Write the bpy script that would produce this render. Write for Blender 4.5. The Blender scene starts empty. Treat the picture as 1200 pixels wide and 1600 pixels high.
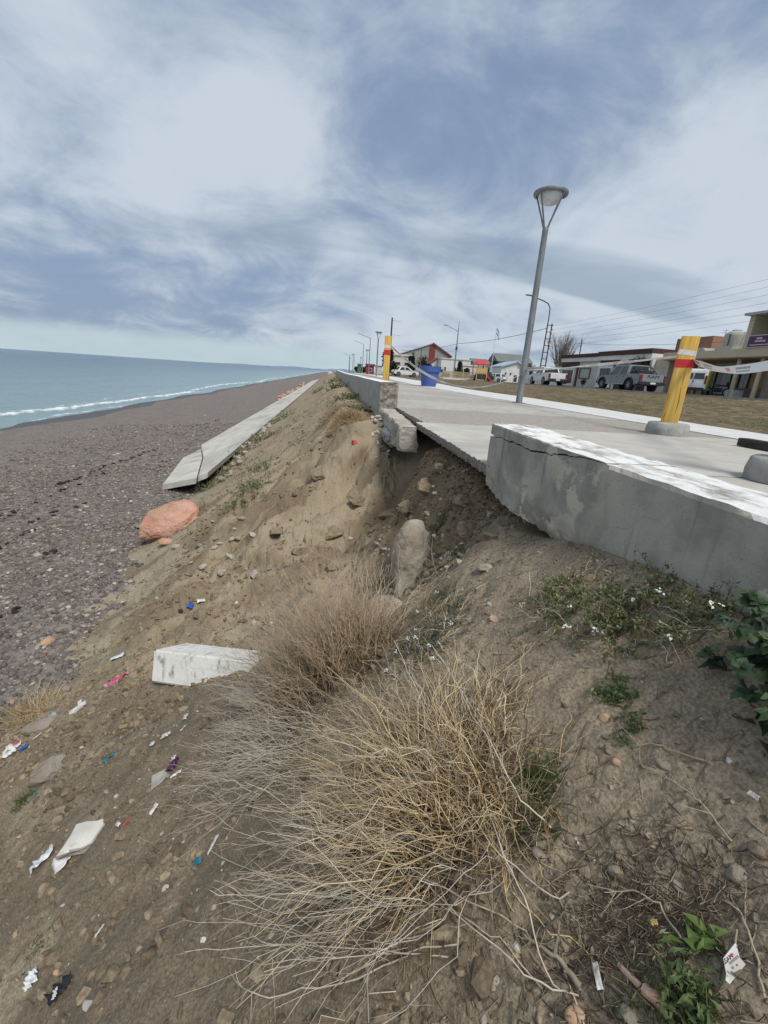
import bpy, bmesh, math, random
import numpy as np
from mathutils import Vector, Matrix, Euler

random.seed(7)
RNG = np.random.default_rng(7)
scene = bpy.context.scene
C = scene.collection

# ------------------------------------------------------------------ camera
F_PX = 680.0                       # focal length in pixels of the 1200 px wide photograph
CAM = np.array([0.0, 0.0, 0.5])    # half a metre above the promenade paving (z = 0)

def camera_axes():
    pitch, roll = math.radians(-17.5), math.atan(0.0683)
    f = np.array([0, math.cos(pitch), math.sin(pitch)])
    r = np.array([1.0, 0, 0]); u = np.cross(r, f)
    r2 = r * math.cos(roll) + u * math.sin(roll)
    u2 = -r * math.sin(roll) + u * math.cos(roll)
    d = r2 * (515 - 600) / F_PX + u2 * (800 - 578.8) / F_PX + f
    a = math.atan2(d[0], d[1]); c, s = math.cos(a), math.sin(a)
    R = np.array([[c, -s, 0], [s, c, 0], [0, 0, 1]])
    return R @ r2, R @ u2, R @ f
AX_R, AX_U, AX_F = camera_axes()

cam_data = bpy.data.cameras.new('camera')
cam = bpy.data.objects.new('camera', cam_data); C.objects.link(cam)
cam_data.sensor_fit = 'HORIZONTAL'; cam_data.sensor_width = 36.0
cam_data.lens = 36.0 * F_PX / 1200.0
cam_data.clip_start = 0.05; cam_data.clip_end = 40000
m = Matrix.Identity(4)
for i in range(3):
    m[i][0] = AX_R[i]; m[i][1] = AX_U[i]; m[i][2] = -AX_F[i]; m[i][3] = CAM[i]
cam.matrix_world = m
scene.camera = cam

# ------------------------------------------------------------------ sky, sun, exposure
SUN_EL, SUN_AZ = math.radians(56), math.radians(152)      # azimuth from +Y towards +X
world = bpy.data.worlds.new('World'); scene.world = world; world.use_nodes = True
def build_sky():
    nt = world.node_tree; N = nt.nodes; L = nt.links; N.clear()
    def nd(t, **k):
        n = N.new(t)
        for a, b in k.items(): setattr(n, a, b)
        return n
    def mth(op, a, b=None, clamp=False):
        n = nd('ShaderNodeMath', operation=op, use_clamp=clamp)
        for i, v in enumerate((a, b)):
            if v is None: continue
            if isinstance(v, (int, float)): n.inputs[i].default_value = v
            else: L.new(v, n.inputs[i])
        return n.outputs[0]
    def mix(fac, a, b):
        n = nd('ShaderNodeMix', data_type='RGBA')
        if isinstance(fac, (int, float)): n.inputs[0].default_value = fac
        else: L.new(fac, n.inputs[0])
        for i, v in ((6, a), (7, b)):
            if isinstance(v, tuple): n.inputs[i].default_value = (*v, 1)
            else: L.new(v, n.inputs[i])
        return n.outputs[2]
    def ramp(v, lo, hi):
        n = nd('ShaderNodeMapRange', interpolation_type='SMOOTHSTEP')
        L.new(v, n.inputs[0]); n.inputs[1].default_value = lo; n.inputs[2].default_value = hi
        return n.outputs[0]
    sky = nd('ShaderNodeTexSky', sky_type='NISHITA', sun_disc=False)
    sky.sun_elevation = SUN_EL; sky.sun_rotation = SUN_AZ; sky.altitude = 10; sky.dust_density = 2.0; sky.air_density = 1.0
    tc = nd('ShaderNodeTexCoord'); sp = nd('ShaderNodeSeparateXYZ'); L.new(tc.outputs['Generated'], sp.inputs[0])
    z = mth('MAXIMUM', sp.outputs[2], 0.0)
    den = mth('ADD', z, 0.30)
    cb = nd('ShaderNodeCombineXYZ'); L.new(mth('DIVIDE', sp.outputs[0], den), cb.inputs[0]); L.new(mth('DIVIDE', sp.outputs[1], den), cb.inputs[1])
    def noise(loc, rot, sc, scale, detail, rough, dist):
        mp = nd('ShaderNodeMapping'); L.new(cb.outputs[0], mp.inputs[0])
        mp.inputs['Location'].default_value = loc; mp.inputs['Rotation'].default_value = (0, 0, rot); mp.inputs['Scale'].default_value = sc
        n = nd('ShaderNodeTexNoise'); L.new(mp.outputs[0], n.inputs['Vector'])
        n.inputs['Scale'].default_value = scale; n.inputs['Detail'].default_value = detail
        n.inputs['Roughness'].default_value = rough; n.inputs['Distortion'].default_value = dist
        return n.outputs['Fac']
    big = noise((SKY_X, SKY_Y, 0), 0.6, (1.0, 0.8, 1), 0.8, 2, 0.4, 0.4)
    fine = noise((SKY_Y + 4.2, SKY_X + 7.7, 0), 0.2, (1.05, 0.95, 1), 2.4, 12, 0.60, 0.6)
    veil = noise((9.1, 2.2, 0), -0.5, (0.9, 1.2, 1), 2.0, 10, 0.58, 0.5)
    dens = mth('ADD', mth('MULTIPLY', big, 0.48), mth('ADD', mth('MULTIPLY', fine, 0.33), mth('MULTIPLY', veil, 0.19)))
    bright = ramp(dens, 0.395, 0.57)
    dark = (1.75, 2.40, 3.55); lite = (4.4, 4.95, 5.55)
    cloud = mix(bright, dark, lite)
    # grey lenticular streaks low over the sea
    st = noise((1.3, 5.1, 0), 1.25, (0.35, 1.6, 1), 1.3, 5, 0.5, 0.4)
    low = mth('MULTIPLY', ramp(z, 0.05, 0.13), mth('SUBTRACT', 1.0, ramp(z, 0.22, 0.5)))
    streak = mth('MULTIPLY', mth('MULTIPLY', ramp(st, 0.50, 0.66), low), 0.6)
    cloud = mix(streak, cloud, (1.6, 2.25, 3.15))
    cover = mth('ADD', mth('MULTIPLY', ramp(dens, 0.3, 0.5), 0.25), 0.72)
    tot = mix(cover, sky.outputs[0], cloud)
    # clear pale strip just above the horizon under the cloud deck
    strip = mth('SUBTRACT', 1.0, ramp(mth('ADD', z, mth('MULTIPLY', mth('SUBTRACT', fine, 0.5), 0.012)), 0.030, 0.062))
    tot = mix(mth('MULTIPLY', strip, 0.85), tot, (3.9, 4.75, 5.1))
    bg = nd('ShaderNodeBackground'); bg.inputs[1].default_value = 0.1; L.new(tot, bg.inputs[0])
    out = nd('ShaderNodeOutputWorld'); L.new(bg.outputs[0], out.inputs[0])
SKY_X, SKY_Y = 24.9, 40.2
build_sky()

sun_data = bpy.data.lights.new('sun', 'SUN'); sun_data.energy = 2.4; sun_data.angle = math.radians(18); sun_data.color = (1.0, 0.955, 0.89)
sun = bpy.data.objects.new('sun', sun_data); C.objects.link(sun)
sun_dir = Vector((math.sin(SUN_AZ) * math.cos(SUN_EL), math.cos(SUN_AZ) * math.cos(SUN_EL), math.sin(SUN_EL)))
sun.rotation_euler = sun_dir.to_track_quat('Z', 'Y').to_euler()
vs = scene.view_settings
vs.view_transform = 'Standard'; vs.look = 'None'; vs.exposure = 0.42; vs.gamma = 1.0; vs.use_curve_mapping = False
scene.cycles.max_bounces = 5; scene.cycles.transparent_max_bounces = 8

# ------------------------------------------------------------------ helpers
def ray(px, py): return AX_R * (px - 600) / F_PX + AX_U * (800 - py) / F_PX + AX_F
def at(px, py, t): return Vector(CAM + ray(px, py) * t)           # a point of the place t metres along the viewing axis
def at_z(px, py, z):
    d = ray(px, py); return Vector(CAM + d * ((z - CAM[2]) / d[2]))
def at_x(px, py, x):
    d = ray(px, py); return Vector(CAM + d * (x / d[0]))
def at_y(px, py, y):
    d = ray(px, py); return Vector(CAM + d * (y / d[1]))

_perm = np.random.default_rng(3).permutation(512)
_perm = np.concatenate([_perm, _perm, _perm])
_grad = np.random.default_rng(5).normal(size=(512, 2)); _grad /= np.linalg.norm(_grad, axis=1)[:, None]
def perlin(x, y):
    xi = np.floor(x).astype(int); yi = np.floor(y).astype(int)
    xf = x - xi; yf = y - yi
    u = xf * xf * xf * (xf * (xf * 6 - 15) + 10); v = yf * yf * yf * (yf * (yf * 6 - 15) + 10)
    def g(ix, iy, fx, fy):
        h = _perm[(ix % 512) + _perm[iy % 512]] % 512
        return _grad[h, 0] * fx + _grad[h, 1] * fy
    a = g(xi, yi, xf, yf); b = g(xi + 1, yi, xf - 1, yf); c = g(xi, yi + 1, xf, yf - 1); d = g(xi + 1, yi + 1, xf - 1, yf - 1)
    return (a + u * (b - a)) + v * ((c + u * (d - c)) - (a + u * (b - a)))
def fbm(x, y, wl, octaves=4, gain=0.5, seed=0.0):
    s = 0; a = 1.0; f = 1.0 / wl
    for i in range(octaves):
        s = s + a * perlin(x * f + seed + 17.3 * i, y * f + seed * 0.7 + 9.1 * i); a *= gain; f *= 2.03
    return s
def pchip(x, xs, ys):
    """monotone cubic through (xs, ys); ys may be 2-D (knots along axis 0)"""
    xs = np.asarray(xs, float); ys = np.asarray(ys, float)
    h = np.diff(xs); d = (np.diff(ys, axis=0).T / h).T
    mm = np.zeros_like(ys)
    prod = d[:-1] * d[1:]
    w1 = (2 * h[1:] + h[:-1]); w2 = (h[1:] + 2 * h[:-1])
    if ys.ndim == 2: w1 = w1[:, None]; w2 = w2[:, None]
    with np.errstate(divide='ignore', invalid='ignore'):
        hm = (w1 + w2) / (w1 / d[:-1] + w2 / d[1:])
    mm[1:-1] = np.where(prod > 0, hm, 0); mm[0] = d[0]; mm[-1] = d[-1]
    x = np.clip(x, xs[0], xs[-1]); i = np.clip(np.searchsorted(xs, x) - 1, 0, len(h) - 1)
    t = (x - xs[i]) / h[i]; hh = h[i]
    if ys.ndim == 2: t = t[:, None]; hh = hh[:, None]
    return (2*t**3 - 3*t**2 + 1) * ys[i] + (t**3 - 2*t**2 + t) * hh * mm[i] + (-2*t**3 + 3*t**2) * ys[i+1] + (t**3 - t**2) * hh * mm[i+1]

# -- tagging
def tag(o, label=None, cat=None, group=None, kind=None):
    if label: o['label'] = label
    if cat: o['category'] = cat
    if group: o['group'] = group
    if kind: o['kind'] = kind
    return o
def empty(name, loc=(0, 0, 0), rz=0.0, label=None, cat=None, group=None):
    o = bpy.data.objects.new(name, None); C.objects.link(o)
    o.location = loc; o.rotation_euler = (0, 0, rz); o.empty_display_size = 0.1
    return tag(o, label, cat, group)
def link(name, me, mat, parent=None, smooth=False, loc=None, rot=None, scale=None):
    o = bpy.data.objects.new(name, me); C.objects.link(o)
    if mat is not None:
        if isinstance(mat, (list, tuple)):
            for k in mat: me.materials.append(k)
        elif not me.materials: me.materials.append(mat)
    if parent is not None: o.parent = parent
    if loc is not None: o.location = loc
    if rot is not None: o.rotation_euler = rot
    if scale is not None: o.scale = scale if hasattr(scale, '__len__') else (scale,) * 3
    if smooth: me.polygons.foreach_set('use_smooth', [True] * len(me.polygons))
    return o
def copy_tree(o, parent=None):
    c = o.copy(); C.objects.link(c)
    if parent is not None: c.parent = parent
    for ch in list(o.children): copy_tree(ch, c)
    return c
def grid_mesh(name, X, Y, Z, keep=None):
    """2-D arrays -> quad sheet"""
    nr, nc = X.shape
    co = np.stack([X, Y, Z], -1).reshape(-1, 3).astype(np.float32)
    i = np.arange(nr * nc).reshape(nr, nc)
    q = np.stack([i[:-1, :-1], i[:-1, 1:], i[1:, 1:], i[1:, :-1]], -1).reshape(-1, 4)
    if keep is not None: q = q[keep.reshape(-1)]
    return raw_mesh(name, co, q)
def raw_mesh(name, co, faces, cols=None, smooth=True):
    """co (n,3), faces (m,k) all of one size, cols (n,3) vertex colours"""
    me = bpy.data.meshes.new(name)
    n, (mf, k) = len(co), faces.shape
    me.vertices.add(n); me.vertices.foreach_set('co', np.asarray(co, np.float32).ravel())
    me.loops.add(mf * k); me.loops.foreach_set('vertex_index', faces.astype(np.int32).ravel())
    me.polygons.add(mf); me.polygons.foreach_set('loop_start', np.arange(0, mf * k, k, dtype=np.int32))
    try: me.polygons.foreach_set('loop_total', np.full(mf, k, np.int32))
    except Exception: pass
    me.polygons.foreach_set('use_smooth', np.full(mf, bool(smooth)))
    me.update(calc_edges=True)
    if cols is not None:
        a = me.color_attributes.new('Col', 'FLOAT_COLOR', 'POINT')
        a.data.foreach_set('color', np.concatenate([cols, np.ones((n, 1))], 1).astype(np.float32).ravel())
    return me

class MB:
    """collects simple shapes into one mesh"""
    def __init__(s): s.v = []; s.f = []; s.mi = []; s.m = 0
    def add(s, vs, fs):
        b = len(s.v); s.v += [tuple(p) for p in vs]; s.f += [tuple(i + b for i in f) for f in fs]; s.mi += [s.m] * len(fs); return s
    def box(s, c, d, rz=0.0, bev=0.0, M=None):
        x, y, z = d[0] / 2, d[1] / 2, d[2] / 2
        T = (Matrix.Translation(c) @ Matrix.Rotation(rz, 4, 'Z')) if M is None else M
        if bev <= 0:
            p = [Vector((sx * x, sy * y, sz * z)) for sz in (-1, 1) for sy in (-1, 1) for sx in (-1, 1)]
            return s.add([T @ q for q in p], [(0, 2, 3, 1), (4, 5, 7, 6), (0, 1, 5, 4), (2, 6, 7, 3), (0, 4, 6, 2), (1, 3, 7, 5)])
        bm = bmesh.new(); bmesh.ops.create_cube(bm, size=1.0)
        for v in bm.verts: v.co = Vector((v.co.x * 2 * x, v.co.y * 2 * y, v.co.z * 2 * z))
        bmesh.ops.bevel(bm, geom=bm.edges[:], offset=bev, segments=2, affect='EDGES', profile=0.6)
        return s.bm(bm, T)
    def bm(s, bm, T=None):
        bm.verts.index_update()
        vs = [(T @ v.co if T else v.co) for v in bm.verts]; fs = [[v.index for v in f.verts] for f in bm.faces]
        bm.free(); return s.add(vs, fs)
    def span(s, p0, p1): # box between corners
        c = [(a + b) / 2 for a, b in zip(p0, p1)]; d = [abs(a - b) for a, b in zip(p0, p1)]; return s.box(c, d)
    def tube(s, pts, r, n=6, cap=True):
        pts = [Vector(p) for p in pts]; k = len(pts)
        rs = r if hasattr(r, '__len__') else [r] * k
        vs = []; up = None
        for i, p in enumerate(pts):
            t = (pts[min(i + 1, k - 1)] - pts[max(i - 1, 0)]).normalized()
            if up is None:
                up = Vector((0, 0, 1)) if abs(t.z) < 0.9 else Vector((1, 0, 0))
            a = t.cross(up).normalized(); b = a.cross(t).normalized(); up = b
            for j in range(n):
                w = 2 * math.pi * j / n
                vs.append(p + (a * math.cos(w) + b * math.sin(w)) * rs[i])
        fs = []
        for i in range(k - 1):
            for j in range(n):
                fs.append((i * n + j, i * n + (j + 1) % n, (i + 1) * n + (j + 1) % n, (i + 1) * n + j))
        if cap: fs.append(tuple(range(n))[::-1]); fs.append(tuple((k - 1) * n + j for j in range(n)))
        return s.add(vs, fs)
    def lathe(s, prof, n=20, c=(0, 0, 0), cap=True):
        vs = []; c = Vector(c)
        for r, z in prof:
            for j in range(n):
                w = 2 * math.pi * j / n; vs.append(c + Vector((r * math.cos(w), r * math.sin(w), z)))
        fs = []
        for i in range(len(prof) - 1):
            for j in range(n): fs.append((i * n + j, i * n + (j + 1) % n, (i + 1) * n + (j + 1) % n, (i + 1) * n + j))
        if cap: fs.append(tuple(range(n))[::-1]); fs.append(tuple((len(prof) - 1) * n + j for j in range(n)))
        return s.add(vs, fs)
    def prism(s, poly, d0, d1, axis='y', inset=None):
        """poly: (a, b) points; extruded between d0 and d1 along axis; inset shrinks nothing"""
        n = len(poly)
        def P(a, b, d): return {'y': (a, d, b), 'x': (d, a, b), 'z': (a, b, d)}[axis]
        vs = [P(a, b, d0) for a, b in poly] + [P(a, b, d1) for a, b in poly]
        fs = [tuple(range(n)), tuple(range(n, 2 * n))[::-1]] + [(i, i + n, (i + 1) % n + n, (i + 1) % n) for i in range(n)]
        return s.add(vs, fs)
    def build(s, name, mat, parent=None, smooth=False, bevel=0.0, auto=None):
        me = bpy.data.meshes.new(name); me.from_pydata(s.v, [], s.f); 
        bm = bmesh.new(); bm.from_mesh(me); bmesh.ops.recalc_face_normals(bm, faces=bm.faces[:])
        if bevel:
            es = [e for e in bm.edges if len(e.link_faces) == 2 and e.calc_face_angle(0) > 0.6]
            bmesh.ops.bevel(bm, geom=es, offset=bevel, segments=2, affect='EDGES', clamp_overlap=True)
        bm.to_mesh(me); bm.free()
        if isinstance(mat, (list, tuple)) and len(s.mi) == len(me.polygons): me.polygons.foreach_set('material_index', s.mi)
        o = link(name, me, mat, parent, smooth)
        if auto:
            me.polygons.foreach_set('use_smooth', [True] * len(me.polygons))
            try: me.set_sharp_from_angle(angle=math.radians(auto))
            except Exception: pass
        me.update()
        return o

# -- procedural materials
def mat(name, c1, c2=None, scale=4.0, rough=0.8, bump=0.0, bscale=None, detail=5.0, metal=0.0, c3=None, spots=None, spec=0.4, lo=0.35, hi=0.65, stretch=None, attr=None, trans=0.0, rnd=0.0):
    mt = bpy.data.materials.new(name); mt.use_nodes = True
    nt = mt.node_tree; N = nt.nodes; L = nt.links; b = N['Principled BSDF']
    b.inputs['Roughness'].default_value = rough; b.inputs['Metallic'].default_value = metal
    b.inputs['Specular IOR Level'].default_value = spec
    if trans: b.inputs['Transmission Weight'].default_value = trans
    tc = N.new('ShaderNodeTexCoord'); co = tc.outputs['Object']
    if stretch:
        mp = N.new('ShaderNodeMapping'); mp.inputs['Scale'].default_value = stretch; L.new(co, mp.inputs[0]); co = mp.outputs[0]
    def noise(sc, det=detail, seed=0.0):
        n = N.new('ShaderNodeTexNoise'); n.noise_dimensions = '4D'; n.inputs['W'].default_value = seed; L.new(co, n.inputs['Vector']); n.inputs['Scale'].default_value = sc; n.inputs['Detail'].default_value = det; n.inputs['Roughness'].default_value = 0.62
        return n.outputs['Fac']
    def mr(v, a, c):
        n = N.new('ShaderNodeMapRange'); n.interpolation_type = 'SMOOTHSTEP'; L.new(v, n.inputs[0]); n.inputs[1].default_value = a; n.inputs[2].default_value = c; return n.outputs[0]
    def mx(f, a, c, blend='MIX'):
        n = N.new('ShaderNodeMix'); n.data_type = 'RGBA'; n.blend_type = blend
        if isinstance(f, float): n.inputs[0].default_value = f
        else: L.new(f, n.inputs[0])
        for i, v in ((6, a), (7, c)):
            if isinstance(v, tuple): n.inputs[i].default_value = (*v[:3], 1)
            else: L.new(v, n.inputs[i])
        return n.outputs[2]
    col = c1
    if attr:
        a = N.new('ShaderNodeAttribute'); a.attribute_name = attr; col = a.outputs['Color']
        if c2 is not None: col = mx(mr(noise(scale), lo, hi), col, mx(1.0, col, c2, 'MULTIPLY'))
    elif c2 is not None: col = mx(mr(noise(scale), lo, hi), c1, c2)
    if c3 is not None: col = mx(mr(noise(scale * 0.23, seed=3.0), 0.48, 0.66), col, c3)
    if spots:
        v = N.new('ShaderNodeTexVoronoi'); L.new(co, v.inputs['Vector']); v.inputs['Scale'].default_value = spots[0]
        f = mr(v.outputs['Distance'], spots[2], spots[2] * 0.55); col = mx(f, col, spots[1])
    if rnd:
        oi = N.new('ShaderNodeObjectInfo'); hs = N.new('ShaderNodeHueSaturation')
        k = N.new('ShaderNodeMapRange'); L.new(oi.outputs['Random'], k.inputs[0]); k.inputs[3].default_value = 1 - rnd; k.inputs[4].default_value = 1 + rnd
        L.new(k.outputs[0], hs.inputs['Value'])
        if isinstance(col, tuple): hs.inputs['Color'].default_value = (*col, 1)
        else: L.new(col, hs.inputs['Color'])
        col = hs.outputs[0]
    if isinstance(col, tuple): b.inputs['Base Color'].default_value = (*col, 1)
    else: L.new(col, b.inputs['Base Color'])
    if bump:
        bp = N.new('ShaderNodeBump'); bp.inputs['Strength'].default_value = min(1.0, bump); bp.inputs['Distance'].default_value = 0.02 * max(1.0, bump) if bscale is None else 0.6 / bscale * max(1.0, bump)
        L.new(noise(bscale or scale * 3, 7.0, 1.5), bp.inputs['Height']); L.new(bp.outputs[0], b.inputs['Normal'])
    return mt
MAT = {}

# ================================================================== THE SETTING
# ------------------------------------------------------------------ eroded bank
KX = [-4.6, -3.2, -2.5, -1.8, -1.2, -0.6, -0.1, 0.3, 0.6, 0.85, 1.0, 1.2, 1.45, 1.8, 2.6]
BANK = {
 -4.0: [-3.3, -2.85, -2.55, -2.10, -1.70, -1.25, -0.90, -0.60, -0.33, -0.12, 0.00, 0.00, -0.14, -0.2, -0.2],
  0.0: [-3.3, -2.85, -2.55, -2.12, -1.72, -1.29, -0.95, -0.64, -0.35, -0.12, 0.02, 0.02, -0.14, -0.2, -0.2],
  0.8: [-3.3, -2.82, -2.52, -2.10, -1.68, -1.27, -0.94, -0.64, -0.36, -0.13, 0.02, 0.02, -0.14, -0.2, -0.2],
  1.3: [-3.3, -2.80, -2.50, -2.10, -1.68, -1.27, -0.95, -0.65, -0.38, -0.18,-0.06,-0.10, -0.16, -0.2, -0.2],
  1.75:[-3.3, -2.78, -2.50, -2.10, -1.66, -1.27, -0.99, -0.72, -0.46, -0.25,-0.17,-0.20, -0.20, -0.2, -0.2],
  2.2: [-3.25,-2.76, -2.48, -2.08, -1.68, -1.36, -1.12, -0.90, -0.64, -0.40,-0.30,-0.24, -0.21, -0.2, -0.2],
  2.7: [-3.2, -2.75, -2.46, -2.08, -1.72, -1.50, -1.34, -1.16, -0.90, -0.58,-0.38,-0.27, -0.22, -0.2, -0.2],
  3.3: [-3.2, -2.72, -2.45, -2.14, -1.88, -1.68, -1.52, -1.34, -1.02, -0.56,-0.24,-0.15, -0.15, -0.2, -0.2],
  4.2: [-3.2, -2.70, -2.44, -2.16, -1.92, -1.72, -1.57, -1.40, -1.06, -0.56,-0.22,-0.14, -0.14, -0.2, -0.2],
  4.9: [-3.15,-2.70, -2.44, -2.14, -1.88, -1.68, -1.54, -1.43, -1.30, -1.14,-1.00,-0.72, -0.36, -0.2, -0.2],
  5.5: [-3.15,-2.66, -2.40, -2.08, -1.78, -1.52, -1.36, -1.26, -1.18, -1.08,-0.98,-0.78, -0.44, -0.22, -0.2],
  6.1: [-3.1, -2.62, -2.36, -1.98, -1.60, -1.26, -1.00, -0.84, -0.75, -0.70,-0.66,-0.58, -0.38, -0.2, -0.2],
  6.5: [-3.1, -2.60, -2.32, -1.94, -1.52, -1.12, -0.78, -0.58, -0.50, -0.48,-0.46,-0.42, -0.32, -0.2, -0.2],
  6.8: [-3.1, -2.56, -2.26, -1.90, -1.50, -1.10, -0.66, -0.32, -0.25, -0.24,-0.24,-0.26, -0.24, -0.2, -0.2],
  8.0: [-3.1, -2.52, -2.20, -1.84, -1.46, -1.10, -0.66, -0.22, -0.20, -0.20,-0.20,-0.2, -0.2, -0.2, -0.2],
  10.5: [-3.1, -2.50, -2.14, -1.76, -1.36, -0.95, -0.55, -0.22, -0.18, -0.17,-0.17,-0.2, -0.2, -0.2, -0.2],
  16.0: [-3.1, -2.40, -1.90, -1.50, -1.12, -0.72, -0.40, -0.20, -0.15, -0.13,-0.13,-0.16, -0.2, -0.2, -0.2],
  60.0:[-3.1, -2.40, -1.85, -1.40, -1.00, -0.60, -0.26, -0.14, -0.09, -0.06,-0.06,-0.16, -0.2, -0.2, -0.2],
  130.:[-3.1, -2.40, -1.85, -1.40, -1.00, -0.60, -0.26, -0.14, -0.09, -0.06,-0.06,-0.16, -0.2, -0.2, -0.2]}
def axis_steps(*segs):
    out = []
    for a, b, d in segs:
        n = max(2, int(round((b - a) / d))); out += list(np.linspace(a, b, n, endpoint=False))
    return np.array(out + [segs[-1][1]])
TX = axis_steps((-4.6, -1.6, 0.022), (-1.6, 1.35, 0.0104), (1.35, 2.6, 0.06))
ty = [-4.0]
while ty[-1] < 130:
    y = ty[-1]; ty.append(y + (0.12 if y < -0.4 else 0.03 if y < 0.25 else max(0.0095, 0.0076 * y)))
TY = np.array(ty)
TXX, TYY = np.meshgrid(TX, TY)
def bank_height(X, Y, TX, TY):
    ky = sorted(BANK); rows = np.array([pchip(TX, KX, BANK[k]) for k in ky])
    Z = pchip(TY, ky, rows)
    # rills and crumbling ledges on the fresh cut, clods on the rest
    bowl = np.exp(-((Y - 5.0) / 2.3) ** 2) * np.clip((1.25 - X) / 0.5, 0, 1)
    open_ = np.clip((1.12 - X) / 0.25, 0, 1) * np.clip((Y + 0.5) / 1.0, 0.3, 1)
    wx = X + 0.18 * fbm(X, Y, 0.9, 2, seed=4.0); wy = Y + 0.25 * fbm(X, Y, 0.8, 2, seed=8.0)
    rill = 1 - np.abs(fbm(wx * 0.3, wy + 0.25 * wx, 0.75, 3, seed=2.0)) * 2.2
    rill = np.clip(rill, 0, 1) ** 2
    Z = Z - open_ * (0.075 * bowl + 0.014) * rill
    # gullies cut down the fall line of the slumped face
    tt = X * 0.62 - Y * 0.78 + 0.22 * fbm(X, Y, 1.1, 3, seed=17.0); ll = X * 0.78 + Y * 0.62
    gul = np.abs(fbm(tt, ll * 0.22, 0.85, 3, 0.55, seed=19.0)); gf = np.exp(-((Y - 6.0) / 2.4) ** 2) * np.clip((0.95 - X) / 0.35, 0, 1) * np.clip((X + 2.2) / 0.8, 0, 1)
    Z = Z + open_ * gf * 0.36 * (np.clip(gul * 2.2, 0, 0.8) - 0.32)
    big = fbm(X, Y, 1.3, 3, seed=11.0)
    Z = Z + open_ * 0.085 * big
    mid = fbm(X, Y, 0.42, 4, 0.52, seed=21.0)
    face = np.exp(-((Y - 4.6) / 1.9) ** 2)
    Z = Z + open_ * (0.034 + 0.03 * face) * mid
    # little ledges where the crust has broken away
    led = fbm(X, Y, 0.55, 4, 0.5, seed=31.0); stp = led * 3.2; frac = stp - np.floor(stp)
    Z = Z + open_ * (0.009 + 0.042 * face) * (np.floor(stp) + np.clip(frac * 6, 0, 1) - stp)
    led2 = fbm(X * 0.8 + Y * 0.3, Y, 0.27, 3, 0.5, seed=36.0); s2 = led2 * 2.6; f2 = s2 - np.floor(s2)
    Z = Z + open_ * (0.003 + 0.028 * face) * (np.floor(s2) + np.clip(f2 * 6, 0, 1) - s2)
    cl = 1 - np.abs(fbm(X, Y, 0.12, 3, 0.6, seed=41.0)) * 2.5
    rough = 0.35 + 0.65 * np.clip(0.5 + 1.6 * fbm(X, Y, 1.1, 3, seed=51.0), 0, 1)
    Z = Z + open_ * (0.006 + 0.012 * face) * cl * rough
    Z = Z + open_ * 0.008 * fbm(X, Y, 0.045, 2, 0.8, seed=61.0) * rough
    # the worn hollow of soil cracks on the crust under the parapet
    crk = np.abs(fbm(X + 0.06 * mid, Y, 0.34, 3, 0.6, seed=71.0))
    near = np.exp(-((Y - 1.3) / 0.9) ** 2) * np.clip((X - 0.15) / 0.3, 0, 1)
    Z = Z - open_ * near * 0.022 * np.clip(1 - crk / 0.035, 0, 1)
    return Z
TZ = bank_height(TXX, TYY, TX, TY)
def beach_height(X, Y):
    z = np.interp(X, [-60, -17.3, -15.5, -9, -5, -3.2, -2.0, 0, 3], [-6.5, -3.52, -3.36, -2.98, -2.66, -2.50, -2.43, -2.4, -2.4])
    z = z + 0.05 * fbm(X, Y * 0.5, 5.0, 3, seed=5.0) + 0.025 * fbm(X, Y, 0.9, 3, seed=6.0) * np.clip((X + 17) / 4, 0, 1)
    return z
def sample_bank(x, y):
    x = np.atleast_1d(np.asarray(x, float)); y = np.atleast_1d(np.asarray(y, float))
    xc = np.clip(x, TX[0], TX[-1] - 1e-6); yc = np.clip(y, TY[0], TY[-1] - 1e-6)
    i = np.clip(np.searchsorted(TX, xc) - 1, 0, len(TX) - 2); j = np.clip(np.searchsorted(TY, yc) - 1, 0, len(TY) - 2)
    u = (xc - TX[i]) / (TX[i+1] - TX[i]); v = (yc - TY[j]) / (TY[j+1] - TY[j])
    return TZ[j, i]*(1-u)*(1-v) + TZ[j, i+1]*u*(1-v) + TZ[j+1, i]*(1-u)*v + TZ[j+1, i+1]*u*v
def ground(x, y):
    return np.maximum(sample_bank(x, y), beach_height(np.atleast_1d(np.asarray(x, float)), np.atleast_1d(np.asarray(y, float))))
def gz(x, y): return float(ground(x, y)[0])
def on_ground(px, py):
    """where the line of sight through a photograph point meets the bank or the beach"""
    d = ray(px, py); d = d / np.linalg.norm(d)
    t = np.concatenate([np.arange(0.6, 9, 0.006), np.arange(9, 60, 0.05)]); P = CAM[None] + d[None] * t[:, None]
    h = ground(P[:, 0], P[:, 1]); k = np.argmax(P[:, 2] <= h)
    return Vector(P[k])
def gnormal(x, y, e=0.04):
    return Vector((gz(x - e, y) - gz(x + e, y), gz(x, y - e) - gz(x, y + e), 2 * e)).normalized()

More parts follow.
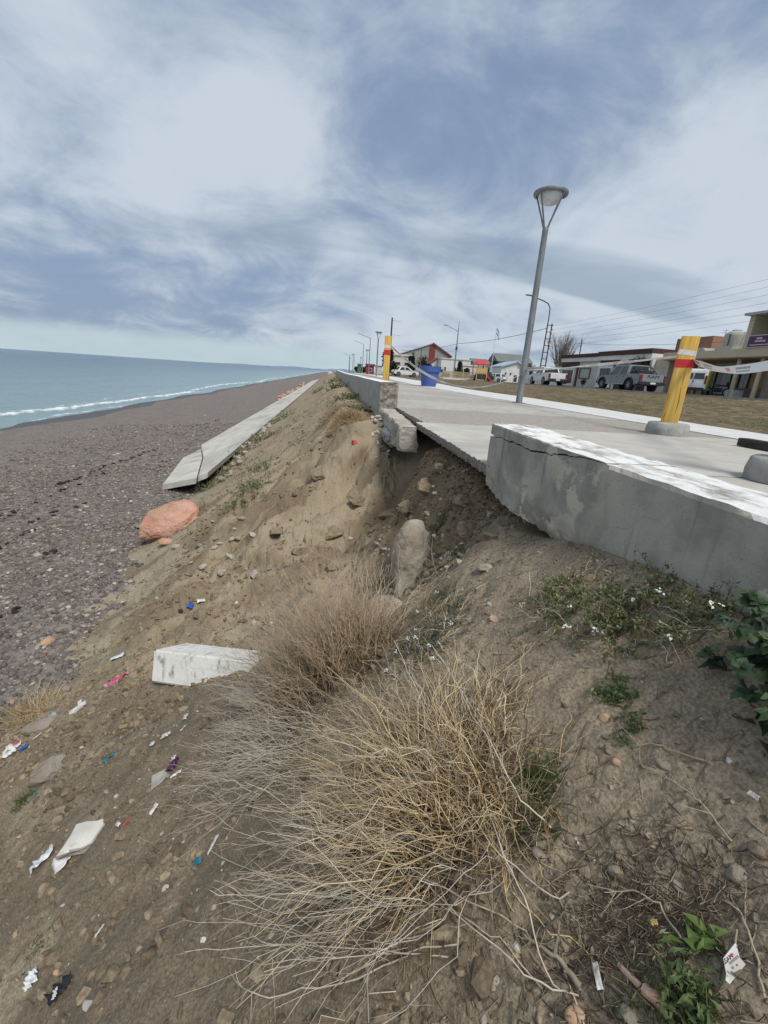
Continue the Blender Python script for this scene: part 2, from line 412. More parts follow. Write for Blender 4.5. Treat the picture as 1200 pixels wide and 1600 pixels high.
# soil colours: dry sand on the cut, trodden grey crust near the parapet, dark loose earth low down, grey silt at the toe
def lerp(a, b, t): return a + (b - a) * t[..., None]
n1 = fbm(TXX, TYY, 1.6, 4, 0.55, seed=3.3); n2 = fbm(TXX, TYY, 0.5, 4, 0.55, seed=13.3)
sand = np.array([0.35, 0.288, 0.20]); crust = np.array([0.315, 0.262, 0.192]); earth = np.array([0.215, 0.176, 0.126]); silt = np.array([0.33, 0.295, 0.215])
tcol = np.broadcast_to(sand, (*TXX.shape, 3)).copy()
sm = lambda v, a, b: (lambda t: t * t * (3 - 2 * t))(np.clip((v - a) / (b - a), 0, 1))
tcol = lerp(tcol, crust, sm(TXX + 0.5 * n1, -0.1, 0.35) * (1 - sm(TYY + 0.6 * n1, 1.7, 2.4)))
tcol = lerp(tcol, earth, (1 - sm(TXX + 0.7 * n1, -0.35, 0.15)) * (1 - sm(TYY + 0.9 * n1, 2.3, 3.2)))
tcol = lerp(tcol, silt, (1 - sm(TZ + 0.25 * n1, -2.3, -2.0)) * sm(TYY + 0.7 * n1, 2.8, 4.0))
tcol = lerp(tcol, np.array([0.235, 0.192, 0.135]), sm(n2 + n1 * 0.6, 0.05, 0.5) * 0.75)
tcol = lerp(tcol, np.array([0.44, 0.37, 0.26]), sm(-n2 + 0.3 * n1, 0.22, 0.6) * 0.5)
tq = TXX * 0.62 - TYY * 0.78 + 0.3 * n1; lq = TXX * 0.78 + TYY * 0.62
streak = fbm(tq, lq * 0.28, 0.55, 4, 0.6, seed=47.0); onface = np.exp(-((TYY - 5.8) / 2.6) ** 2)
tcol = lerp(tcol, np.array([0.205, 0.158, 0.105]), sm(streak, 0.02, 0.34) * onface * 0.8)
tcol = lerp(tcol, np.array([0.40, 0.34, 0.245]), sm(-streak, 0.12, 0.42) * onface * 0.6)
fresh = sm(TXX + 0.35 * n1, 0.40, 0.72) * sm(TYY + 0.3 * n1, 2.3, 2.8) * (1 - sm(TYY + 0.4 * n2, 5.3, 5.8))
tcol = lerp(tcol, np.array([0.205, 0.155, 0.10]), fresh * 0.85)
keep = np.ones((len(TY) - 1, len(TX) - 1), bool)
# sideways unevenness so that the steep cut faces are broken up as well
amp_ = np.clip((1.0 - TXX) / 0.3, 0, 1) * np.exp(-((TYY - 5.2) / 2.2) ** 2)
JX = 0.05 * amp_ * fbm(TYY * 1.0, TZ * 1.6, 0.36, 2, 0.5, seed=15.0); JY = 0.10 * amp_ * fbm(TXX * 1.0, TZ * 1.6, 0.42, 2, 0.5, seed=25.0)
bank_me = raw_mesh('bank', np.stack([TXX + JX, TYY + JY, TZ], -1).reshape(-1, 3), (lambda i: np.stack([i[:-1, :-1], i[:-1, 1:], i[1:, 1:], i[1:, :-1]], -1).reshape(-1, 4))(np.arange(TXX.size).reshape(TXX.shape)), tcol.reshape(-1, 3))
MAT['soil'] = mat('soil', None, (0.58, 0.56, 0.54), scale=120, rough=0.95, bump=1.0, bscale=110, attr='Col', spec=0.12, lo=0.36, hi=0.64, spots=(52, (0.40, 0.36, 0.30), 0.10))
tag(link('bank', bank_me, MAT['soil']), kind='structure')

# ------------------------------------------------------------------ shingle beach
bx = -np.concatenate([np.arange(1.5, 8, 0.12), np.geomspace(8, 60, 90)])[::-1]
by = np.concatenate([np.arange(-8, 12, 0.15), np.geomspace(12, 1500, 240)])
BX, BY = np.meshgrid(bx, by)
# the shore bends gently far off
def shore_shift(Y): return 0.9 * np.sin(Y * 0.11) + 0.5 * np.sin(Y * 0.29 + 1.0) - 0.00006 * Y * Y * 0 
MAT['shingle'] = mat('shingle', (0.115, 0.098, 0.085), (0.235, 0.205, 0.18), scale=9, rough=0.9, bump=1.0, bscale=22, spec=0.25, c3=(0.14, 0.12, 0.106), spots=(16, (0.30, 0.27, 0.24), 0.26))
tag(link('beach', grid_mesh('beach', BX, BY, beach_height(BX, BY)), MAT['shingle'], smooth=True), kind='structure')

# wet, darker shingle where the wash runs up
SEA_Z = -3.5
wx0 = np.linspace(-17.6, -14.9, 8); wy0 = np.concatenate([np.arange(-5, 60, 0.5), np.geomspace(60, 1500, 90)])
WX, WY = np.meshgrid(wx0, wy0)
u = (WX + 17.6) / 2.7; WX = -17.6 + u * (2.0 + 0.55 * np.sin(WY * 0.23) + 0.4 * np.sin(WY * 0.61 + 2))
WX = np.minimum(WX, -14.6)
MAT['wet_shingle'] = mat('wet_shingle', (0.035, 0.030, 0.028), (0.062, 0.053, 0.048), scale=7, rough=0.45, bump=0.5, bscale=18, spec=0.5)
tag(link('wet_shingle', grid_mesh('wet_shingle', WX, WY, beach_height(WX, WY) + 0.004), MAT['wet_shingle'], smooth=True), kind='structure')

# ------------------------------------------------------------------ sea
sx = -np.concatenate([np.arange(14.0, 34, 0.26), np.geomspace(34, 30000, 150)])[::-1]
sy = np.concatenate([-np.geomspace(2, 20000, 40)[::-1], np.arange(-1, 30, 0.5), np.geomspace(30, 30000, 210)])
SX, SY = np.meshgrid(sx, sy)
dist = np.hypot(SX, SY); fade = np.clip(1 - dist / 900, 0, 1)
off = -(SX + 16.8)                                   # metres out from the mean waterline
swell = 0.10 * np.sin(off * 0.62 + 1.4 * fbm(SX, SY * 0.35, 14, 2, seed=1.0) * 2) * np.clip(off / 6, 0, 1)
chop = 0.17 * fbm(SX, SY * 0.6, 3.2, 4, 0.55, seed=2.0) * np.clip(off / 4, 0.1, 1)
brk = 0.22 * np.exp(-((off - 2.6 - 1.0 * np.sin(SY * 0.09) - 0.8 * fbm(SX * 0.1, SY, 9, 2, seed=9.0)) / 0.55) ** 2)
SZ = SEA_Z + fade * (swell + chop + brk) + 0.12 * fbm(SX * 0.2, SY, 7, 3, seed=14.0) * np.exp(-(off / 2.0) ** 2)
def sea_material():
    mt = bpy.data.materials.new('sea_water'); mt.use_nodes = True
    nt = mt.node_tree; N = nt.nodes; L = nt.links; b = N['Principled BSDF']
    at_ = N.new('ShaderNodeAttribute'); at_.attribute_name = 'Col'
    tc = N.new('ShaderNodeTexCoord')
    n = N.new('ShaderNodeTexNoise'); n.inputs['Scale'].default_value = 2.1; n.inputs['Detail'].default_value = 9; n.inputs['Roughness'].default_value = 0.72
    mp = N.new('ShaderNodeMapping'); mp.inputs['Scale'].default_value = (1.0, 0.45, 1); L.new(tc.outputs['Object'], mp.inputs[0]); L.new(mp.outputs[0], n.inputs['Vector'])
    sp = N.new('ShaderNodeSeparateColor'); L.new(at_.outputs['Color'], sp.inputs[0])
    # foam weight (red channel) broken up by noise
    ad = N.new('ShaderNodeMath'); ad.operation = 'ADD'; L.new(sp.outputs[0], ad.inputs[0]); L.new(n.outputs['Fac'], ad.inputs[1])
    mr = N.new('ShaderNodeMapRange'); mr.interpolation_type = 'SMOOTHSTEP'; L.new(ad.outputs[0], mr.inputs[0]); mr.inputs[1].default_value = 0.93; mr.inputs[2].default_value = 1.12
    mx0 = N.new('ShaderNodeMix'); mx0.data_type = 'RGBA'; L.new(sp.outputs[1], mx0.inputs[0])
    mx0.inputs[6].default_value = (0.10, 0.165, 0.215, 1); mx0.inputs[7].default_value = (0.24, 0.335, 0.35, 1)
    mx = N.new('ShaderNodeMix'); mx.data_type = 'RGBA'; L.new(mr.outputs[0], mx.inputs[0]); L.new(mx0.outputs[2], mx.inputs[6]); mx.inputs[7].default_value = (0.80, 0.82, 0.83, 1)
    L.new(mx.outputs[2], b.inputs['Base Color'])
    r = N.new('ShaderNodeMapRange'); L.new(mr.outputs[0], r.inputs[0]); r.inputs[3].default_value = 0.28; r.inputs[4].default_value = 0.8; L.new(r.outputs[0], b.inputs['Roughness'])
    b.inputs['IOR'].default_value = 1.33
    bp = N.new('ShaderNodeBump'); bp.inputs['Strength'].default_value = 1.0; bp.inputs['Distance'].default_value = 1.1
    n2 = N.new('ShaderNodeTexNoise'); n2.inputs['Scale'].default_value = 0.55; n2.inputs['Detail'].default_value = 10; n2.inputs['Roughness'].default_value = 0.62; L.new(mp.outputs[0], n2.inputs['Vector'])
    L.new(n2.outputs['Fac'], bp.inputs['Height']); L.new(bp.outputs[0], b.inputs['Normal'])
    return mt
foam = np.exp(-((off - 2.4 - 1.0 * np.sin(SY * 0.09) - 0.8 * fbm(SX * 0.1, SY, 9, 2, seed=9.0)) / 0.5) ** 2) * 0.60
foam = np.maximum(foam, 0.52 * np.exp(-((off - 0.3 - 0.7 * np.sin(SY * 0.21 + 0.6) - 0.5 * fbm(SX * 0.1, SY, 4, 2, seed=19.0)) / 0.45) ** 2))
foam = np.maximum(foam, 0.50 * np.exp(-((off - 5.6 - 1.4 * np.sin(SY * 0.06 + 2) - 1.2 * fbm(SX * 0.1, SY, 12, 2, seed=29.0)) / 0.35) ** 2))
foam = np.maximum(foam, 0.36 * np.clip((SY - 120) / 200, 0, 1) * np.exp(-((off - 40) / 60) ** 2))
shal = np.clip(np.exp(-off / 45.0), 0, 1)
cols = np.stack([np.clip(foam, 0, 1), shal, 0 * shal], -1).reshape(-1, 3)
sea_me = raw_mesh('sea', np.stack([SX, SY, SZ], -1).reshape(-1, 3), (lambda i: np.stack([i[:-1, :-1], i[:-1, 1:], i[1:, 1:], i[1:, :-1]], -1).reshape(-1, 4))(np.arange(SX.size).reshape(SX.shape)), cols)
tag(link('sea', sea_me, sea_material()), kind='structure')

# far headlands along the coast
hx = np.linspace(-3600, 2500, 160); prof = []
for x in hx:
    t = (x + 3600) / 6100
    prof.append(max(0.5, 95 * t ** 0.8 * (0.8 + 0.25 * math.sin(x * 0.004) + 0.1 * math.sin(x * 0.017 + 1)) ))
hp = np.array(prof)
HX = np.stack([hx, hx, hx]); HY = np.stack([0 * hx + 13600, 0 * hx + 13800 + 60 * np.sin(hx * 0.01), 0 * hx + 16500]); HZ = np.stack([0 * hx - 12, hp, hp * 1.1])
MAT['headland'] = mat('headland', (0.17, 0.21, 0.29), (0.21, 0.25, 0.33), scale=0.003, rough=1.0, spec=0.0)  # blue-grey of distant haze painted into the rock colour, no air volume
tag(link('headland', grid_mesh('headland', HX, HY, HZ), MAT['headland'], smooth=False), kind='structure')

# ------------------------------------------------------------------ promenade, path, verge, road
MAT['aggregate'] = mat('exposed_aggregate', (0.25, 0.225, 0.195), (0.40, 0.365, 0.325), scale=55, rough=0.92, bump=0.5, bscale=90, c3=(0.25, 0.225, 0.20), spec=0.2)
MAT['slab'] = mat('slab_concrete', (0.40, 0.38, 0.34), (0.47, 0.45, 0.41), scale=3.5, rough=0.9, bump=0.25, bscale=60, c3=(0.34, 0.33, 0.305), spec=0.2)
MAT['slab_edge'] = mat('broken_slab_edge', (0.20, 0.185, 0.16), (0.36, 0.34, 0.31), scale=30, rough=0.95, bump=1.0, bscale=45, spots=(38, (0.42, 0.40, 0.36), 0.22), spec=0.15)
MAT['agg2'] = mat('worn_aggregate', (0.31, 0.29, 0.255), (0.42, 0.395, 0.36), scale=40, rough=0.92, bump=0.4, bscale=80, c3=(0.29, 0.27, 0.245), spec=0.2)
MAT['agg3'] = mat('worn_slab', (0.36, 0.34, 0.305), (0.45, 0.43, 0.39), scale=14, rough=0.92, bump=0.3, bscale=80, c3=(0.31, 0.295, 0.27), spec=0.2)
MAT['path'] = mat('path_concrete', (0.53, 0.525, 0.505), (0.61, 0.605, 0.585), scale=2.5, rough=0.85, bump=0.15, bscale=50, spec=0.2)
MAT['joint'] = mat('joint_filler', (0.10, 0.095, 0.09), (0.14, 0.13, 0.12), scale=20, rough=0.95)
MAT['subbase'] = mat('subbase', (0.12, 0.10, 0.08), (0.17, 0.14, 0.11), scale=12, rough=0.95, bump=0.6)
def prom_z(y): return float(np.interp(y, [25, 60, 130], [0.0, 0.30, 0.36]))
prom = empty('promenade'); tag(prom, kind='structure')
def broken_slab(name, x0, x1, y0, y1, ztop, th, mt, rag_x0=0.0, rag_y=0.0, seed=0, tilt=0.0, chip=0.0):
    """a paving slab; the seaward edge (x0) is snapped off raggedly where rag_x0 > 0"""
    ny = max(2, int((y1 - y0) / (0.018 if rag_x0 else 1.2))); nx = max(3, int((x1 - x0) / 0.4))
    ys = np.linspace(y0, y1, ny + 1); bm = bmesh.new(); rows = []
    rs = random.Random(seed)
    for k, zz in enumerate((ztop, ztop - th * 0.5, ztop - th)):
        for j, y in enumerate(ys):
            row = []
            for i in range(nx + 1):
                if i == 0:
                    e = rag_x0 * (float(fbm(np.array([y]), np.array([k * 0.11]), 0.06, 3, 0.7, seed=seed + 0.5)[0]) * 0.55 + (1.6 if k == 2 else 0.6 if k == 1 else 0.0) + 0.7 * float(fbm(np.array([y]), np.array([3.3]), 1.4, 2, seed=seed + 2.5)[0]))
                    row.append(bm.verts.new((x0 + e, y, zz + (rs.uniform(-1, 1) * 0.006 if rag_x0 else 0))))
                elif k == 1 and 0 < i < nx: row.append(None)
                else: row.append(bm.verts.new((x0 + (x1 - x0) * i / nx, y, zz)))
            rows.append(row)
    n = len(ys)
    def R(k, j): return rows[k * n + j]
    for j in range(n - 1):
        for i in range(nx):
            bm.faces.new((R(0, j)[i], R(0, j)[i+1], R(0, j+1)[i+1], R(0, j+1)[i])); bm.faces.new((R(2, j)[i], R(2, j+1)[i], R(2, j+1)[i+1], R(2, j)[i+1]))
        for k in (0, 1):
            bm.faces.new((R(k, j)[0], R(k, j+1)[0], R(k+1, j+1)[0], R(k+1, j)[0])); bm.faces.new((R(k, j)[nx], R(k+1, j)[nx], R(k+1, j+1)[nx], R(k, j+1)[nx]))
    for j in (0, n - 1):
        for i in range(nx):
            try: bm.faces.new((R(0, j)[i], R(0, j)[i+1], R(2, j)[i+1], R(2, j)[i]))
            except Exception: pass
    bmesh.ops.recalc_face_normals(bm, faces=bm.faces[:])
    me = bpy.data.meshes.new(name); bm.to_mesh(me); bm.free()
    if rag_x0:
        me.materials.append(mt); me.materials.append(MAT['slab_edge'])
        me.polygons.foreach_set('material_index', [1 if abs(p.normal.z) < 0.75 and p.center.x < x0 + 0.15 else 0 for p in me.polygons])
        return link(name, me, None, prom)
    return link(name, me, mt, prom)
g = 0.012
broken_slab('paving_slab', 1.0, 5.18, 2.55, 5.05, 0.0, 0.08, MAT['slab'], rag_x0=0.02, seed=1)
broken_slab('paving_slab', 1.29, 5.18, 0.1, 2.55 - g, -0.004, 0.10, MAT['slab'], seed=2)
broken_slab('paving_slab', 1.29, 5.18, -3.0, 0.1 - g, 0.0, 0.10, MAT['aggregate'], seed=3)
broken_slab('paving_slab', 1.10, 5.18, 5.05 + g, 7.35, 0.0, 0.10, MAT['aggregate'], rag_x0=0.02, seed=4)
y = 7.35; k = 0
while y < 125:
    L_ = 2.5 if y < 40 else 6.0
    broken_slab('paving_slab', 1.14, 5.18, y + g, y + L_, prom_z(y + L_ / 2), 0.10, MAT['agg3'] if k % 2 == 0 else MAT['agg2'], seed=5 + k)
    y += L_; k += 1
b = MB(); b.span((1.3, -3, -0.14), (5.2, 2.5, -0.106)).span((1.9, 2.5, -0.14), (5.2, 7.3, -0.106)).span((1.2, 7.4, -0.14), (5.2, 126, -0.112)); b.build('bedding', MAT['subbase'], prom)

def strip(name, left, right, z0, z1, ys, mt, parent=None, nx=2, rel=None):
    ys = np.asarray(ys, float); l = np.array([left(v) for v in ys]); r_ = np.array([right(v) for v in ys])
    u = np.linspace(0, 1, nx)[None]; X = l[:, None] + (r_ - l)[:, None] * u; Y = np.repeat(ys[:, None], nx, 1)
    Z = (z0 + (z1 - z0) * u) + np.zeros_like(X)
    if rel: Z = Z + rel(X, Y)
    return link(name, grid_mesh(name, X, Y, Z), mt, parent)
path_in = lambda y: 5.19
path_out = lambda y: float(np.interp(y, [-5, 5.8, 17, 26, 33, 125], [6.3, 6.55, 7.7, 7.85, 8.4, 8.6]))
foot = empty('footpath'); tag(foot, kind='structure')
ys = list(np.arange(-4, 40, 2.2)) + list(np.arange(40, 126, 4.4))
for y0, y1 in zip(ys[:-1], ys[1:]):
    me = bpy.data.meshes.new('path_panel')
    a, b_, c, d = (path_in(0), y0 + 0.006), (path_out(y0), y0 + 0.006), (path_out(y1), y1 - 0.006), (path_in(0), y1 - 0.006)
    top = 0.012 + random.uniform(-0.002, 0.002)
    me.from_pydata([(p[0], p[1], top + prom_z(p[1])) for p in (a, b_, c, d)] + [(p[0], p[1], -0.09 + prom_z(p[1])) for p in (a, b_, c, d)], [], [(0, 1, 2, 3), (0, 4, 5, 1), (1, 5, 6, 2), (2, 6, 7, 3), (3, 7, 4, 0)])
    link('path_panel', me, MAT['path'], foot)
# grass verge rising to the street kerb
ROAD_X0, ROAD_X1, ROAD_Z = 20.2, 28.6, 0.56
def verge_z(X, Y):
    t = np.clip((X - 7.2) / (20.0 - 7.2), 0, 1)
    return -0.004 + np.interp(Y, [25, 60, 130], [0.0, 0.30, 0.36]) * (1 - t) + 0.46 * t ** 1.15 + 0.06 * fbm(X, Y, 2.2, 3, seed=81.0) * np.clip(t * 6, 0, 1) + 0.02 * fbm(X, Y, 0.5, 3, seed=83.0) * np.clip(t * 8, 0, 1)
vy = np.concatenate([np.arange(-4, 60, 0.25), np.arange(60, 131, 1.0)])
MAT['verge'] = mat('dry_turf', (0.085, 0.066, 0.042), (0.225, 0.178, 0.11), scale=3.2, rough=0.95, bump=1.0, bscale=14, c3=(0.092, 0.092, 0.040), spec=0.1, spots=(2.2, (0.30, 0.26, 0.20), 0.11))
verge = strip('verge', lambda y: path_out(y) + 0.004, lambda y: 20.0, 0, 0, vy, MAT['verge'], nx=60, rel=verge_z); tag(verge, kind='structure')
verge.data.polygons.foreach_set('use_smooth', [True] * len(verge.data.polygons))
MAT['asphalt'] = mat('asphalt', (0.075, 0.075, 0.077), (0.11, 0.108, 0.105), scale=3, rough=0.9, bump=0.3, bscale=40)
MAT['kerb'] = mat('kerb_concrete', (0.24, 0.23, 0.21), (0.34, 0.33, 0.31), scale=2.5, rough=0.9, bump=0.4, bscale=25)
b = MB(); b.span((20.0, -4, 0.2), (20.18, 130, 0.56)); tag(b.build('kerb', MAT['kerb']), kind='structure')
b = MB(); b.span((20.18, -4, 0.2), (28.6, 160, 0.50)); tag(b.build('road', MAT['asphalt']), kind='structure')
b = MB(); b.span((28.6, -4, 0.2), (34.6, 160, 0.60)); tag(b.build('pavement', MAT['kerb']), kind='structure')
# town ground behind the street and far along the coast
MAT['town_ground'] = mat('town_ground', (0.16, 0.14, 0.11), (0.22, 0.19, 0.15), scale=0.4, rough=0.95)
gx = np.linspace(0, 1, 30)
Yg = np.concatenate([np.arange(126, 300, 8.0), np.geomspace(300, 9000, 60)]); Xl = 1.2 + 0 * Yg; Xr = 900 + 0 * Yg
GX = Xl[:, None] + (Xr - Xl)[:, None] * gx[None] ** 2; GY = np.repeat(Yg[:, None], 30, 1)
GZ = 0.0 + np.clip((GX - 1.2) / 20, 0, 1) * 0.45 + np.clip((GY - 130) / 200, 0, 1) * 0.2 - 1.5 * np.clip((1.3 - GX), 0, 1)
tag(link('town_ground', grid_mesh('town_ground', GX, GY, GZ), MAT['town_ground']), kind='structure')
b = MB(); b.span((34.6, -4, 0.1), (300, 126, 0.57)); tag(b.build('town_block_ground', MAT['town_ground']), kind='structure')
b = MB(); b.span((8.6, 126, 0.1), (34.6, 300, 0.48)); tag(b.build('town_road_ground', MAT['town_ground']), kind='structure')

# ================================================================== PARAPET, REVETMENT, RUBBLE
def concrete_wall_material(name, base=(0.41, 0.388, 0.34), dark=(0.27, 0.255, 0.222), painted_top=True, stain=(0.50, 0.455, 0.37), cov=(0.38, 0.56)):
    mt = bpy.data.materials.new(name); mt.use_nodes = True
    nt = mt.node_tree; N = nt.nodes; L = nt.links; b = N['Principled BSDF']; b.inputs['Roughness'].default_value = 0.9; b.inputs['Specular IOR Level'].default_value = 0.2
    tc = N.new('ShaderNodeTexCoord'); co = tc.outputs['Object']
    def noise(sc, det=6, st=(1, 1, 1), w=0.0, r=0.6):
        mp = N.new('ShaderNodeMapping'); mp.inputs['Scale'].default_value = st; mp.inputs['Location'].default_value = (w, w * 2, w); L.new(co, mp.inputs[0])
        n = N.new('ShaderNodeTexNoise'); L.new(mp.outputs[0], n.inputs['Vector']); n.inputs['Scale'].default_value = sc; n.inputs['Detail'].default_value = det; n.inputs['Roughness'].default_value = r; return n.outputs['Fac']
    def mr(v, a, c):
        n = N.new('ShaderNodeMapRange'); n.interpolation_type = 'SMOOTHSTEP'; L.new(v, n.inputs[0]); n.inputs[1].default_value = a; n.inputs[2].default_value = c; return n.outputs[0]
    def mx(f, a, c):
        n = N.new('ShaderNodeMix'); n.data_type = 'RGBA'; L.new(f, n.inputs[0]) if not isinstance(f, float) else None
        for i, v in ((6, a), (7, c)):
            if isinstance(v, tuple): n.inputs[i].default_value = (*v, 1)
            else: L.new(v, n.inputs[i])
        return n.outputs[2]
    col = mx(mr(noise(5.5, 8), 0.34, 0.66), dark, base)
    col = mx(mr(noise(2.0, 5, (1, 1, 0.35), 3.1), 0.52, 0.68), col, stain)
    col = mx(mr(noise(8.0, 5, (1, 1.4, 0.10), 7.7), 0.58, 0.72), col, tuple(v * 0.72 for v in dark))
    v = N.new('ShaderNodeTexVoronoi'); L.new(co, v.inputs['Vector']); v.inputs['Scale'].default_value = 60
    ng = N.new('ShaderNodeMath'); ng.operation = 'MULTIPLY'; L.new(mr(v.outputs['Distance'], 0.16, 0.08), ng.inputs[0]); L.new(mr(noise(3.0, 3, (1, 1, 1), 9.3), 0.5, 0.62), ng.inputs[1])
    col = mx(ng.outputs[0], col, (0.14, 0.138, 0.13))
    vc = N.new('ShaderNodeTexVoronoi'); vc.feature = 'DISTANCE_TO_EDGE'; mpv = N.new('ShaderNodeMapping'); mpv.inputs['Scale'].default_value = (1, 1.0, 1.5); nzv = N.new('ShaderNodeTexNoise'); nzv.inputs['Scale'].default_value = 6; nzv.inputs['Detail'].default_value = 6; L.new(co, nzv.inputs['Vector'])
    mxv = N.new('ShaderNodeMix'); mxv.data_type = 'VECTOR'; mxv.inputs[0].default_value = 0.16; L.new(co, mxv.inputs[4]); L.new(nzv.outputs['Color'], mxv.inputs[5]); L.new(mxv.outputs[1], mpv.inputs[0]); L.new(mpv.outputs[0], vc.inputs['Vector']); vc.inputs['Scale'].default_value = 2.4
    hm = N.new('ShaderNodeMath'); hm.operation = 'MULTIPLY'; L.new(mr(vc.outputs['Distance'], 0.005, 0.001), hm.inputs[0]); L.new(mr(noise(1.7, 3, (1, 1, 1), 4.4), 0.56, 0.66), hm.inputs[1])
    col = mx(hm.outputs[0], col, (0.19, 0.18, 0.16))
    sp0 = N.new('ShaderNodeMath'); sp0.operation = 'MULTIPLY'; L.new(mr(noise(4.5, 7, (1, 1, 1.3), 12.4, 0.66), 0.54, 0.58), sp0.inputs[0]); L.new(mr(noise(1.1, 2, (1, 1, 1), 1.9), 0.45, 0.6), sp0.inputs[1])
    col = mx(sp0.outputs[0], col, tuple(min(0.9, v * 1.12) for v in stain))
    if painted_top:
        g = N.new('ShaderNodeNewGeometry'); sp = N.new('ShaderNodeSeparateXYZ'); L.new(g.outputs['True Normal'], sp.inputs[0])
        up = mr(sp.outputs[2], 0.55, 0.8)
        pn = noise(9.0, 9, (1.5, 0.55, 1), 5.0, 0.66)
        mm = N.new('ShaderNodeMath'); mm.operation = 'MULTIPLY'; L.new(up, mm.inputs[0]); L.new(mr(pn, cov[0], cov[1]), mm.inputs[1])
        col = mx(mm.outputs[0], col, (0.74, 0.74, 0.72))
    L.new(col, b.inputs['Base Color'])
    bp = N.new('ShaderNodeBump'); bp.inputs['Strength'].default_value = 0.6; bp.inputs['Distance'].default_value = 0.006
    ad = N.new('ShaderNodeMath'); ad.operation = 'ADD'; L.new(noise(110, 8, (1, 1, 1), 0.0, 0.7), ad.inputs[0]); L.new(noise(30, 8, (1, 1, 1), 2.2, 0.7), ad.inputs[1])
    L.new(ad.outputs[0], bp.inputs['Height']); L.new(bp.outputs[0], b.inputs['Normal'])
    return mt
MAT['wall'] = concrete_wall_material('parapet_concrete')
MAT['wall_far'] = concrete_wall_material('parapet_concrete_pale', (0.40, 0.385, 0.35), (0.31, 0.30, 0.27), stain=(0.30, 0.29, 0.26), cov=(0.26, 0.36))
MAT['rubble'] = mat('broken_concrete', (0.17, 0.145, 0.115), (0.34, 0.31, 0.265), scale=16, rough=0.95, bump=1.0, bscale=26, spots=(26, (0.40, 0.37, 0.33), 0.26), spec=0.15)
MAT['grout'] = mat('grey_gravel_concrete', (0.20, 0.20, 0.20), (0.42, 0.415, 0.41), scale=26, rough=0.95, bump=1.0, bscale=30, spots=(30, (0.16, 0.16, 0.17), 0.28), spec=0.15)
MAT['old_concrete'] = mat('weathered_concrete', (0.30, 0.285, 0.25), (0.42, 0.405, 0.37), scale=6, rough=0.92, bump=0.8, bscale=30, c3=(0.25, 0.22, 0.175), spec=0.15)
MAT['frag_tan'] = mat('tan_concrete_fragment', (0.37, 0.34, 0.29), (0.48, 0.45, 0.40), scale=7, rough=0.95, bump=0.9, bscale=22, c3=(0.28, 0.235, 0.175), spec=0.1)
MAT['paint_white'] = concrete_wall_material('flaking_white_paint', (0.72, 0.71, 0.66), (0.60, 0.59, 0.54), painted_top=False, stain=(0.66, 0.64, 0.56))

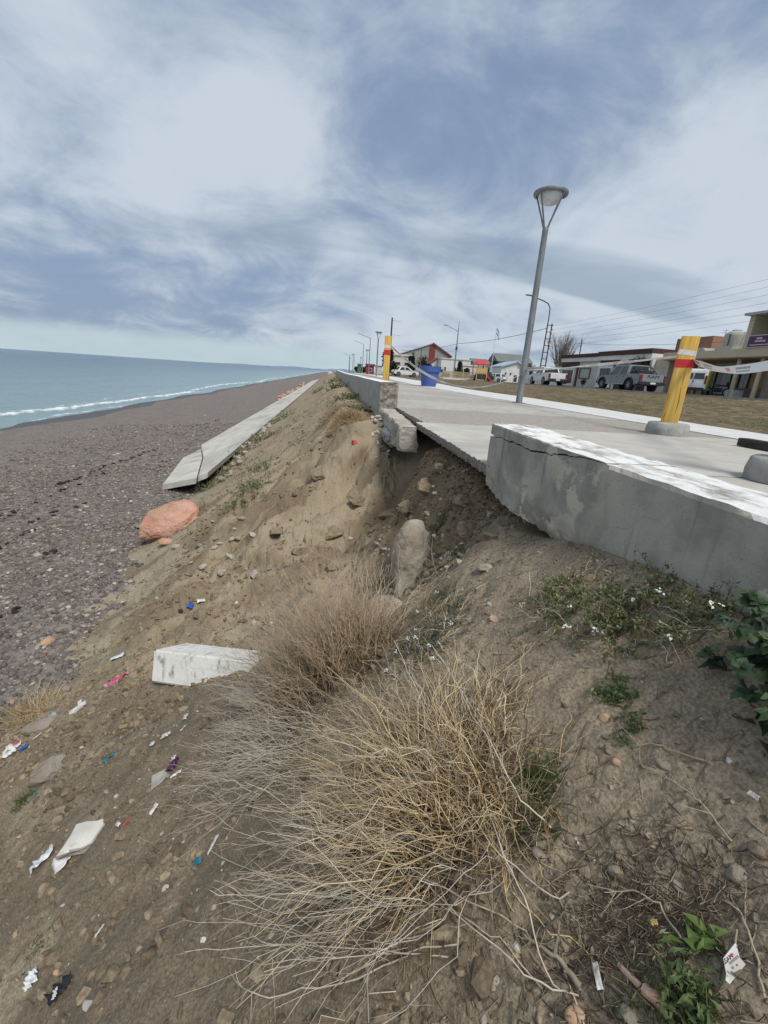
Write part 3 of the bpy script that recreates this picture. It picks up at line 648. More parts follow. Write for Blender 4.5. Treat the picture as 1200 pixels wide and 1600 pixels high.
def wall_run(name, x0, x1, y0, y1, ztop, zbot, mt, parent=None, dy=0.03, nz=12, nx=6, amp=0.004, ragged=0.0, end_mat=None, seed=0.0, lean=0.0, wear=1.0):
    """closed prism along Y; ztop/zbot are functions of y; the faces carry a fine unevenness"""
    ny = max(3, int(abs(y1 - y0) / dy)); ys = np.linspace(y0, y1, ny + 1)
    ring = [(0, k / nz) for k in range(nz)] + [(i / nx, 1.0) for i in range(nx)] + [(1, 1 - k / nz) for k in range(nz)] + [(1 - i / nx, 0.0) for i in range(nx)]
    ring = np.array(ring); n = len(ring)
    zt = np.array([ztop(v) for v in ys]); zb = np.array([zbot(v) for v in ys])
    Y = np.repeat(ys[:, None], n, 1); U = np.repeat(ring[None, :, 0], ny + 1, 0); W = np.repeat(ring[None, :, 1], ny + 1, 0)
    X = x0 + (x1 - x0) * U; Z = zb[:, None] + (zt - zb)[:, None] * W
    d = fbm(Y + U * 5, Z + seed, 0.22, 4, 0.55, seed=seed + 1.0)
    X = X + np.where(U < 0.5, -1, 1) * amp * d
    # arrises worn round
    edge = ((U < 0.01) | (U > 0.99)) & (W > 0.985)
    X = X + np.where(edge, np.where(U < 0.5, 1, -1) * wear * (0.006 + 0.012 * np.clip(fbm(Y, U, 0.12, 3, 0.6, seed=seed + 4.0), 0, 1)), 0)
    Z = Z - np.where(W > 0.985, 0.004 * np.clip(fbm(Y, X, 0.1, 3, 0.6, seed=seed + 6.0), -1, 1) + edge * 0.006 * wear, 0)
    if ragged:
        low = np.clip(1 - W / 0.30, 0, 1)
        rg = 0.6 * fbm(Y, Z, 0.5, 3, 0.5, seed=seed + 8.0) + 0.28 * fbm(Y, Z, 0.09, 4, 0.7, seed=seed + 18.0)
        X = X + np.where(U < 0.5, 1, 0) * low * ragged * (0.35 + rg)
    X = X + lean * (Z - zb[:, None])
    idx = np.arange((ny + 1) * n).reshape(ny + 1, n); nxt = np.roll(idx, -1, 1)
    q = np.stack([idx[:-1], nxt[:-1], nxt[1:], idx[1:]], -1).reshape(-1, 4)
    co = np.stack([X, Y, Z], -1).reshape(-1, 3).tolist(); fs = q.tolist()
    # end caps as fans of quads between the two sides
    mats = [0] * len(fs)
    def cap(row, flip, mi):
        L = idx[row]
        left = list(L[:nz + 1]); right = list(L[nz + nx:2 * nz + nx + 1])[::-1]
        base = len(co); cols_ = nx; g = []
        for k in range(nz + 1):
            a, b_ = np.array(co[left[k]]), np.array(co[right[k]])
            rowi = [left[k]]
            for i in range(1, cols_):
                p = a + (b_ - a) * i / cols_
                p[1] += (0.035 if mi else 0.006) * float(fbm(np.array([p[0]]), np.array([p[2]]), 0.09, 3, 0.6, seed=seed + 3)[0])
                co.append(p.tolist()); rowi.append(len(co) - 1)
            rowi.append(right[k]); g.append(rowi)
        for k in range(nz):
            for i in range(cols_):
                f = [g[k][i], g[k][i+1], g[k+1][i+1], g[k+1][i]]
                fs.append(f if not flip else f[::-1]); mats.append(mi)
    cap(0, False, 1 if end_mat else 0); cap(ny, True, 0)
    me = bpy.data.meshes.new(name); me.from_pydata(co, [], fs)
    bm = bmesh.new(); bm.from_mesh(me); bmesh.ops.remove_doubles(bm, verts=bm.verts[:], dist=1e-5); bmesh.ops.recalc_face_normals(bm, faces=bm.faces[:]); 
    bm.to_mesh(me); bm.free()
    if end_mat:
        cen = [p.center.y for p in me.polygons]; nrm = [abs(p.normal.y) for p in me.polygons]
        me.polygons.foreach_set('material_index', [1 if (abs(c - y0) < 0.06 and k > 0.5) else 0 for c, k in zip(cen, nrm)])
    return link(name, me, [mt, end_mat] if end_mat else mt, parent, smooth=False)

# the near parapet: undermined, its coping split off along a jagged crack
near = empty('parapet_wall', (0, 0, 0), label='undermined grey concrete parapet with cracked coping and flaking white top, nearest the camera', cat='wall')
def crack(y):
    t = max(0.0, min(1.0, (y - 1.42) / 0.75)); t = t * t * (3 - 2 * t)
    j = 0.010 * float(fbm(np.array([y]), np.array([0.0]), 0.10, 3, 0.65, seed=2.2)[0]) + 0.012 * float(fbm(np.array([y]), np.array([5.0]), 0.33, 2, seed=7.2)[0])
    return 0.25 - 0.006 - 0.062 * t + j * min(1.0, t * 3)
def wall_foot(y):
    r = 0.012 * float(fbm(np.array([y]), np.array([1.0]), 0.06, 4, 0.7, seed=12.0)[0]) + 0.04 * float(fbm(np.array([y]), np.array([1.0]), 0.5, 2, seed=14.0)[0])
    return -0.175 + r + 0.05 * max(0.0, min(1.0, (y - 2.25) / 0.35)) - 0.02 * max(0, 1.6 - y)
wall_run('wall_body', 1.0, 1.275, 1.42, 2.62, lambda y: crack(y) - 0.0, wall_foot, MAT['wall'], near, dy=0.012, nz=28, ragged=0.05, seed=1.0, wear=0.0)
wall_run('wall_body', 1.0, 1.275, -1.6, 1.42, lambda y: 0.25, lambda y: wall_foot(y), MAT['wall'], near, dy=0.02, nz=22, ragged=0.02, seed=1.0)
wall_run('coping', 0.996, 1.277, 1.44, 2.605, lambda y: 0.25 + 0.010 * max(0, (y - 1.6)), lambda y: min(0.246, crack(y) + 0.005 + 0.010 * max(0.0, y - 1.6)), MAT['wall'], near, dy=0.012, nz=5, seed=31.0, wear=0.6)
# torn lumps of the old footing still clinging under its free end
for k, (yy, zz, s) in enumerate([(2.48, -0.16, 0.10), (2.3, -0.175, 0.11), (2.08, -0.18, 0.09), (1.86, -0.19, 0.10)]):
    pass

# the far parapet: a row of cast blocks
far_wall = empty('parapet_wall', (0, 0, 0), label='long far parapet of grey concrete blocks with broken pebbly end and white top', cat='wall')
y = 7.36; k = 0
def far_top(v): return 0.385 + (float(np.interp(v, [7, 25, 62], [0, 0.03, 0.26])))
for L_ in (5.2, 5.6, 5.6, 6.0, 6.0, 6.0, 6.0, 6.0, 6.0):
    z0 = -0.26 if k == 0 else -0.3
    wall_run('wall_block', 0.83 + random.uniform(-0.006, 0.006), 1.13, y, y + L_ - 0.02, lambda v: far_top(v) + (0.008 if k % 2 else 0), lambda v: z0, MAT['wall_far'], far_wall, dy=0.06 if k < 2 else 0.4, nz=10, amp=0.006, end_mat=MAT['rubble'] if k == 0 else None, seed=40.0 + k)
    y += L_; k += 1

# -- rocks
def rock_mesh(name, seed, size, sub=3, cuts=7, rough=0.06, deep=0.72):
    rs = np.random.default_rng(seed); bm = bmesh.new(); bmesh.ops.create_icosphere(bm, subdivisions=sub, radius=1.0)
    P = np.array([v.co[:] for v in bm.verts])
    for i in range(cuts):
        n = rs.normal(size=3); n /= np.linalg.norm(n); d = rs.uniform(deep - 0.18, deep + 0.14)
        h = P @ n; P = P - np.outer(np.clip(h - d, 0, None), n)
    nn = fbm(P[:, 0] + seed, P[:, 1] + P[:, 2] * 0.7, 0.9, 4, 0.55, seed=seed * 0.37 % 40); P = P * (1 + rough * nn)[:, None]
    nn = fbm(P[:, 2] + seed, P[:, 0] - P[:, 1] * 0.6, 0.3, 3, 0.6, seed=seed * 0.61 % 40); P = P * (1 + rough * 0.5 * nn)[:, None]
    P = P * np.array(size)[None] * 0.5
    for v, p in zip(bm.verts, P): v.co = p
    me = bpy.data.meshes.new(name); bm.to_mesh(me); bm.free(); return me
def rock(name, p, size, mt, seed, rot=(0, 0, 0), sub=3, cuts=7, rough=0.06, sink=0.25, label=None, cat='rock', group=None, flat=True, parent=None, deep=0.72):
    me = rock_mesh(name, seed, size, sub, cuts, rough, deep)
    o = link(name, me, mt, parent, smooth=not flat); o.location = (p[0], p[1], p[2] + size[2] * (0.5 - sink)); o.rotation_euler = rot
    return tag(o, label, cat if parent is None else None, group)
def fragment(name, poly, th, M, mt, seed=0, label=None, cat=None, parent=None, rag=0.006, bevel=0.006, top_mat=None):
    """a broken slab: outline in its own plane, thickness th, ragged edges"""
    rs = random.Random(seed); pts = []
    for i, (a, b_) in enumerate(poly):
        c, d = poly[(i + 1) % len(poly)]; n = max(1, int(math.hypot(c - a, d - b_) / 0.035))
        for j in range(n):
            t = j / n; pts.append((a + (c - a) * t + rs.uniform(-rag, rag), b_ + (d - b_) * t + rs.uniform(-rag, rag)))
    bm = bmesh.new(); n = len(pts)
    top = [bm.verts.new((x, y, th / 2)) for x, y in pts]; mid = [bm.verts.new((x * 1.0 + rs.uniform(-rag, rag) * 1.5, y + rs.uniform(-rag, rag) * 1.5, 0)) for x, y in pts]; bot = [bm.verts.new((x, y, -th / 2)) for x, y in pts]
    ft = bm.faces.new(top); bm.faces.new(bot[::-1])
    for i in range(n):
        j = (i + 1) % n; bm.faces.new((mid[i], mid[j], top[j], top[i])); bm.faces.new((bot[i], bot[j], mid[j], mid[i]))
    bmesh.ops.recalc_face_normals(bm, faces=bm.faces[:])
    if bevel: bmesh.ops.bevel(bm, geom=[e for e in ft.edges], offset=bevel, segments=1, affect='EDGES')
    if top_mat:
        for f in bm.faces: f.material_index = 1 if f.normal.z > 0.8 else 0
    me = bpy.data.meshes.new(name); bm.to_mesh(me); bm.free()
    o = link(name, me, [mt, top_mat] if top_mat else mt, parent); o.matrix_world = M
    return tag(o, label, cat)
def frame(p, xdir, zdir):
    z = Vector(zdir).normalized(); x = Vector(xdir); x = (x - z * x.dot(z)).normalized(); y = z.cross(x)
    m = Matrix.Identity(4)
    for i in range(3): m[i][0] = x[i]; m[i][1] = y[i]; m[i][2] = z[i]; m[i][3] = p[i]
    return m

# torn footing below the broken end of the far parapet
foot_e = empty('broken_footing', (0.98, 6.9, -0.2), label='torn footing of grey gravel and pale concrete under the end of the far parapet', cat='rubble')
def child_rock(name, parent, p, size, mt, seed, **kw):
    o = rock(name, Vector(p) - Vector(parent.location), size, mt, seed, parent=parent, **kw); return o
o = wall_run('concrete_lump', 0.87, 1.09, 5.28, 7.34, lambda y: -0.035 - 0.05 * (7.3 - y) / 2 + 0.02 * float(fbm(np.array([y]), np.array([2.0]), 0.35, 3, seed=3.0)[0]), lambda y: -0.36 - 0.02 * (7.3 - y) + 0.05 * float(fbm(np.array([y]), np.array([7.0]), 0.4, 3, seed=6.0)[0]), MAT['frag_tan'], None, dy=0.035, nz=10, nx=8, amp=0.05, ragged=0.08, seed=66.0)
o.parent = foot_e; o.location = -Vector(foot_e.location)
child_rock('gravel_mass', foot_e, (0.86, 7.0, -0.36), (0.28, 0.75, 0.34), MAT['grout'], 11, sub=5, rough=0.26, cuts=4)
child_rock('gravel_mass', foot_e, (0.90, 6.35, -0.40), (0.22, 0.9, 0.26), MAT['grout'], 14, sub=5, rough=0.26, cuts=4)
child_rock('concrete_lump', foot_e, (0.74, 6.72, -0.42), (0.16, 0.24, 0.16), MAT['frag_tan'], 13, rot=(0.2, 0.4, 0.6), sub=4, cuts=10)
rs = random.Random(77)
for k in range(26):
    s_ = rs.uniform(0.03, 0.085); xx, yy_ = rs.uniform(0.66, 0.92), rs.uniform(6.1, 7.25)
    child_rock('broken_piece', foot_e, (xx, yy_, gz(xx, yy_) + 0.01 + (0.08 if xx > 0.9 else 0)), (s_ * 1.3, s_, s_ * 0.8), MAT[rs.choice(['grout', 'old_concrete', 'frag_tan'])], 700 + k, rot=(rs.uniform(-.5, .5), rs.uniform(-.5, .5), rs.uniform(0, 3)), sub=2, cuts=7)

# revetment of cast slabs at the foot of the bank
rev = empty('revetment', (-3.6, 11, -2.3), label='sloping concrete revetment of long slabs between the bank and the shingle', cat='revetment')
MAT['revet'] = mat('revetment_concrete', (0.42, 0.40, 0.355), (0.52, 0.50, 0.45), scale=3.2, rough=0.9, bump=0.4, bscale=30, c3=(0.34, 0.32, 0.28), stretch=(1.0, 0.35, 1), spec=0.2)
MAT['revet_stain'] = mat('revetment_stained', (0.46, 0.44, 0.39), (0.56, 0.535, 0.48), scale=2.6, rough=0.9, bump=0.6, bscale=30, c3=(0.22, 0.19, 0.15), stretch=(0.4, 1.3, 1), spec=0.2)
def rev_slab(pts, th, mt):
    me = bpy.data.meshes.new('slab'); n = len(pts)
    base = Vector(rev.location)
    v = [Vector(p) - base for p in pts] + [Vector(p) - base - Vector((0.03, 0, th)) for p in pts]
    me.from_pydata(v, [], [tuple(range(n)), tuple(range(n, 2 * n))[::-1]] + [(i, i + n, (i + 1) % n + n, (i + 1) % n) for i in range(n)])
    bm = bmesh.new(); bm.from_mesh(me); bmesh.ops.recalc_face_normals(bm, faces=bm.faces[:]); bmesh.ops.bevel(bm, geom=bm.edges[:], offset=0.012, segments=1, affect='EDGES'); bm.to_mesh(me); bm.free()
    return link('slab', me, mt, rev)
def rz_(x): return float(np.interp(x, [-5.2, -3.9, -2.75], [-2.55, -2.36, -1.93]))
rev_slab([(-4.0, 10.95, -2.42), (-2.96, 10.2, -2.03), (-3.86, 14.0, -2.33), (-4.55, 16.4, -2.50), (-4.75, 15.0, -2.56)], 0.16, MAT['revet_stain'])
lo_x = lambda y: float(np.interp(y, [10.2, 14, 17.2, 140], [-2.93, -3.83, -4.75, -4.75]))
ycuts = [10.25, 14.0, 17.2, 21, 25, 29, 34, 40, 47, 56, 68, 84, 104, 128]
for a, b_ in zip(ycuts[:-1], ycuts[1:]):
    rev_slab([(lo_x(a), a + 0.012, rz_(lo_x(a))), (-2.72, a + 0.012, -1.90), (-2.72, b_ - 0.012, -1.90), (lo_x(b_), b_ - 0.012, rz_(lo_x(b_)))], 0.16, MAT['revet'])

# ------------------------------------------------------------------ boulders and broken pieces
MAT['red_rock'] = mat('red_sandstone', (0.43, 0.22, 0.155), (0.56, 0.34, 0.25), scale=3.5, rough=0.92, bump=1.0, bscale=10, c3=(0.36, 0.25, 0.165), spec=0.15)
MAT['grey_rock'] = mat('grey_rock', (0.22, 0.205, 0.18), (0.34, 0.32, 0.285), scale=5, rough=0.92, bump=0.9, bscale=18, c3=(0.24, 0.20, 0.15), spec=0.15)
MAT['brown_rock'] = mat('brown_rock', (0.17, 0.135, 0.10), (0.27, 0.22, 0.165), scale=7, rough=0.92, bump=0.8, bscale=22, spec=0.15)
MAT['orange_rock'] = mat('orange_stone', (0.38, 0.235, 0.145), (0.47, 0.32, 0.215), scale=8, rough=0.85, bump=0.4, bscale=30)
p = on_ground(268, 826)
def hull_rock(name, pts, mt, p, rz, label, cat, sub=4, rough=0.02, seed=1):
    bm = bmesh.new(); [bm.verts.new(q) for q in pts]; bmesh.ops.convex_hull(bm, input=bm.verts[:]); bmesh.ops.triangulate(bm, faces=bm.faces[:]); bmesh.ops.bevel(bm, geom=bm.edges[:], offset=0.03, segments=1, affect='EDGES'); bmesh.ops.triangulate(bm, faces=bm.faces[:])
    for _ in range(sub): bmesh.ops.subdivide_edges(bm, edges=[e_ for e_ in bm.edges if e_.calc_length() > 0.045], cuts=1, use_grid_fill=True)
    bmesh.ops.recalc_face_normals(bm, faces=bm.faces[:]); bm.normal_update(); P = np.array([v.co[:] for v in bm.verts])
    d = rough * (1.5 * fbm(P[:, 0] + seed, P[:, 1] + P[:, 2] * 0.8, 0.35, 4, 0.6, seed=seed) + np.floor(3 * fbm(P[:, 0] - P[:, 2], P[:, 1] + 0.5 * P[:, 2], 0.5, 3, seed=seed + 5.0)) * 0.4)
    for v, k in zip(bm.verts, d): v.co += v.normal * float(k)
    me = bpy.data.meshes.new(name); bm.to_mesh(me); bm.free(); o = link(name, me, mt); o.location = p; o.rotation_euler = (0, 0, rz); return tag(o, label, cat)
hull_rock('red_boulder', [(-0.50, -0.20, -0.1), (-0.48, -0.25, 0.18), (-0.34, -0.05, 0.36), (0.00, 0.10, 0.47), (0.30, 0.08, 0.50), (0.46, -0.08, 0.42), (0.44, -0.28, 0.06), (0.15, -0.40, -0.1), (0.10, -0.40, 0.14), (-0.2, -0.38, 0.02), (0.44, 0.35, 0.15), (-0.35, 0.35, 0.18), (0.1, 0.45, 0.28), (0.4, 0.3, -0.1), (-0.4, 0.3, -0.1), (0.24, -0.32, 0.30)], MAT['red_rock'], p, 0.25, 'big angular red sandstone boulder at the near tip of the revetment', 'boulder', rough=0.022, seed=4)
p = on_ground(300, 800); rock('earth_rock', p, (0.5, 0.4, 0.4), MAT['brown_rock'], 6, rot=(0, 0, 0.4), label='brown rock half buried just behind the red boulder', sub=4)
p = on_ground(258, 851); rock('pink_stone', p, (0.24, 0.17, 0.14), MAT['red_rock'], 8, rot=(0.2, 0, 0.6), label='small pinkish broken stone in front of the red boulder')
p = on_ground(248, 843); rock('white_stone', p, (0.13, 0.09, 0.12), MAT['old_concrete'], 9, rot=(0.4, 0.3, 0.2), label='pale grey stone leaning against the base of the red boulder')
p = on_ground(225, 826); rock('grey_stone', p, (0.34, 0.22, 0.12), MAT['grey_rock'], 10, label='flat grey stone on the shingle beside the red boulder')

# the white painted block of parapet lying on the bank
p = Vector((-0.72, 2.60, -1.52)); tip = Vector((-1.22, 2.82, -1.60))
MAT['block'] = mat('block_paint', (0.74, 0.73, 0.68), (0.66, 0.65, 0.60), scale=5, rough=0.85, bump=0.4, bscale=40, c3=None, spec=0.2)
def block_material():
    mt = concrete_wall_material('fallen_block', (0.72, 0.71, 0.66), (0.65, 0.64, 0.59), painted_top=False, stain=(0.66, 0.64, 0.57)); 
    nt = mt.node_tree; N = nt.nodes; L = nt.links; b = N['Principled BSDF']
    tc = N.new('ShaderNodeTexCoord'); mp = N.new('ShaderNodeMapping'); mp.inputs['Scale'].default_value = (9, 4, 3.2); L.new(tc.outputs['Object'], mp.inputs[0])
    n = N.new('ShaderNodeTexNoise'); n.inputs['Scale'].default_value = 2.6; n.inputs['Detail'].default_value = 7; n.inputs['Roughness'].default_value = 0.6; L.new(mp.outputs[0], n.inputs['Vector'])
    r = N.new('ShaderNodeMapRange'); L.new(n.outputs['Fac'], r.inputs[0]); r.inputs[1].default_value = 0.54; r.inputs[2].default_value = 0.70
    mx = N.new('ShaderNodeMix'); mx.data_type = 'RGBA'; old = b.inputs['Base Color'].links[0].from_socket; L.new(r.outputs[0], mx.inputs[0]); L.new(old, mx.inputs[6]); mx.inputs[7].default_value = (0.27, 0.265, 0.25, 1); L.new(mx.outputs[2], b.inputs['Base Color'])
    return mt
b = MB(); b.box((0, 0, 0), (0.84, 0.215, 0.30)); o = b.build('fallen_block', block_material(), bevel=0.012)
tip = Vector((-1.12, 2.76, -1.52)); inn = Vector((-0.50, 2.26, -1.30)); xd = (inn - tip).normalized(); zd = Vector((-0.46, -0.78, 0.36)).normalized()
M_ = frame(Vector((0, 0, 0)), xd, zd); zz = M_.col[2].xyz; yy_ = M_.col[1].xyz
o.matrix_world = frame(tip + xd * 0.43 - zz * 0.17 - yy_ * 0.02, xd, zd); tag(o, 'white painted block of fallen parapet jutting from the bank behind the dry bush', 'concrete block')

# leaning concrete fragment in the gully, square white piece and others on the slope
p = on_ground(648, 905)
MAT['frag'] = mat('soil_stained_concrete', (0.33, 0.29, 0.23), (0.44, 0.395, 0.32), scale=7, rough=0.95, bump=1.0, bscale=18, c3=(0.23, 0.185, 0.135), spec=0.1)
n = gnormal(p.x, p.y, 0.15)
def gully_fragment(p):
    pts = [(-0.15, -0.03, -0.22), (-0.17, 0.02, 0.12), (-0.16, 0.04, 0.34), (-0.10, 0.05, 0.42), (0.02, 0.04, 0.44), (0.09, 0.03, 0.40), (0.13, 0.04, 0.24), (0.20, 0.02, 0.08), (0.24, 0.0, -0.12), (0.16, -0.05, -0.26), (-0.05, -0.08, 0.28), (0.05, -0.085, 0.05), (-0.12, -0.07, 0.02), (0.0, 0.22, 0.3), (0.14, 0.25, 0.0), (-0.14, 0.25, 0.05)]
    T = Euler((-0.50, 0.10, 0.05)).to_matrix(); return [tuple(T @ Vector(q)) for q in pts]
hull_rock('concrete_fragment', gully_fragment(p), MAT['frag'], p + Vector((0.01, 0.05, 0.02)), 0.0, 'broad soil stained concrete fragment leaning in the gully under the parapet', 'concrete fragment', sub=4, rough=0.020, seed=7)
p = on_ground(603, 960); rock('clay_lump', p, (0.30, 0.26, 0.26), MAT['frag'], 22, rot=(0.2, 0.2, 0.3), sub=4, cuts=5, rough=0.1, sink=0.6, label='rounded lump of packed clay above the upper dry bush', cat='clay lump')
p = on_ground(140, 1310); n = gnormal(p.x, p.y, 0.12)
MAT['frag_paint'] = concrete_wall_material('fragment_paint', (0.62, 0.61, 0.54), (0.52, 0.51, 0.45), painted_top=False, stain=(0.40, 0.39, 0.35))
fragment('concrete_fragment', [(-0.085, -0.055), (0.05, -0.065), (0.09, 0.04), (-0.04, 0.055)], 0.035, frame(p + n * 0.03, (1.0, 0.25, 0), n * 0.5 + Vector((0.15, -0.15, 0.8))), MAT['old_concrete'], 3, 'square white painted concrete fragment low on the slope beside a torn white bag', 'concrete fragment', top_mat=MAT['frag_paint'])
p = on_ground(82, 1208); hull_rock('grey_rock', [(-0.12, -0.05, -0.03), (-0.13, 0.0, 0.05), (-0.06, 0.06, 0.09), (0.07, 0.07, 0.10), (0.12, 0.02, 0.05), (0.11, -0.06, -0.03), (0.02, -0.075, 0.03), (0.03, -0.03, 0.095), (-0.08, -0.05, 0.06), (0.1, 0.08, -0.04), (-0.1, 0.07, -0.04)], MAT['grey_rock'], p, 0.75, 'angular grey rock lying on the loose dark earth', 'rock', rough=0.008, seed=9)
p = on_ground(70, 1136); rock('flat_stone', p, (0.28, 0.15, 0.11), MAT['grey_rock'], 25, rot=(0, 0, 0.5), label='long flat stone under the blue grey plastic bag', sub=4, sink=0.3)
p = on_ground(248, 1222); n = gnormal(p.x, p.y); fragment('slate_piece', [(-0.05, -0.025), (0.03, -0.04), (0.055, 0.0), (0.0, 0.045)], 0.012, frame(p + n * 0.012, (0.6, 0.8, 0.1), n + Vector((0.2, -0.3, 0))), MAT['old_concrete'], 5, 'small grey slate piece beside the pale stems of the bush', 'slate', rag=0.002, bevel=0.002)
p = on_ground(385, 1105); rock('grey_stone', p + Vector((0, 0, 0.02)), (0.2, 0.13, 0.12), MAT['old_concrete'], 27, rot=(0.5, 0.3, 0.2), label='grey angular stone between the fallen block and the bush')

def many_stones():
    """single stones that the photograph lets one pick out; (px, py, size, material, label)"""
    S = [(890, 1312, .040, 'brown_rock', 'smooth brown stone with a rounded top on the trodden soil'), (918, 1308, .036, 'brown_rock', 'taller dark brown stone right of a rounded one'),
         (1064, 1388, .042, 'grey_rock', 'beige and white mottled pebble above the dry litter'), (1005, 1303, .026, 'orange_rock', 'tiny tan stone with a twig beside it'),
         (915, 1362, .05, 'brown_rock', 'dark lumpy clod at the edge of the leaf litter'), (965, 1365, .06, 'brown_rock', 'ochre tipped rock half buried in the leaf litter'),
         (900, 1588, .055, 'orange_rock', 'rounded orange pebble at the very bottom'), (985, 1590, .065, 'grey_rock', 'blue grey stone beside the orange pebble'),
         (1150, 1365, .07, 'grey_rock', 'pale encrusted stone on the slope by the dry stalks'), (1185, 1330, .06, 'brown_rock', 'layered brown stone next to the frame edge'),
         (773, 968, .05, 'orange_rock', 'orange tan stone on the crust below the gully'), (880, 938, .055, 'frag', 'flat tan flake of crust below the wall'),
         (945, 1122, .035, 'orange_rock', 'ochre pebble near the low green weed'), (952, 1172, .035, 'grey_rock', 'dark blue grey pebble below the green weed'), (962, 1190, .030, 'orange_rock', 'orange pebble below the dark one'),
         (1040, 1195, .05, 'grey_rock', 'wide grey stone under the curled twig'), (770, 1490, .028, 'grey_rock', 'dark slate pebble among the lowest bush stems'), (843, 1335, .06, 'grey_rock', 'dark glossy stone under the bush roots'),
         (600, 745, .07, 'frag', 'small tan stone at the mouth of the gully'), (693, 838, .05, 'old_concrete', 'white rounded stone in the gully weeds'),
         (765, 945, .035, 'old_concrete', 'white pebble where the gully meets the crust'), (700, 870, .07, 'old_concrete', 'grey broken stone among the gully weeds'), (760, 890, .09, 'frag', 'angular grey stone under the hanging wall'), (720, 880, .05, 'frag', 'brownish stone beside the gully weeds'),
         (170, 1190, .03, 'orange_rock', 'thin tan stone beside the angular grey rock'), (105, 1078, .09, 'grey_rock', 'flat stone on the line between soil and shingle'), (160, 1090, .10, 'brown_rock', 'brown stone below the pink wrapper'), (145, 1112, .08, 'brown_rock', 'round brown clod below the white carton'),
         (35, 1100, .06, 'grey_rock', 'dark stone inside the dry tuft'), (90, 1283, .06, 'brown_rock', 'brown clod above the square white fragment'), (60, 1272, .05, 'brown_rock', 'smaller brown clod near the low green tuft'),
         (60, 868, .16, 'old_concrete', 'lone white stone on the dark shingle'), (100, 985, .2, 'grey_rock', 'broad pale cobble at the edge of the shingle'), (75, 1003, .17, 'orange_rock', 'sandy coloured cobble close to the broad pale one'), (115, 990, .1, 'old_concrete', 'small white cobble beside the broad pale one'), (320, 650, .2, 'old_concrete', 'distant white stone on the beach'),
         (90, 1520, .03, 'orange_rock', 'small tan stone low on the earth slope'), (140, 1570, .04, 'old_concrete', 'long white stone at the bottom of the slope'), (310, 1300, .03, 'brown_rock', 'dark stone near the stick of white plastic')]
    for k, (px, py, s, m_, lab) in enumerate(S):
        p = on_ground(px, py); rs = random.Random(k); s *= (0.5 if py > 1290 else 0.7) if py > 900 and px > 500 else 0.85
        rock('stone', p, (s * rs.uniform(1.1, 1.5), s, s * rs.uniform(0.6, 0.85)), MAT[m_], 60 + k, rot=(rs.uniform(-.3, .3), rs.uniform(-.3, .3), rs.uniform(0, 3)), sub=3, cuts=6, rough=0.09, sink=0.42, label=lab, cat='stone', flat=False)
many_stones()
MAT['lump'] = mat('slumped_earth', (0.19, 0.148, 0.10), (0.29, 0.232, 0.158), scale=22, rough=0.95, bump=1.0, bscale=40, c3=(0.23, 0.18, 0.12), spec=0.1)
for k, (px, py, s_) in enumerate([(610, 800, .30), (575, 850, .34), (540, 880, .26), (640, 790, .2), (670, 760, .2), (720, 780, .16), (735, 830, .18), (590, 900, .24), (520, 830, .22), (470, 860, .24), (430, 830, .2), (560, 780, .26), (500, 740, .3), (450, 770, .22), (690, 730, .16), (600, 700, .2), (770, 840, .14), (640, 850, .2)]):
    rs = random.Random(900 + k); p = on_ground(px, py)
    rock('earth_clod', p, (s_ * rs.uniform(1.1, 1.6), s_, s_ * 0.6), MAT['lump'], 930 + k, rot=(rs.uniform(-.5, .5), rs.uniform(-.5, .5), rs.uniform(0, 3)), sub=4, cuts=9, rough=0.16, sink=0.62, label=('large' if s_ >= .24 else 'small') + ' slumped lump of earth on the ' + ('cut face of the mound' if px < 560 else 'floor of the gully' if py > 780 else 'soil under the slab'), cat='earth clod', group='slumped lumps of earth')
# rubble along the upper edge of the revetment and down its near end
rs = random.Random(5)
for k in range(46):
    y = 10.3 + 16 * (k / 46) ** 1.4; x = -2.62 + rs.uniform(-0.25, 0.32) + (0.1 if y < 13 else 0); s = rs.uniform(0.08, 0.24)
    rock('rubble_stone', (x, y, gz(x, y)), (s * 1.3, s, s * 0.7), MAT['old_concrete' if k % 2 else 'frag'], 200 + k, rot=(rs.uniform(-.4, .4), rs.uniform(-.4, .4), rs.uniform(0, 3)), sub=2, cuts=6, sink=0.2, label=('nearest' if y < 13 else 'middle' if y < 18 else 'farthest') + (' large' if s > 0.16 else ' small') + (' pale' if k % 2 else ' tan grey') + ' rubble stone along the upper edge of the revetment', cat='rubble', group='rubble along the revetment')
for k in range(22):
    px, py = rs.uniform(275, 400), rs.uniform(800, 900); p = on_ground(px, py); s = rs.uniform(0.05, 0.13)
    rock('slope_stone', p, (s * 1.5, s, s * 0.5), MAT[rs.choice(['old_concrete', 'frag', 'grey_rock', 'frag', 'brown_rock'])], 300 + k, rot=(rs.uniform(-.3, .3), rs.uniform(-.3, .3), rs.uniform(0, 3)), sub=2, cuts=6, sink=0.2, label=('large' if s > 0.09 else 'small') + ' flat broken stone scattered on the ' + ('upper' if py < 850 else 'lower') + ' part of the toe behind the red boulder', cat='stone', group='stones on the toe of the bank')
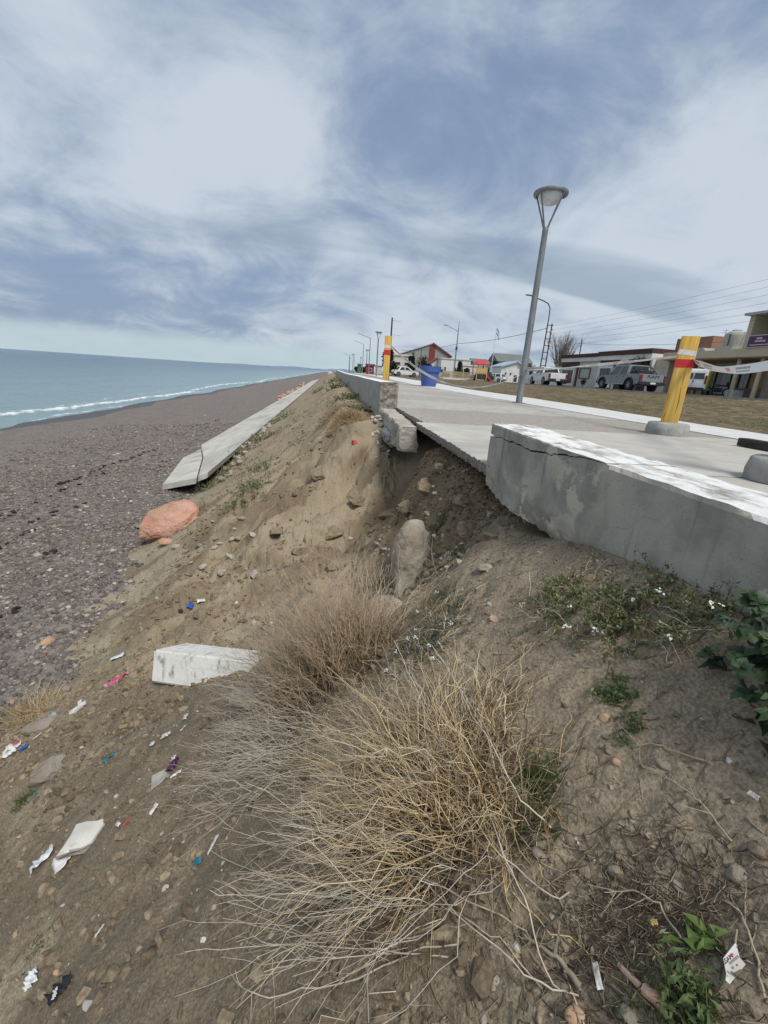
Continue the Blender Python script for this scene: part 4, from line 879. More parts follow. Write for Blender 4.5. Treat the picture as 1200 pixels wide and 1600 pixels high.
for k in range(26):
    px = 438 + 42 * (k / 26) + rs.uniform(-4, 4); py = 622 - 24 * (k / 26) + rs.uniform(-2, 3); p = at_z(px, py, -2.5); s = rs.uniform(0.25, 0.6)
    p.x = min(p.x, -4.95); p.z = gz(p.x, p.y)
    rock('armour_stone', p, (s * 1.3, s, s * 0.8), MAT['orange_rock'] if k % 3 else MAT['red_rock'], 400 + k, rot=(rs.uniform(-.4, .4), rs.uniform(-.4, .4), rs.uniform(0, 3)), sub=2, cuts=7, sink=0.15, label=('big ' if s > 0.42 else 'small ') + ('orange' if k % 3 else 'reddish') + ' stone in the line on the beach far along the revetment', cat='stone', group='orange stones on the far beach')

# ================================================================== LAMP, POSTS, PLANTER, TAPE
MAT['galv'] = mat('galvanised_steel', (0.20, 0.215, 0.225), (0.275, 0.29, 0.30), scale=9, rough=0.55, metal=0.55, bump=0.1, bscale=50, stretch=(1, 1, 0.3))
MAT['lens'] = mat('lamp_lens', (0.62, 0.64, 0.66), (0.68, 0.70, 0.72), scale=4, rough=0.12, spec=0.6)
MAT['dark_steel'] = mat('dark_painted_steel', (0.030, 0.034, 0.040), (0.055, 0.06, 0.068), scale=6, rough=0.5, metal=0.2)
def promenade_lamp(loc, label, h=4.85, full=True, group='promenade lamps', tilt=0.0):
    e = empty('street_lamp', loc, 0, label, 'street lamp', group)
    b = MB(); b.lathe([(0.085, 0.0), (0.085, 0.9), (0.078, 2.4), (0.068, 4.02), (0.075, 4.05), (0.06, 4.12)] if full else [(0.085, 0), (0.068, 4.1)], 14 if full else 8); b.build('pole', MAT['galv'], e, auto=40)
    if full:
        b = MB(); b.lathe([(0.17, 0.0), (0.17, 0.018), (0.10, 0.02)], 16); b.build('base_plate', MAT['galv'], e, auto=40)
    top = 4.80
    for k in range(3 if not full else 4):
        a = k * math.pi / 2 + 0.5 if full else k * 2.1
        b = MB(); c, s = math.cos(a), math.sin(a)
        b.tube([(0.02 * c, 0.02 * s, 4.0), (0.10 * c, 0.10 * s, 4.2), (0.37 * c, 0.37 * s, top - 0.02)], [0.020, 0.020, 0.018] if full else 0.025, 6); b.build('arm', MAT['galv'], e, auto=40)
    nn_ = 32 if full else 12
    b = MB(); b.lathe([(0.335, top - 0.035), (0.385, top - 0.03), (0.40, top), (0.395, top + 0.03), (0.36, top + 0.05), (0.18, top + 0.062), (0.0, top + 0.064)], nn_, cap=False); b.lathe([(0.335, top - 0.035), (0.325, top - 0.005), (0.0, top - 0.002)], nn_, cap=False); hd = b.build('lamp_head', MAT['galv'], e, auto=40)
    b = MB(); b.lathe([(0.285, top - 0.01), (0.275, top - 0.10), (0.22, top - 0.17), (0.11, top - 0.215), (0.0, top - 0.225)], 24 if full else 10, cap=False); b.build('lens', MAT['lens'], e, smooth=True)
    return e
promenade_lamp((5.06, 11.52, 0.0), 'tall galvanised lamp post with round head standing beside the pale path, nearest')
for k, (px, py, t, lab) in enumerate([(588, 585, 51, 'promenade lamp behind the far yellow post'), (572, 583, 92, 'middle promenade lamp near the red kiosk'), (551, 581, 118, 'small distant promenade lamp above the end of the parapet')]):
    p = at(px, py, t); promenade_lamp((p.x, p.y, prom_z(p.y)), lab, full=False)
for k, (px, t) in enumerate([(546, 150), (563, 142)]):
    p = at(px, 580, t); promenade_lamp((p.x, p.y, 0.4), ('farthest tiny lamp on the promenade', 'tiny lamp on the promenade just before the farthest')[k], full=False)

def wood_material():
    mt = bpy.data.materials.new('yellow_painted_wood'); mt.use_nodes = True; nt = mt.node_tree; N = nt.nodes; L = nt.links; b = N['Principled BSDF']; b.inputs['Roughness'].default_value = 0.75
    tc = N.new('ShaderNodeTexCoord'); mp = N.new('ShaderNodeMapping'); mp.inputs['Scale'].default_value = (16, 16, 1.1); L.new(tc.outputs['Object'], mp.inputs[0])
    n = N.new('ShaderNodeTexNoise'); n.inputs['Scale'].default_value = 2.2; n.inputs['Detail'].default_value = 8; n.inputs['Distortion'].default_value = 0.4; L.new(mp.outputs[0], n.inputs['Vector'])
    cr = N.new('ShaderNodeValToRGB'); L.new(n.outputs['Fac'], cr.inputs[0]); e = cr.color_ramp.elements; e[0].position = 0.30; e[0].color = (0.22, 0.11, 0.02, 1); e[1].position = 0.74; e[1].color = (0.70, 0.50, 0.19, 1)
    k = e.new(0.40); k.color = (0.56, 0.33, 0.06, 1); k = e.new(0.56); k.color = (0.64, 0.40, 0.08, 1)
    sp = N.new('ShaderNodeSeparateXYZ'); L.new(tc.outputs['Object'], sp.inputs[0])
    L.new(cr.outputs[0], b.inputs['Base Color']); bp = N.new('ShaderNodeBump'); bp.inputs['Strength'].default_value = 0.5; bp.inputs['Distance'].default_value = 0.006; L.new(n.outputs['Fac'], bp.inputs['Height']); L.new(bp.outputs[0], b.inputs['Normal'])
    return mt
MAT['yellow_wood'] = wood_material()
MAT['red_band'] = mat('red_paint', (0.48, 0.018, 0.025), (0.56, 0.03, 0.035), scale=14, rough=0.6, bump=0.2, bscale=40)
MAT['tape_white'] = mat('tape_wrap', (0.70, 0.68, 0.66), (0.60, 0.50, 0.48), scale=30, rough=0.5)
MAT['base_concrete'] = mat('base_concrete', (0.27, 0.265, 0.25), (0.37, 0.365, 0.345), scale=9, rough=0.92, bump=0.6, bscale=35, c3=(0.20, 0.195, 0.18))
def yellow_post(loc, h, w, d, label, rz=0.0, tilt=(0, 0), band=(0.25, 0.34), base_r=0.24, base_h=0.15, post_mat=None):
    e = empty('barrier_post', loc, rz, label, 'post', 'yellow barrier posts')
    b = MB(); prof = [(base_r * 1.02, 0), (base_r * 1.03, base_h * 0.4), (base_r * 0.97, base_h * 0.92), (base_r * 0.9, base_h), (0.0, base_h + 0.004)]
    b.lathe(prof, 26); o = b.build('base', MAT['base_concrete'], e, auto=45)
    T = Matrix.Translation((0, 0, base_h - 0.03)) @ Euler((tilt[0], tilt[1], 0)).to_matrix().to_4x4()
    b = MB(); b.box((0, 0, 0), (w, d, h), bev=0.006, M=T @ Matrix.Translation((0, 0, h / 2))); o = b.build('timber', post_mat or MAT['yellow_wood'], e, auto=40)
    z1 = h * (1 - band[0]); z0 = h * (1 - band[1])
    b = MB(); b.box((0, 0, 0), (w + 0.006, d + 0.006, z1 - z0), M=T @ Matrix.Translation((0, 0, (z0 + z1) / 2))); b.build('red_band', MAT['red_band'], e)
    b = MB(); b.box((0, 0, 0), (w + 0.004, d + 0.004, 0.06), M=T @ Matrix.Translation((0, 0, z1 + 0.075)) @ Matrix.Rotation(0.10, 4, 'Y')); b.build('tape_wrap', MAT['tape_white'], e)
    # a long drying split in the timber
    b = MB(); b.tube([T @ Vector((w * 0.18, -d / 2 - 0.0005, 0.16)), T @ Vector((w * 0.22, -d / 2 - 0.0005, 0.3)), T @ Vector((w * 0.14, -d / 2 - 0.0005, 0.47))], [0.001, 0.004, 0.001], 5); b.build('split', MAT['dark_steel'], e)
    return e
POST1 = (4.32, 5.18, 0.0); POST2 = (2.98, 2.42, 0.0); POST3 = (1.36, 11.05, 0.0)
yellow_post(POST1, 1.06, 0.185, 0.085, 'yellow timber post with red band on a round concrete foot, nearest the wall', rz=-0.55)
yellow_post(POST3, 1.26, 0.15, 0.08, 'far yellow timber post with red band just behind the end of the far parapet', rz=-0.1)
MAT['grey_post'] = mat('weathered_timber', (0.09, 0.085, 0.08), (0.16, 0.15, 0.14), scale=5, rough=0.85, stretch=(8, 8, 0.6))
yellow_post(POST2, 1.1, 0.12, 0.09, 'barrier post cut by the picture edge, its round concrete foot showing behind the near wall', rz=-0.4)
b = MB(); b.box((0, 0, 0.05), (0.13, 1.7, 0.085), bev=0.01); o = b.build('dark_plank', mat('charred_timber', (0.022, 0.019, 0.017), (0.06, 0.053, 0.047), scale=4, rough=0.85, stretch=(10, 1, 10), bump=0.6, bscale=20)); o.location = (4.57, 3.47, 0.0); o.rotation_euler = (0, 0, 0.03); tag(o, 'dark weathered timber plank lying on the promenade at the picture edge', 'plank')

MAT['blue_plastic'] = mat('blue_plastic', (0.055, 0.105, 0.34), (0.065, 0.125, 0.39), scale=2, rough=0.42, bump=0.05, bscale=20)
e = empty('planter', (5.62, 25.4, 0.01), 0, 'big blue tapered plastic planter standing on the promenade', 'planter')
b = MB(); b.lathe([(0.40, 0.0), (0.415, 0.03), (0.545, 0.80), (0.545, 0.84)], 28); b.build('pot', MAT['blue_plastic'], e, auto=40)
b = MB(); b.lathe([(0.555, 0.80), (0.60, 0.805), (0.635, 1.06), (0.65, 1.10), (0.61, 1.105), (0.585, 1.05), (0.56, 0.85)], 28, cap=False); b.build('rim', MAT['blue_plastic'], e, auto=40)
b = MB(); b.lathe([(0.0, 0.97), (0.58, 0.96)], 28, cap=False); b.build('soil_fill', MAT['brown_rock'], e)

def tape_material(name, dense=1.0):
    mt = bpy.data.materials.new(name); mt.use_nodes = True; nt = mt.node_tree; N = nt.nodes; L = nt.links; b = N['Principled BSDF']; b.inputs['Roughness'].default_value = 0.4
    uv = N.new('ShaderNodeUVMap'); uv.uv_map = 'UVMap'; sp = N.new('ShaderNodeSeparateXYZ'); L.new(uv.outputs[0], sp.inputs[0])
    def m_(op, a, c=None):
        n = N.new('ShaderNodeMath'); n.operation = op
        for i, v in enumerate((a, c)):
            if v is None: continue
            if isinstance(v, (int, float)): n.inputs[i].default_value = v
            else: L.new(v, n.inputs[i])
        return n.outputs[0]
    s = m_('FRACT', m_('DIVIDE', sp.outputs[0], 1.15)); v = sp.outputs[1]
    def band(x, a, c): return m_('MULTIPLY', m_('GREATER_THAN', x, a), m_('LESS_THAN', x, c))
    fine = m_('FRACT', m_('MULTIPLY', sp.outputs[0], 38.0)); letters = m_('LESS_THAN', fine, 0.68)
    red = m_('MULTIPLY', m_('MULTIPLY', band(s, 0.06, 0.19), band(v, 0.26, 0.78)), letters)
    blk = m_('MULTIPLY', m_('MULTIPLY', band(s, 0.32, 0.60), m_('ADD', band(v, 0.50, 0.76), band(v, 0.20, 0.36))), letters)
    def mx(f, a, c):
        n = N.new('ShaderNodeMix'); n.data_type = 'RGBA'; L.new(f, n.inputs[0])
        for i, q in ((6, a), (7, c)):
            if isinstance(q, tuple): n.inputs[i].default_value = (*q, 1)
            else: L.new(q, n.inputs[i])
        return n.outputs[2]
    col = mx(red, (0.78, 0.79, 0.82), (0.55, 0.06, 0.09)); col = mx(blk, col, (0.10, 0.10, 0.12))
    L.new(col, b.inputs['Base Color']); return mt
MAT['tape'] = tape_material('barrier_tape')
def tape(name, a, c, sag, label, width=0.075, twist=(0, 0), n=40, wob=0.02, seed=0):
    rs = random.Random(seed); a = Vector(a); c = Vector(c); vs = []; uv = []; L_ = (c - a).length; side = (c - a).cross(Vector((0, 0, 1))).normalized()
    for i in range(n + 1):
        t = i / n; p = a.lerp(c, t) - Vector((0, 0, sag * 4 * t * (1 - t))) + side * (wob * math.sin(t * 9 + seed))
        th = twist[0] + (twist[1] - twist[0]) * t + 0.25 * math.sin(t * 13 + seed)
        d = (Vector((0, 0, 1)) * math.cos(th) + side * math.sin(th)) * width / 2
        vs += [p - d, p + d]; uv += [(t * L_, 0), (t * L_, 1)]
    me = bpy.data.meshes.new(name); me.from_pydata(vs, [], [(2 * i, 2 * i + 2, 2 * i + 3, 2 * i + 1) for i in range(n)])
    ul = me.uv_layers.new(name='UVMap')
    for lp in me.loops: ul.data[lp.index].uv = uv[lp.vertex_index]
    o = link(name, me, MAT['tape'], smooth=True); return tag(o, label, 'barrier tape', 'barrier tapes')
tape('barrier_tape', (POST3[0] + 0.08, POST3[1], 1.16), (5.0, 11.50, 0.74), 0.60, 'white and red barrier tape drooping from the far yellow post to the lamp', twist=(0.9, 1.25), seed=1)
tape('barrier_tape', (5.12, 11.48, 0.86), (POST1[0] - 0.05, POST1[1] + 0.05, 0.955), 0.03, 'taut barrier tape from the lamp to the near yellow post, passing before the grey pickup', twist=(1.35, 1.1), width=0.06, seed=2)
tape('barrier_tape', (POST1[0] + 0.07, POST1[1] - 0.06, 0.90), (POST2[0] + 0.02, POST2[1], 0.86), 0.13, 'printed barrier tape sagging from the near yellow post towards the picture edge', twist=(0.75, 0.1), width=0.078, seed=3)

# ================================================================== LOOSE STONES AND EARTH
ICO = None
def ico():
    bm = bmesh.new(); bmesh.ops.create_icosphere(bm, subdivisions=1, radius=1.0)
    v = np.array([x.co[:] for x in bm.verts]); f = np.array([[q.index for q in p.verts] for p in bm.faces]); bm.free(); return v, f
ICO_V, ICO_F = ico()
# the bare 12-vertex solid: 20 faces a stone
def ico12():
    t = (1 + 5 ** 0.5) / 2
    v = np.array([(-1, t, 0), (1, t, 0), (-1, -t, 0), (1, -t, 0), (0, -1, t), (0, 1, t), (0, -1, -t), (0, 1, -t), (t, 0, -1), (t, 0, 1), (-t, 0, -1), (-t, 0, 1)]); v /= np.linalg.norm(v[0])
    f = np.array([(0, 11, 5), (0, 5, 1), (0, 1, 7), (0, 7, 10), (0, 10, 11), (1, 5, 9), (5, 11, 4), (11, 10, 2), (10, 7, 6), (7, 1, 8), (3, 9, 4), (3, 4, 2), (3, 2, 6), (3, 6, 8), (3, 8, 9), (4, 9, 5), (2, 4, 11), (6, 2, 10), (8, 6, 7), (9, 8, 1)])
    return v, f
I12_V, I12_F = ico12()
def scatter(name, P, S, cols, mt, flat=0.6, jit=0.22, smooth=True, seed=1, kind='stuff', big=False):
    """P (n,3) ground points, S (n) sizes (radius), cols (n,3): irregular pebbles joined into one mass"""
    V, Fc = (ICO_V, ICO_F) if big else (I12_V, I12_F)
    r = np.random.default_rng(seed); n = len(P); k = len(V)
    v = V[None] * (1 + jit * r.normal(size=(n, k, 1)).clip(-1.6, 1.6))
    sc = np.stack([S * r.uniform(0.9, 1.5, n), S * r.uniform(0.7, 1.05, n), S * flat * r.uniform(0.7, 1.25, n)], 1)
    v = v * sc[:, None]
    a = r.uniform(0, 2 * np.pi, n); t = r.normal(0, 0.3, n); ca, sa, ct, st = np.cos(a), np.sin(a), np.cos(t), np.sin(t)
    x, y, z = v[..., 0], v[..., 1], v[..., 2]
    y, z = y * ct[:, None] - z * st[:, None], y * st[:, None] + z * ct[:, None]
    x, y = x * ca[:, None] - y * sa[:, None], x * sa[:, None] + y * ca[:, None]
    v = np.stack([x, y, z], -1) + P[:, None]
    f = (Fc[None] + (np.arange(n) * k)[:, None, None]).reshape(-1, 3)
    c = np.repeat(cols[:, None], k, 1).reshape(-1, 3)
    o = link(name, raw_mesh(name, v.reshape(-1, 3), f, c, smooth), mt)
    return tag(o, kind=kind) if kind else o
MAT['pebble'] = mat('pebble', None, (0.72, 0.70, 0.68), scale=30, rough=0.85, attr='Col', spec=0.25)
MAT['clod'] = mat('clod', None, (0.62, 0.60, 0.58), scale=60, rough=0.95, attr='Col', spec=0.1, bump=0.5, bscale=120)
PAL = np.array([(0.16, 0.14, 0.122), (0.205, 0.18, 0.155), (0.125, 0.108, 0.096), (0.26, 0.237, 0.212), (0.32, 0.29, 0.255), (0.215, 0.17, 0.142), (0.37, 0.28, 0.225), (0.46, 0.43, 0.385)])
PW = np.array([0.24, 0.22, 0.18, 0.13, 0.09, 0.07, 0.04, 0.03])
def shingle(n, x0, x1, y0, y1, smin, smax, seed, name):
    r = np.random.default_rng(seed); x = r.uniform(x0, x1, n); y = r.uniform(y0, y1, n)
    zb = sample_bank(x, y); zg = beach_height(x, y); ok = zg > zb - 0.02
    # nothing that the camera's frame leaves out on the seaward side
    ok &= (x > -1.02 * y - 1.2)
    x, y, zg = x[ok], y[ok], zg[ok]; m_ = len(x)
    S = smin * (smax / smin) ** (r.random(m_) ** 2.2)
    c = PAL[r.choice(len(PAL), m_, p=PW)] * r.uniform(0.75, 1.25, (m_, 1))
    return scatter(name, np.stack([x, y, zg + S * 0.18], 1), S, c, MAT['pebble'], 0.55, 0.16, True, seed)
shingle(14500, -6.6, -2.1, 3.0, 8.5, 0.009, 0.045, 1, 'shingle_pebbles')
shingle(9500, -9.5, -2.6, 8.0, 14.5, 0.013, 0.05, 2, 'shingle_pebbles')
shingle(6000, -15.5, -4.4, 13, 26, 0.022, 0.065, 3, 'shingle_pebbles')
# dark weed and wrack left in broken lines along the old tide mark
r = np.random.default_rng(9); wp = []
for (px, py, ln, m_) in [(20, 802, 1.2, 26), (36, 838, 0.8, 18), (112, 752, 1.1, 34), (100, 765, 0.6, 12), (62, 812, 0.5, 10), (152, 735, 1.4, 22), (190, 722, 1.6, 24), (222, 710, 1.6, 18), (160, 742, 0.8, 14), (262, 720, 0.5, 8), (75, 868, 0.35, 10), (330, 660, 3.0, 16), (300, 668, 2.5, 14), (130, 790, 0.4, 8), (12, 960, 0.4, 10)]:
    c_ = on_ground(px, py); m_ = max(4, int(m_ * 0.55)); t_ = r.normal(0, 0.4, m_) * ln; wp.append(np.stack([c_.x + 0.10 * t_ + r.normal(0, 0.06, m_), c_.y + t_, np.zeros(m_)], 1))
wp = np.concatenate(wp); wp[:, 2] = beach_height(wp[:, 0], wp[:, 1]) + 0.02
scatter('tide_wrack', wp, r.uniform(0.02, 0.06, len(wp)), np.tile((0.03, 0.026, 0.022), (len(wp), 1)), MAT['pebble'], 0.4, 0.3, False, 5)

def clods(n, x0, x1, y0, y1, smin, smax, seed, name, pal, dens=None, flat=0.7, power=2.4):
    r = np.random.default_rng(seed); x = r.uniform(x0, x1, n); y = y0 + (y1 - y0) * r.random(n) ** 1.25
    z = sample_bank(x, y); ok = z > beach_height(x, y) - 0.01
    d = 0.5 + 1.5 * fbm(x, y, 0.8, 3, seed=91.0 + seed) if dens is None else dens(x, y)
    ok &= r.random(n) < np.clip(d, 0.08, 1); x, y, z = x[ok], y[ok], z[ok]; m_ = len(x)
    S = smin * (smax / smin) ** (r.random(m_) ** power)
    c = np.array(pal)[r.integers(0, len(pal), m_)] * r.uniform(0.75, 1.2, (m_, 1))
    return scatter(name, np.stack([x, y, z + S * 0.15], 1), S, c, MAT['clod'], flat, 0.26, False, seed)
EARTH = [(0.205, 0.163, 0.114), (0.235, 0.188, 0.13), (0.165, 0.13, 0.092), (0.28, 0.225, 0.158)]
CRUST = [(0.27, 0.222, 0.16), (0.31, 0.256, 0.185), (0.22, 0.178, 0.125)]
SAND = [(0.32, 0.25, 0.162), (0.28, 0.216, 0.14), (0.24, 0.185, 0.12)]
clods(12500, -2.5, 0.35, 0.15, 3.4, 0.0035, 0.026, 11, 'loose_earth', EARTH)
clods(9000, 0.1, 1.0, 0.15, 2.2, 0.0014, 0.009, 12, 'soil_crumbs', CRUST)
clods(15000, -2.9, 1.2, 2.3, 7.6, 0.003, 0.03, 13, 'bank_crumbs', SAND + CRUST[2:], dens=lambda x, y: np.where((y > 5.4) | (x > 0.6), 0.10, 0.5) + np.where(sample_bank(x, y) < -1.7, 0.4, 0) + 0.5 * fbm(x, y, 0.7, 3, seed=33.0))
clods(5000, -3.2, 0.8, 7.0, 16, 0.008, 0.045, 14, 'far_bank_crumbs', SAND + CRUST)
GRIT = [(0.46, 0.43, 0.37), (0.52, 0.49, 0.44), (0.34, 0.31, 0.27), (0.24, 0.23, 0.22), (0.42, 0.30, 0.2), (0.30, 0.26, 0.21)]
clods(2600, -2.4, 1.0, 0.15, 3.2, 0.0025, 0.011, 15, 'grit', GRIT, dens=lambda x, y: np.full_like(x, 0.6))
clods(700, -2.9, 1.0, 3.0, 9, 0.006, 0.03, 16, 'grit', GRIT, dens=lambda x, y: np.full_like(x, 0.5))
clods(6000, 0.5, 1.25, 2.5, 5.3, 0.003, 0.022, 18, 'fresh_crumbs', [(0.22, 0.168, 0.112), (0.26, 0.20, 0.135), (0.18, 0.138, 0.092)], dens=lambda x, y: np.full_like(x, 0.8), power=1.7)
# rubble of the gully below the broken footing
clods(700, 0.45, 1.15, 2.2, 4.0, 0.006, 0.035, 17, 'gully_rubble', GRIT + SAND, dens=lambda x, y: np.full_like(x, 0.6))

# ================================================================== VEGETATION
def strands(P, R, col, sides=3):
    """P (n,k,3) polylines, R (n,k) radii, col (n,3) or (n,k,3) -> co, faces, cols"""
    n, k, _ = P.shape
    T = np.empty_like(P); T[:, 1:-1] = P[:, 2:] - P[:, :-2]; T[:, 0] = P[:, 1] - P[:, 0]; T[:, -1] = P[:, -1] - P[:, -2]
    T /= np.linalg.norm(T, axis=-1, keepdims=True) + 1e-9
    up = np.where(np.abs(T[..., 2:3]) > 0.9, np.array([1.0, 0, 0]), np.array([0, 0, 1.0]))
    A = np.cross(T, up); A /= np.linalg.norm(A, axis=-1, keepdims=True) + 1e-9; B = np.cross(A, T)
    w = np.arange(sides) * 2 * np.pi / sides
    co = P[:, :, None] + R[:, :, None, None] * (A[:, :, None] * np.cos(w)[None, None, :, None] + B[:, :, None] * np.sin(w)[None, None, :, None])
    i = np.arange(n * k * sides).reshape(n, k, sides); nx = np.roll(i, -1, 2)
    f = np.stack([i[:, :-1], nx[:, :-1], nx[:, 1:], i[:, 1:]], -1).reshape(-1, 4)
    if col.ndim == 2: col = np.repeat(col[:, None], k, 1)
    c = np.repeat(col[:, :, None], sides, 2).reshape(-1, 3)
    return co.reshape(-1, 3), f, c
def leaves(P, D, N_, L_, W_, col, fold=0.25, curl=0.2):
    """n leaves: base P, direction D, normal N_; six-vertex folded blades -> quads"""
    n = len(P); D = D / (np.linalg.norm(D, axis=1, keepdims=True) + 1e-9); S = np.cross(D, N_); S /= np.linalg.norm(S, axis=1, keepdims=True) + 1e-9; N2 = np.cross(S, D)
    L_ = np.broadcast_to(L_, n)[:, None]; W_ = np.broadcast_to(W_, n)[:, None]
    pts = [P, P + D * L_ * 0.42 + S * W_ * 0.5 + N2 * W_ * fold * 0.5, P + D * L_ * 0.5 - N2 * 0.0, P + D * L_ * 0.42 - S * W_ * 0.5 + N2 * W_ * fold * 0.5, P + D * L_ - N2 * L_ * curl]
    co = np.stack(pts, 1).reshape(-1, 3); b = (np.arange(n) * 5)[:, None]
    f = np.concatenate([b + np.array([[0, 2, 4, 1]]), b + np.array([[0, 3, 4, 2]])], 0)
    return co, f, np.repeat(col[:, None], 5, 1).reshape(-1, 3)
def join(parts):
    cs, fs, cl, o = [], [], [], 0
    for c, f, k in parts: cs.append(c); fs.append(f + o); cl.append(k); o += len(c)
    return np.concatenate(cs), np.concatenate(fs), np.concatenate(cl)
MAT['straw'] = mat('dry_stems', None, (0.78, 0.76, 0.74), scale=18, rough=0.8, attr='Col', spec=0.2)
def leaf_material(name, sub=0.25):
    mt = mat(name, None, (0.7, 0.75, 0.7), scale=25, rough=0.6, attr='Col', spec=0.3)
    return mt
MAT['leaf'] = leaf_material('green_leaf')
def part(name, pieces, mt, parent, smooth=False):
    c, f, k = join(pieces) if isinstance(pieces, list) else pieces
    base = np.array(parent.location[:]) if parent is not None else np.zeros(3)
    return tag(link(name, raw_mesh(name, c - base[None], f, k, smooth), mt, parent), kind='stuff')

def fan(n, centre, spread, mean, jitter, lmin, lmax, rad, pal, seed, k=9, droop=0.25, wiggle=0.02, kink=0.0, paletips=0.0, ground_follow=True, pw=None):
    """n stems rising from an ellipse of ground; mean direction with angular jitter; they bow under their weight"""
    r = np.random.default_rng(seed); x = centre[0] + r.normal(0, spread[0], n); y = centre[1] + r.normal(0, spread[1], n)
    z = sample_bank(x, y) - 0.01
    d = np.array(mean)[None] + r.normal(0, 1, (n, 3)) * np.array(jitter)[None]
    # stems lean away from the middle of the clump
    d[:, 0] += (x - centre[0]) * 1.1; d[:, 1] += (y - centre[1]) * 1.1
    d[:, 2] = np.maximum(d[:, 2], -0.15); d /= np.linalg.norm(d, axis=1, keepdims=True)
    L_ = r.uniform(lmin, lmax, n) * r.uniform(0.8, 1.0, n); s = np.linspace(0, 1, k)
    P = np.stack([x, y, z], 1)[:, None] + d[:, None] * (L_[:, None] * s[None])[..., None]
    hor = d.copy(); hor[:, 2] = 0
    P[..., 2] -= (droop * L_ * r.uniform(0.4, 1.6, n))[:, None] * s[None] ** 2
    P += hor[:, None] * (0.25 * droop * L_)[:, None, None] * (s ** 2)[None, :, None]
    wv = r.normal(0, 1, (n, k, 3)); wv = np.cumsum(wv, 1) * wiggle * (L_ / k ** 0.5)[:, None, None]; wv -= wv[:, :1]; P += wv
    g = sample_bank(P[..., 0].ravel(), P[..., 1].ravel()).reshape(n, k); P[..., 2] = np.maximum(P[..., 2], g + 0.004)
    R = rad * r.uniform(0.65, 1.25, n)[:, None] * (1 - 0.72 * s)[None]
    c = np.array(pal)[r.choice(len(pal), n, p=pw)] * r.uniform(0.8, 1.2, (n, 1)); c = np.repeat(c[:, None], k, 1)
    if paletips: c = c + (np.array((0.74, 0.68, 0.58)) - c) * (paletips * np.clip((s - 0.25) / 0.6, 0, 1) * 1.0)[None, :, None]
    return P, R, c, d
def twigs_from(P, R, c, m_, lmin, lmax, ang, seed, k=5, rad=0.5, lo=0.3):
    """m_ side twigs sprouting from random stems"""
    r = np.random.default_rng(seed); n, K, _ = P.shape; i = r.integers(0, n, m_); t = r.uniform(lo, 0.95, m_) * (K - 1); j = np.floor(t).astype(int).clip(0, K - 2); f = (t - j)[:, None]
    b = P[i, j] * (1 - f) + P[i, j + 1] * f; d = P[i, j + 1] - P[i, j]; d /= np.linalg.norm(d, axis=1, keepdims=True) + 1e-9
    d = d + r.normal(0, ang, (m_, 3)); d /= np.linalg.norm(d, axis=1, keepdims=True); L_ = r.uniform(lmin, lmax, m_); s = np.linspace(0, 1, k)
    Q = b[:, None] + d[:, None] * (L_[:, None] * s)[..., None]; wv = np.cumsum(r.normal(0, 1, (m_, k, 3)), 1) * 0.05 * (L_ / k ** 0.5)[:, None, None]; wv -= wv[:, :1]; Q = Q + wv
    RR = (R[i, j] * rad)[:, None] * (1 - 0.6 * s)[None]
    return Q, RR, np.repeat(c[i, j][:, None], k, 1)
GOLD = [(0.70, 0.52, 0.26), (0.62, 0.45, 0.22), (0.52, 0.39, 0.22), (0.78, 0.64, 0.40), (0.34, 0.25, 0.15), (0.26, 0.19, 0.11)]
GREY = [(0.52, 0.46, 0.37), (0.62, 0.56, 0.47), (0.36, 0.31, 0.25), (0.74, 0.69, 0.60)]

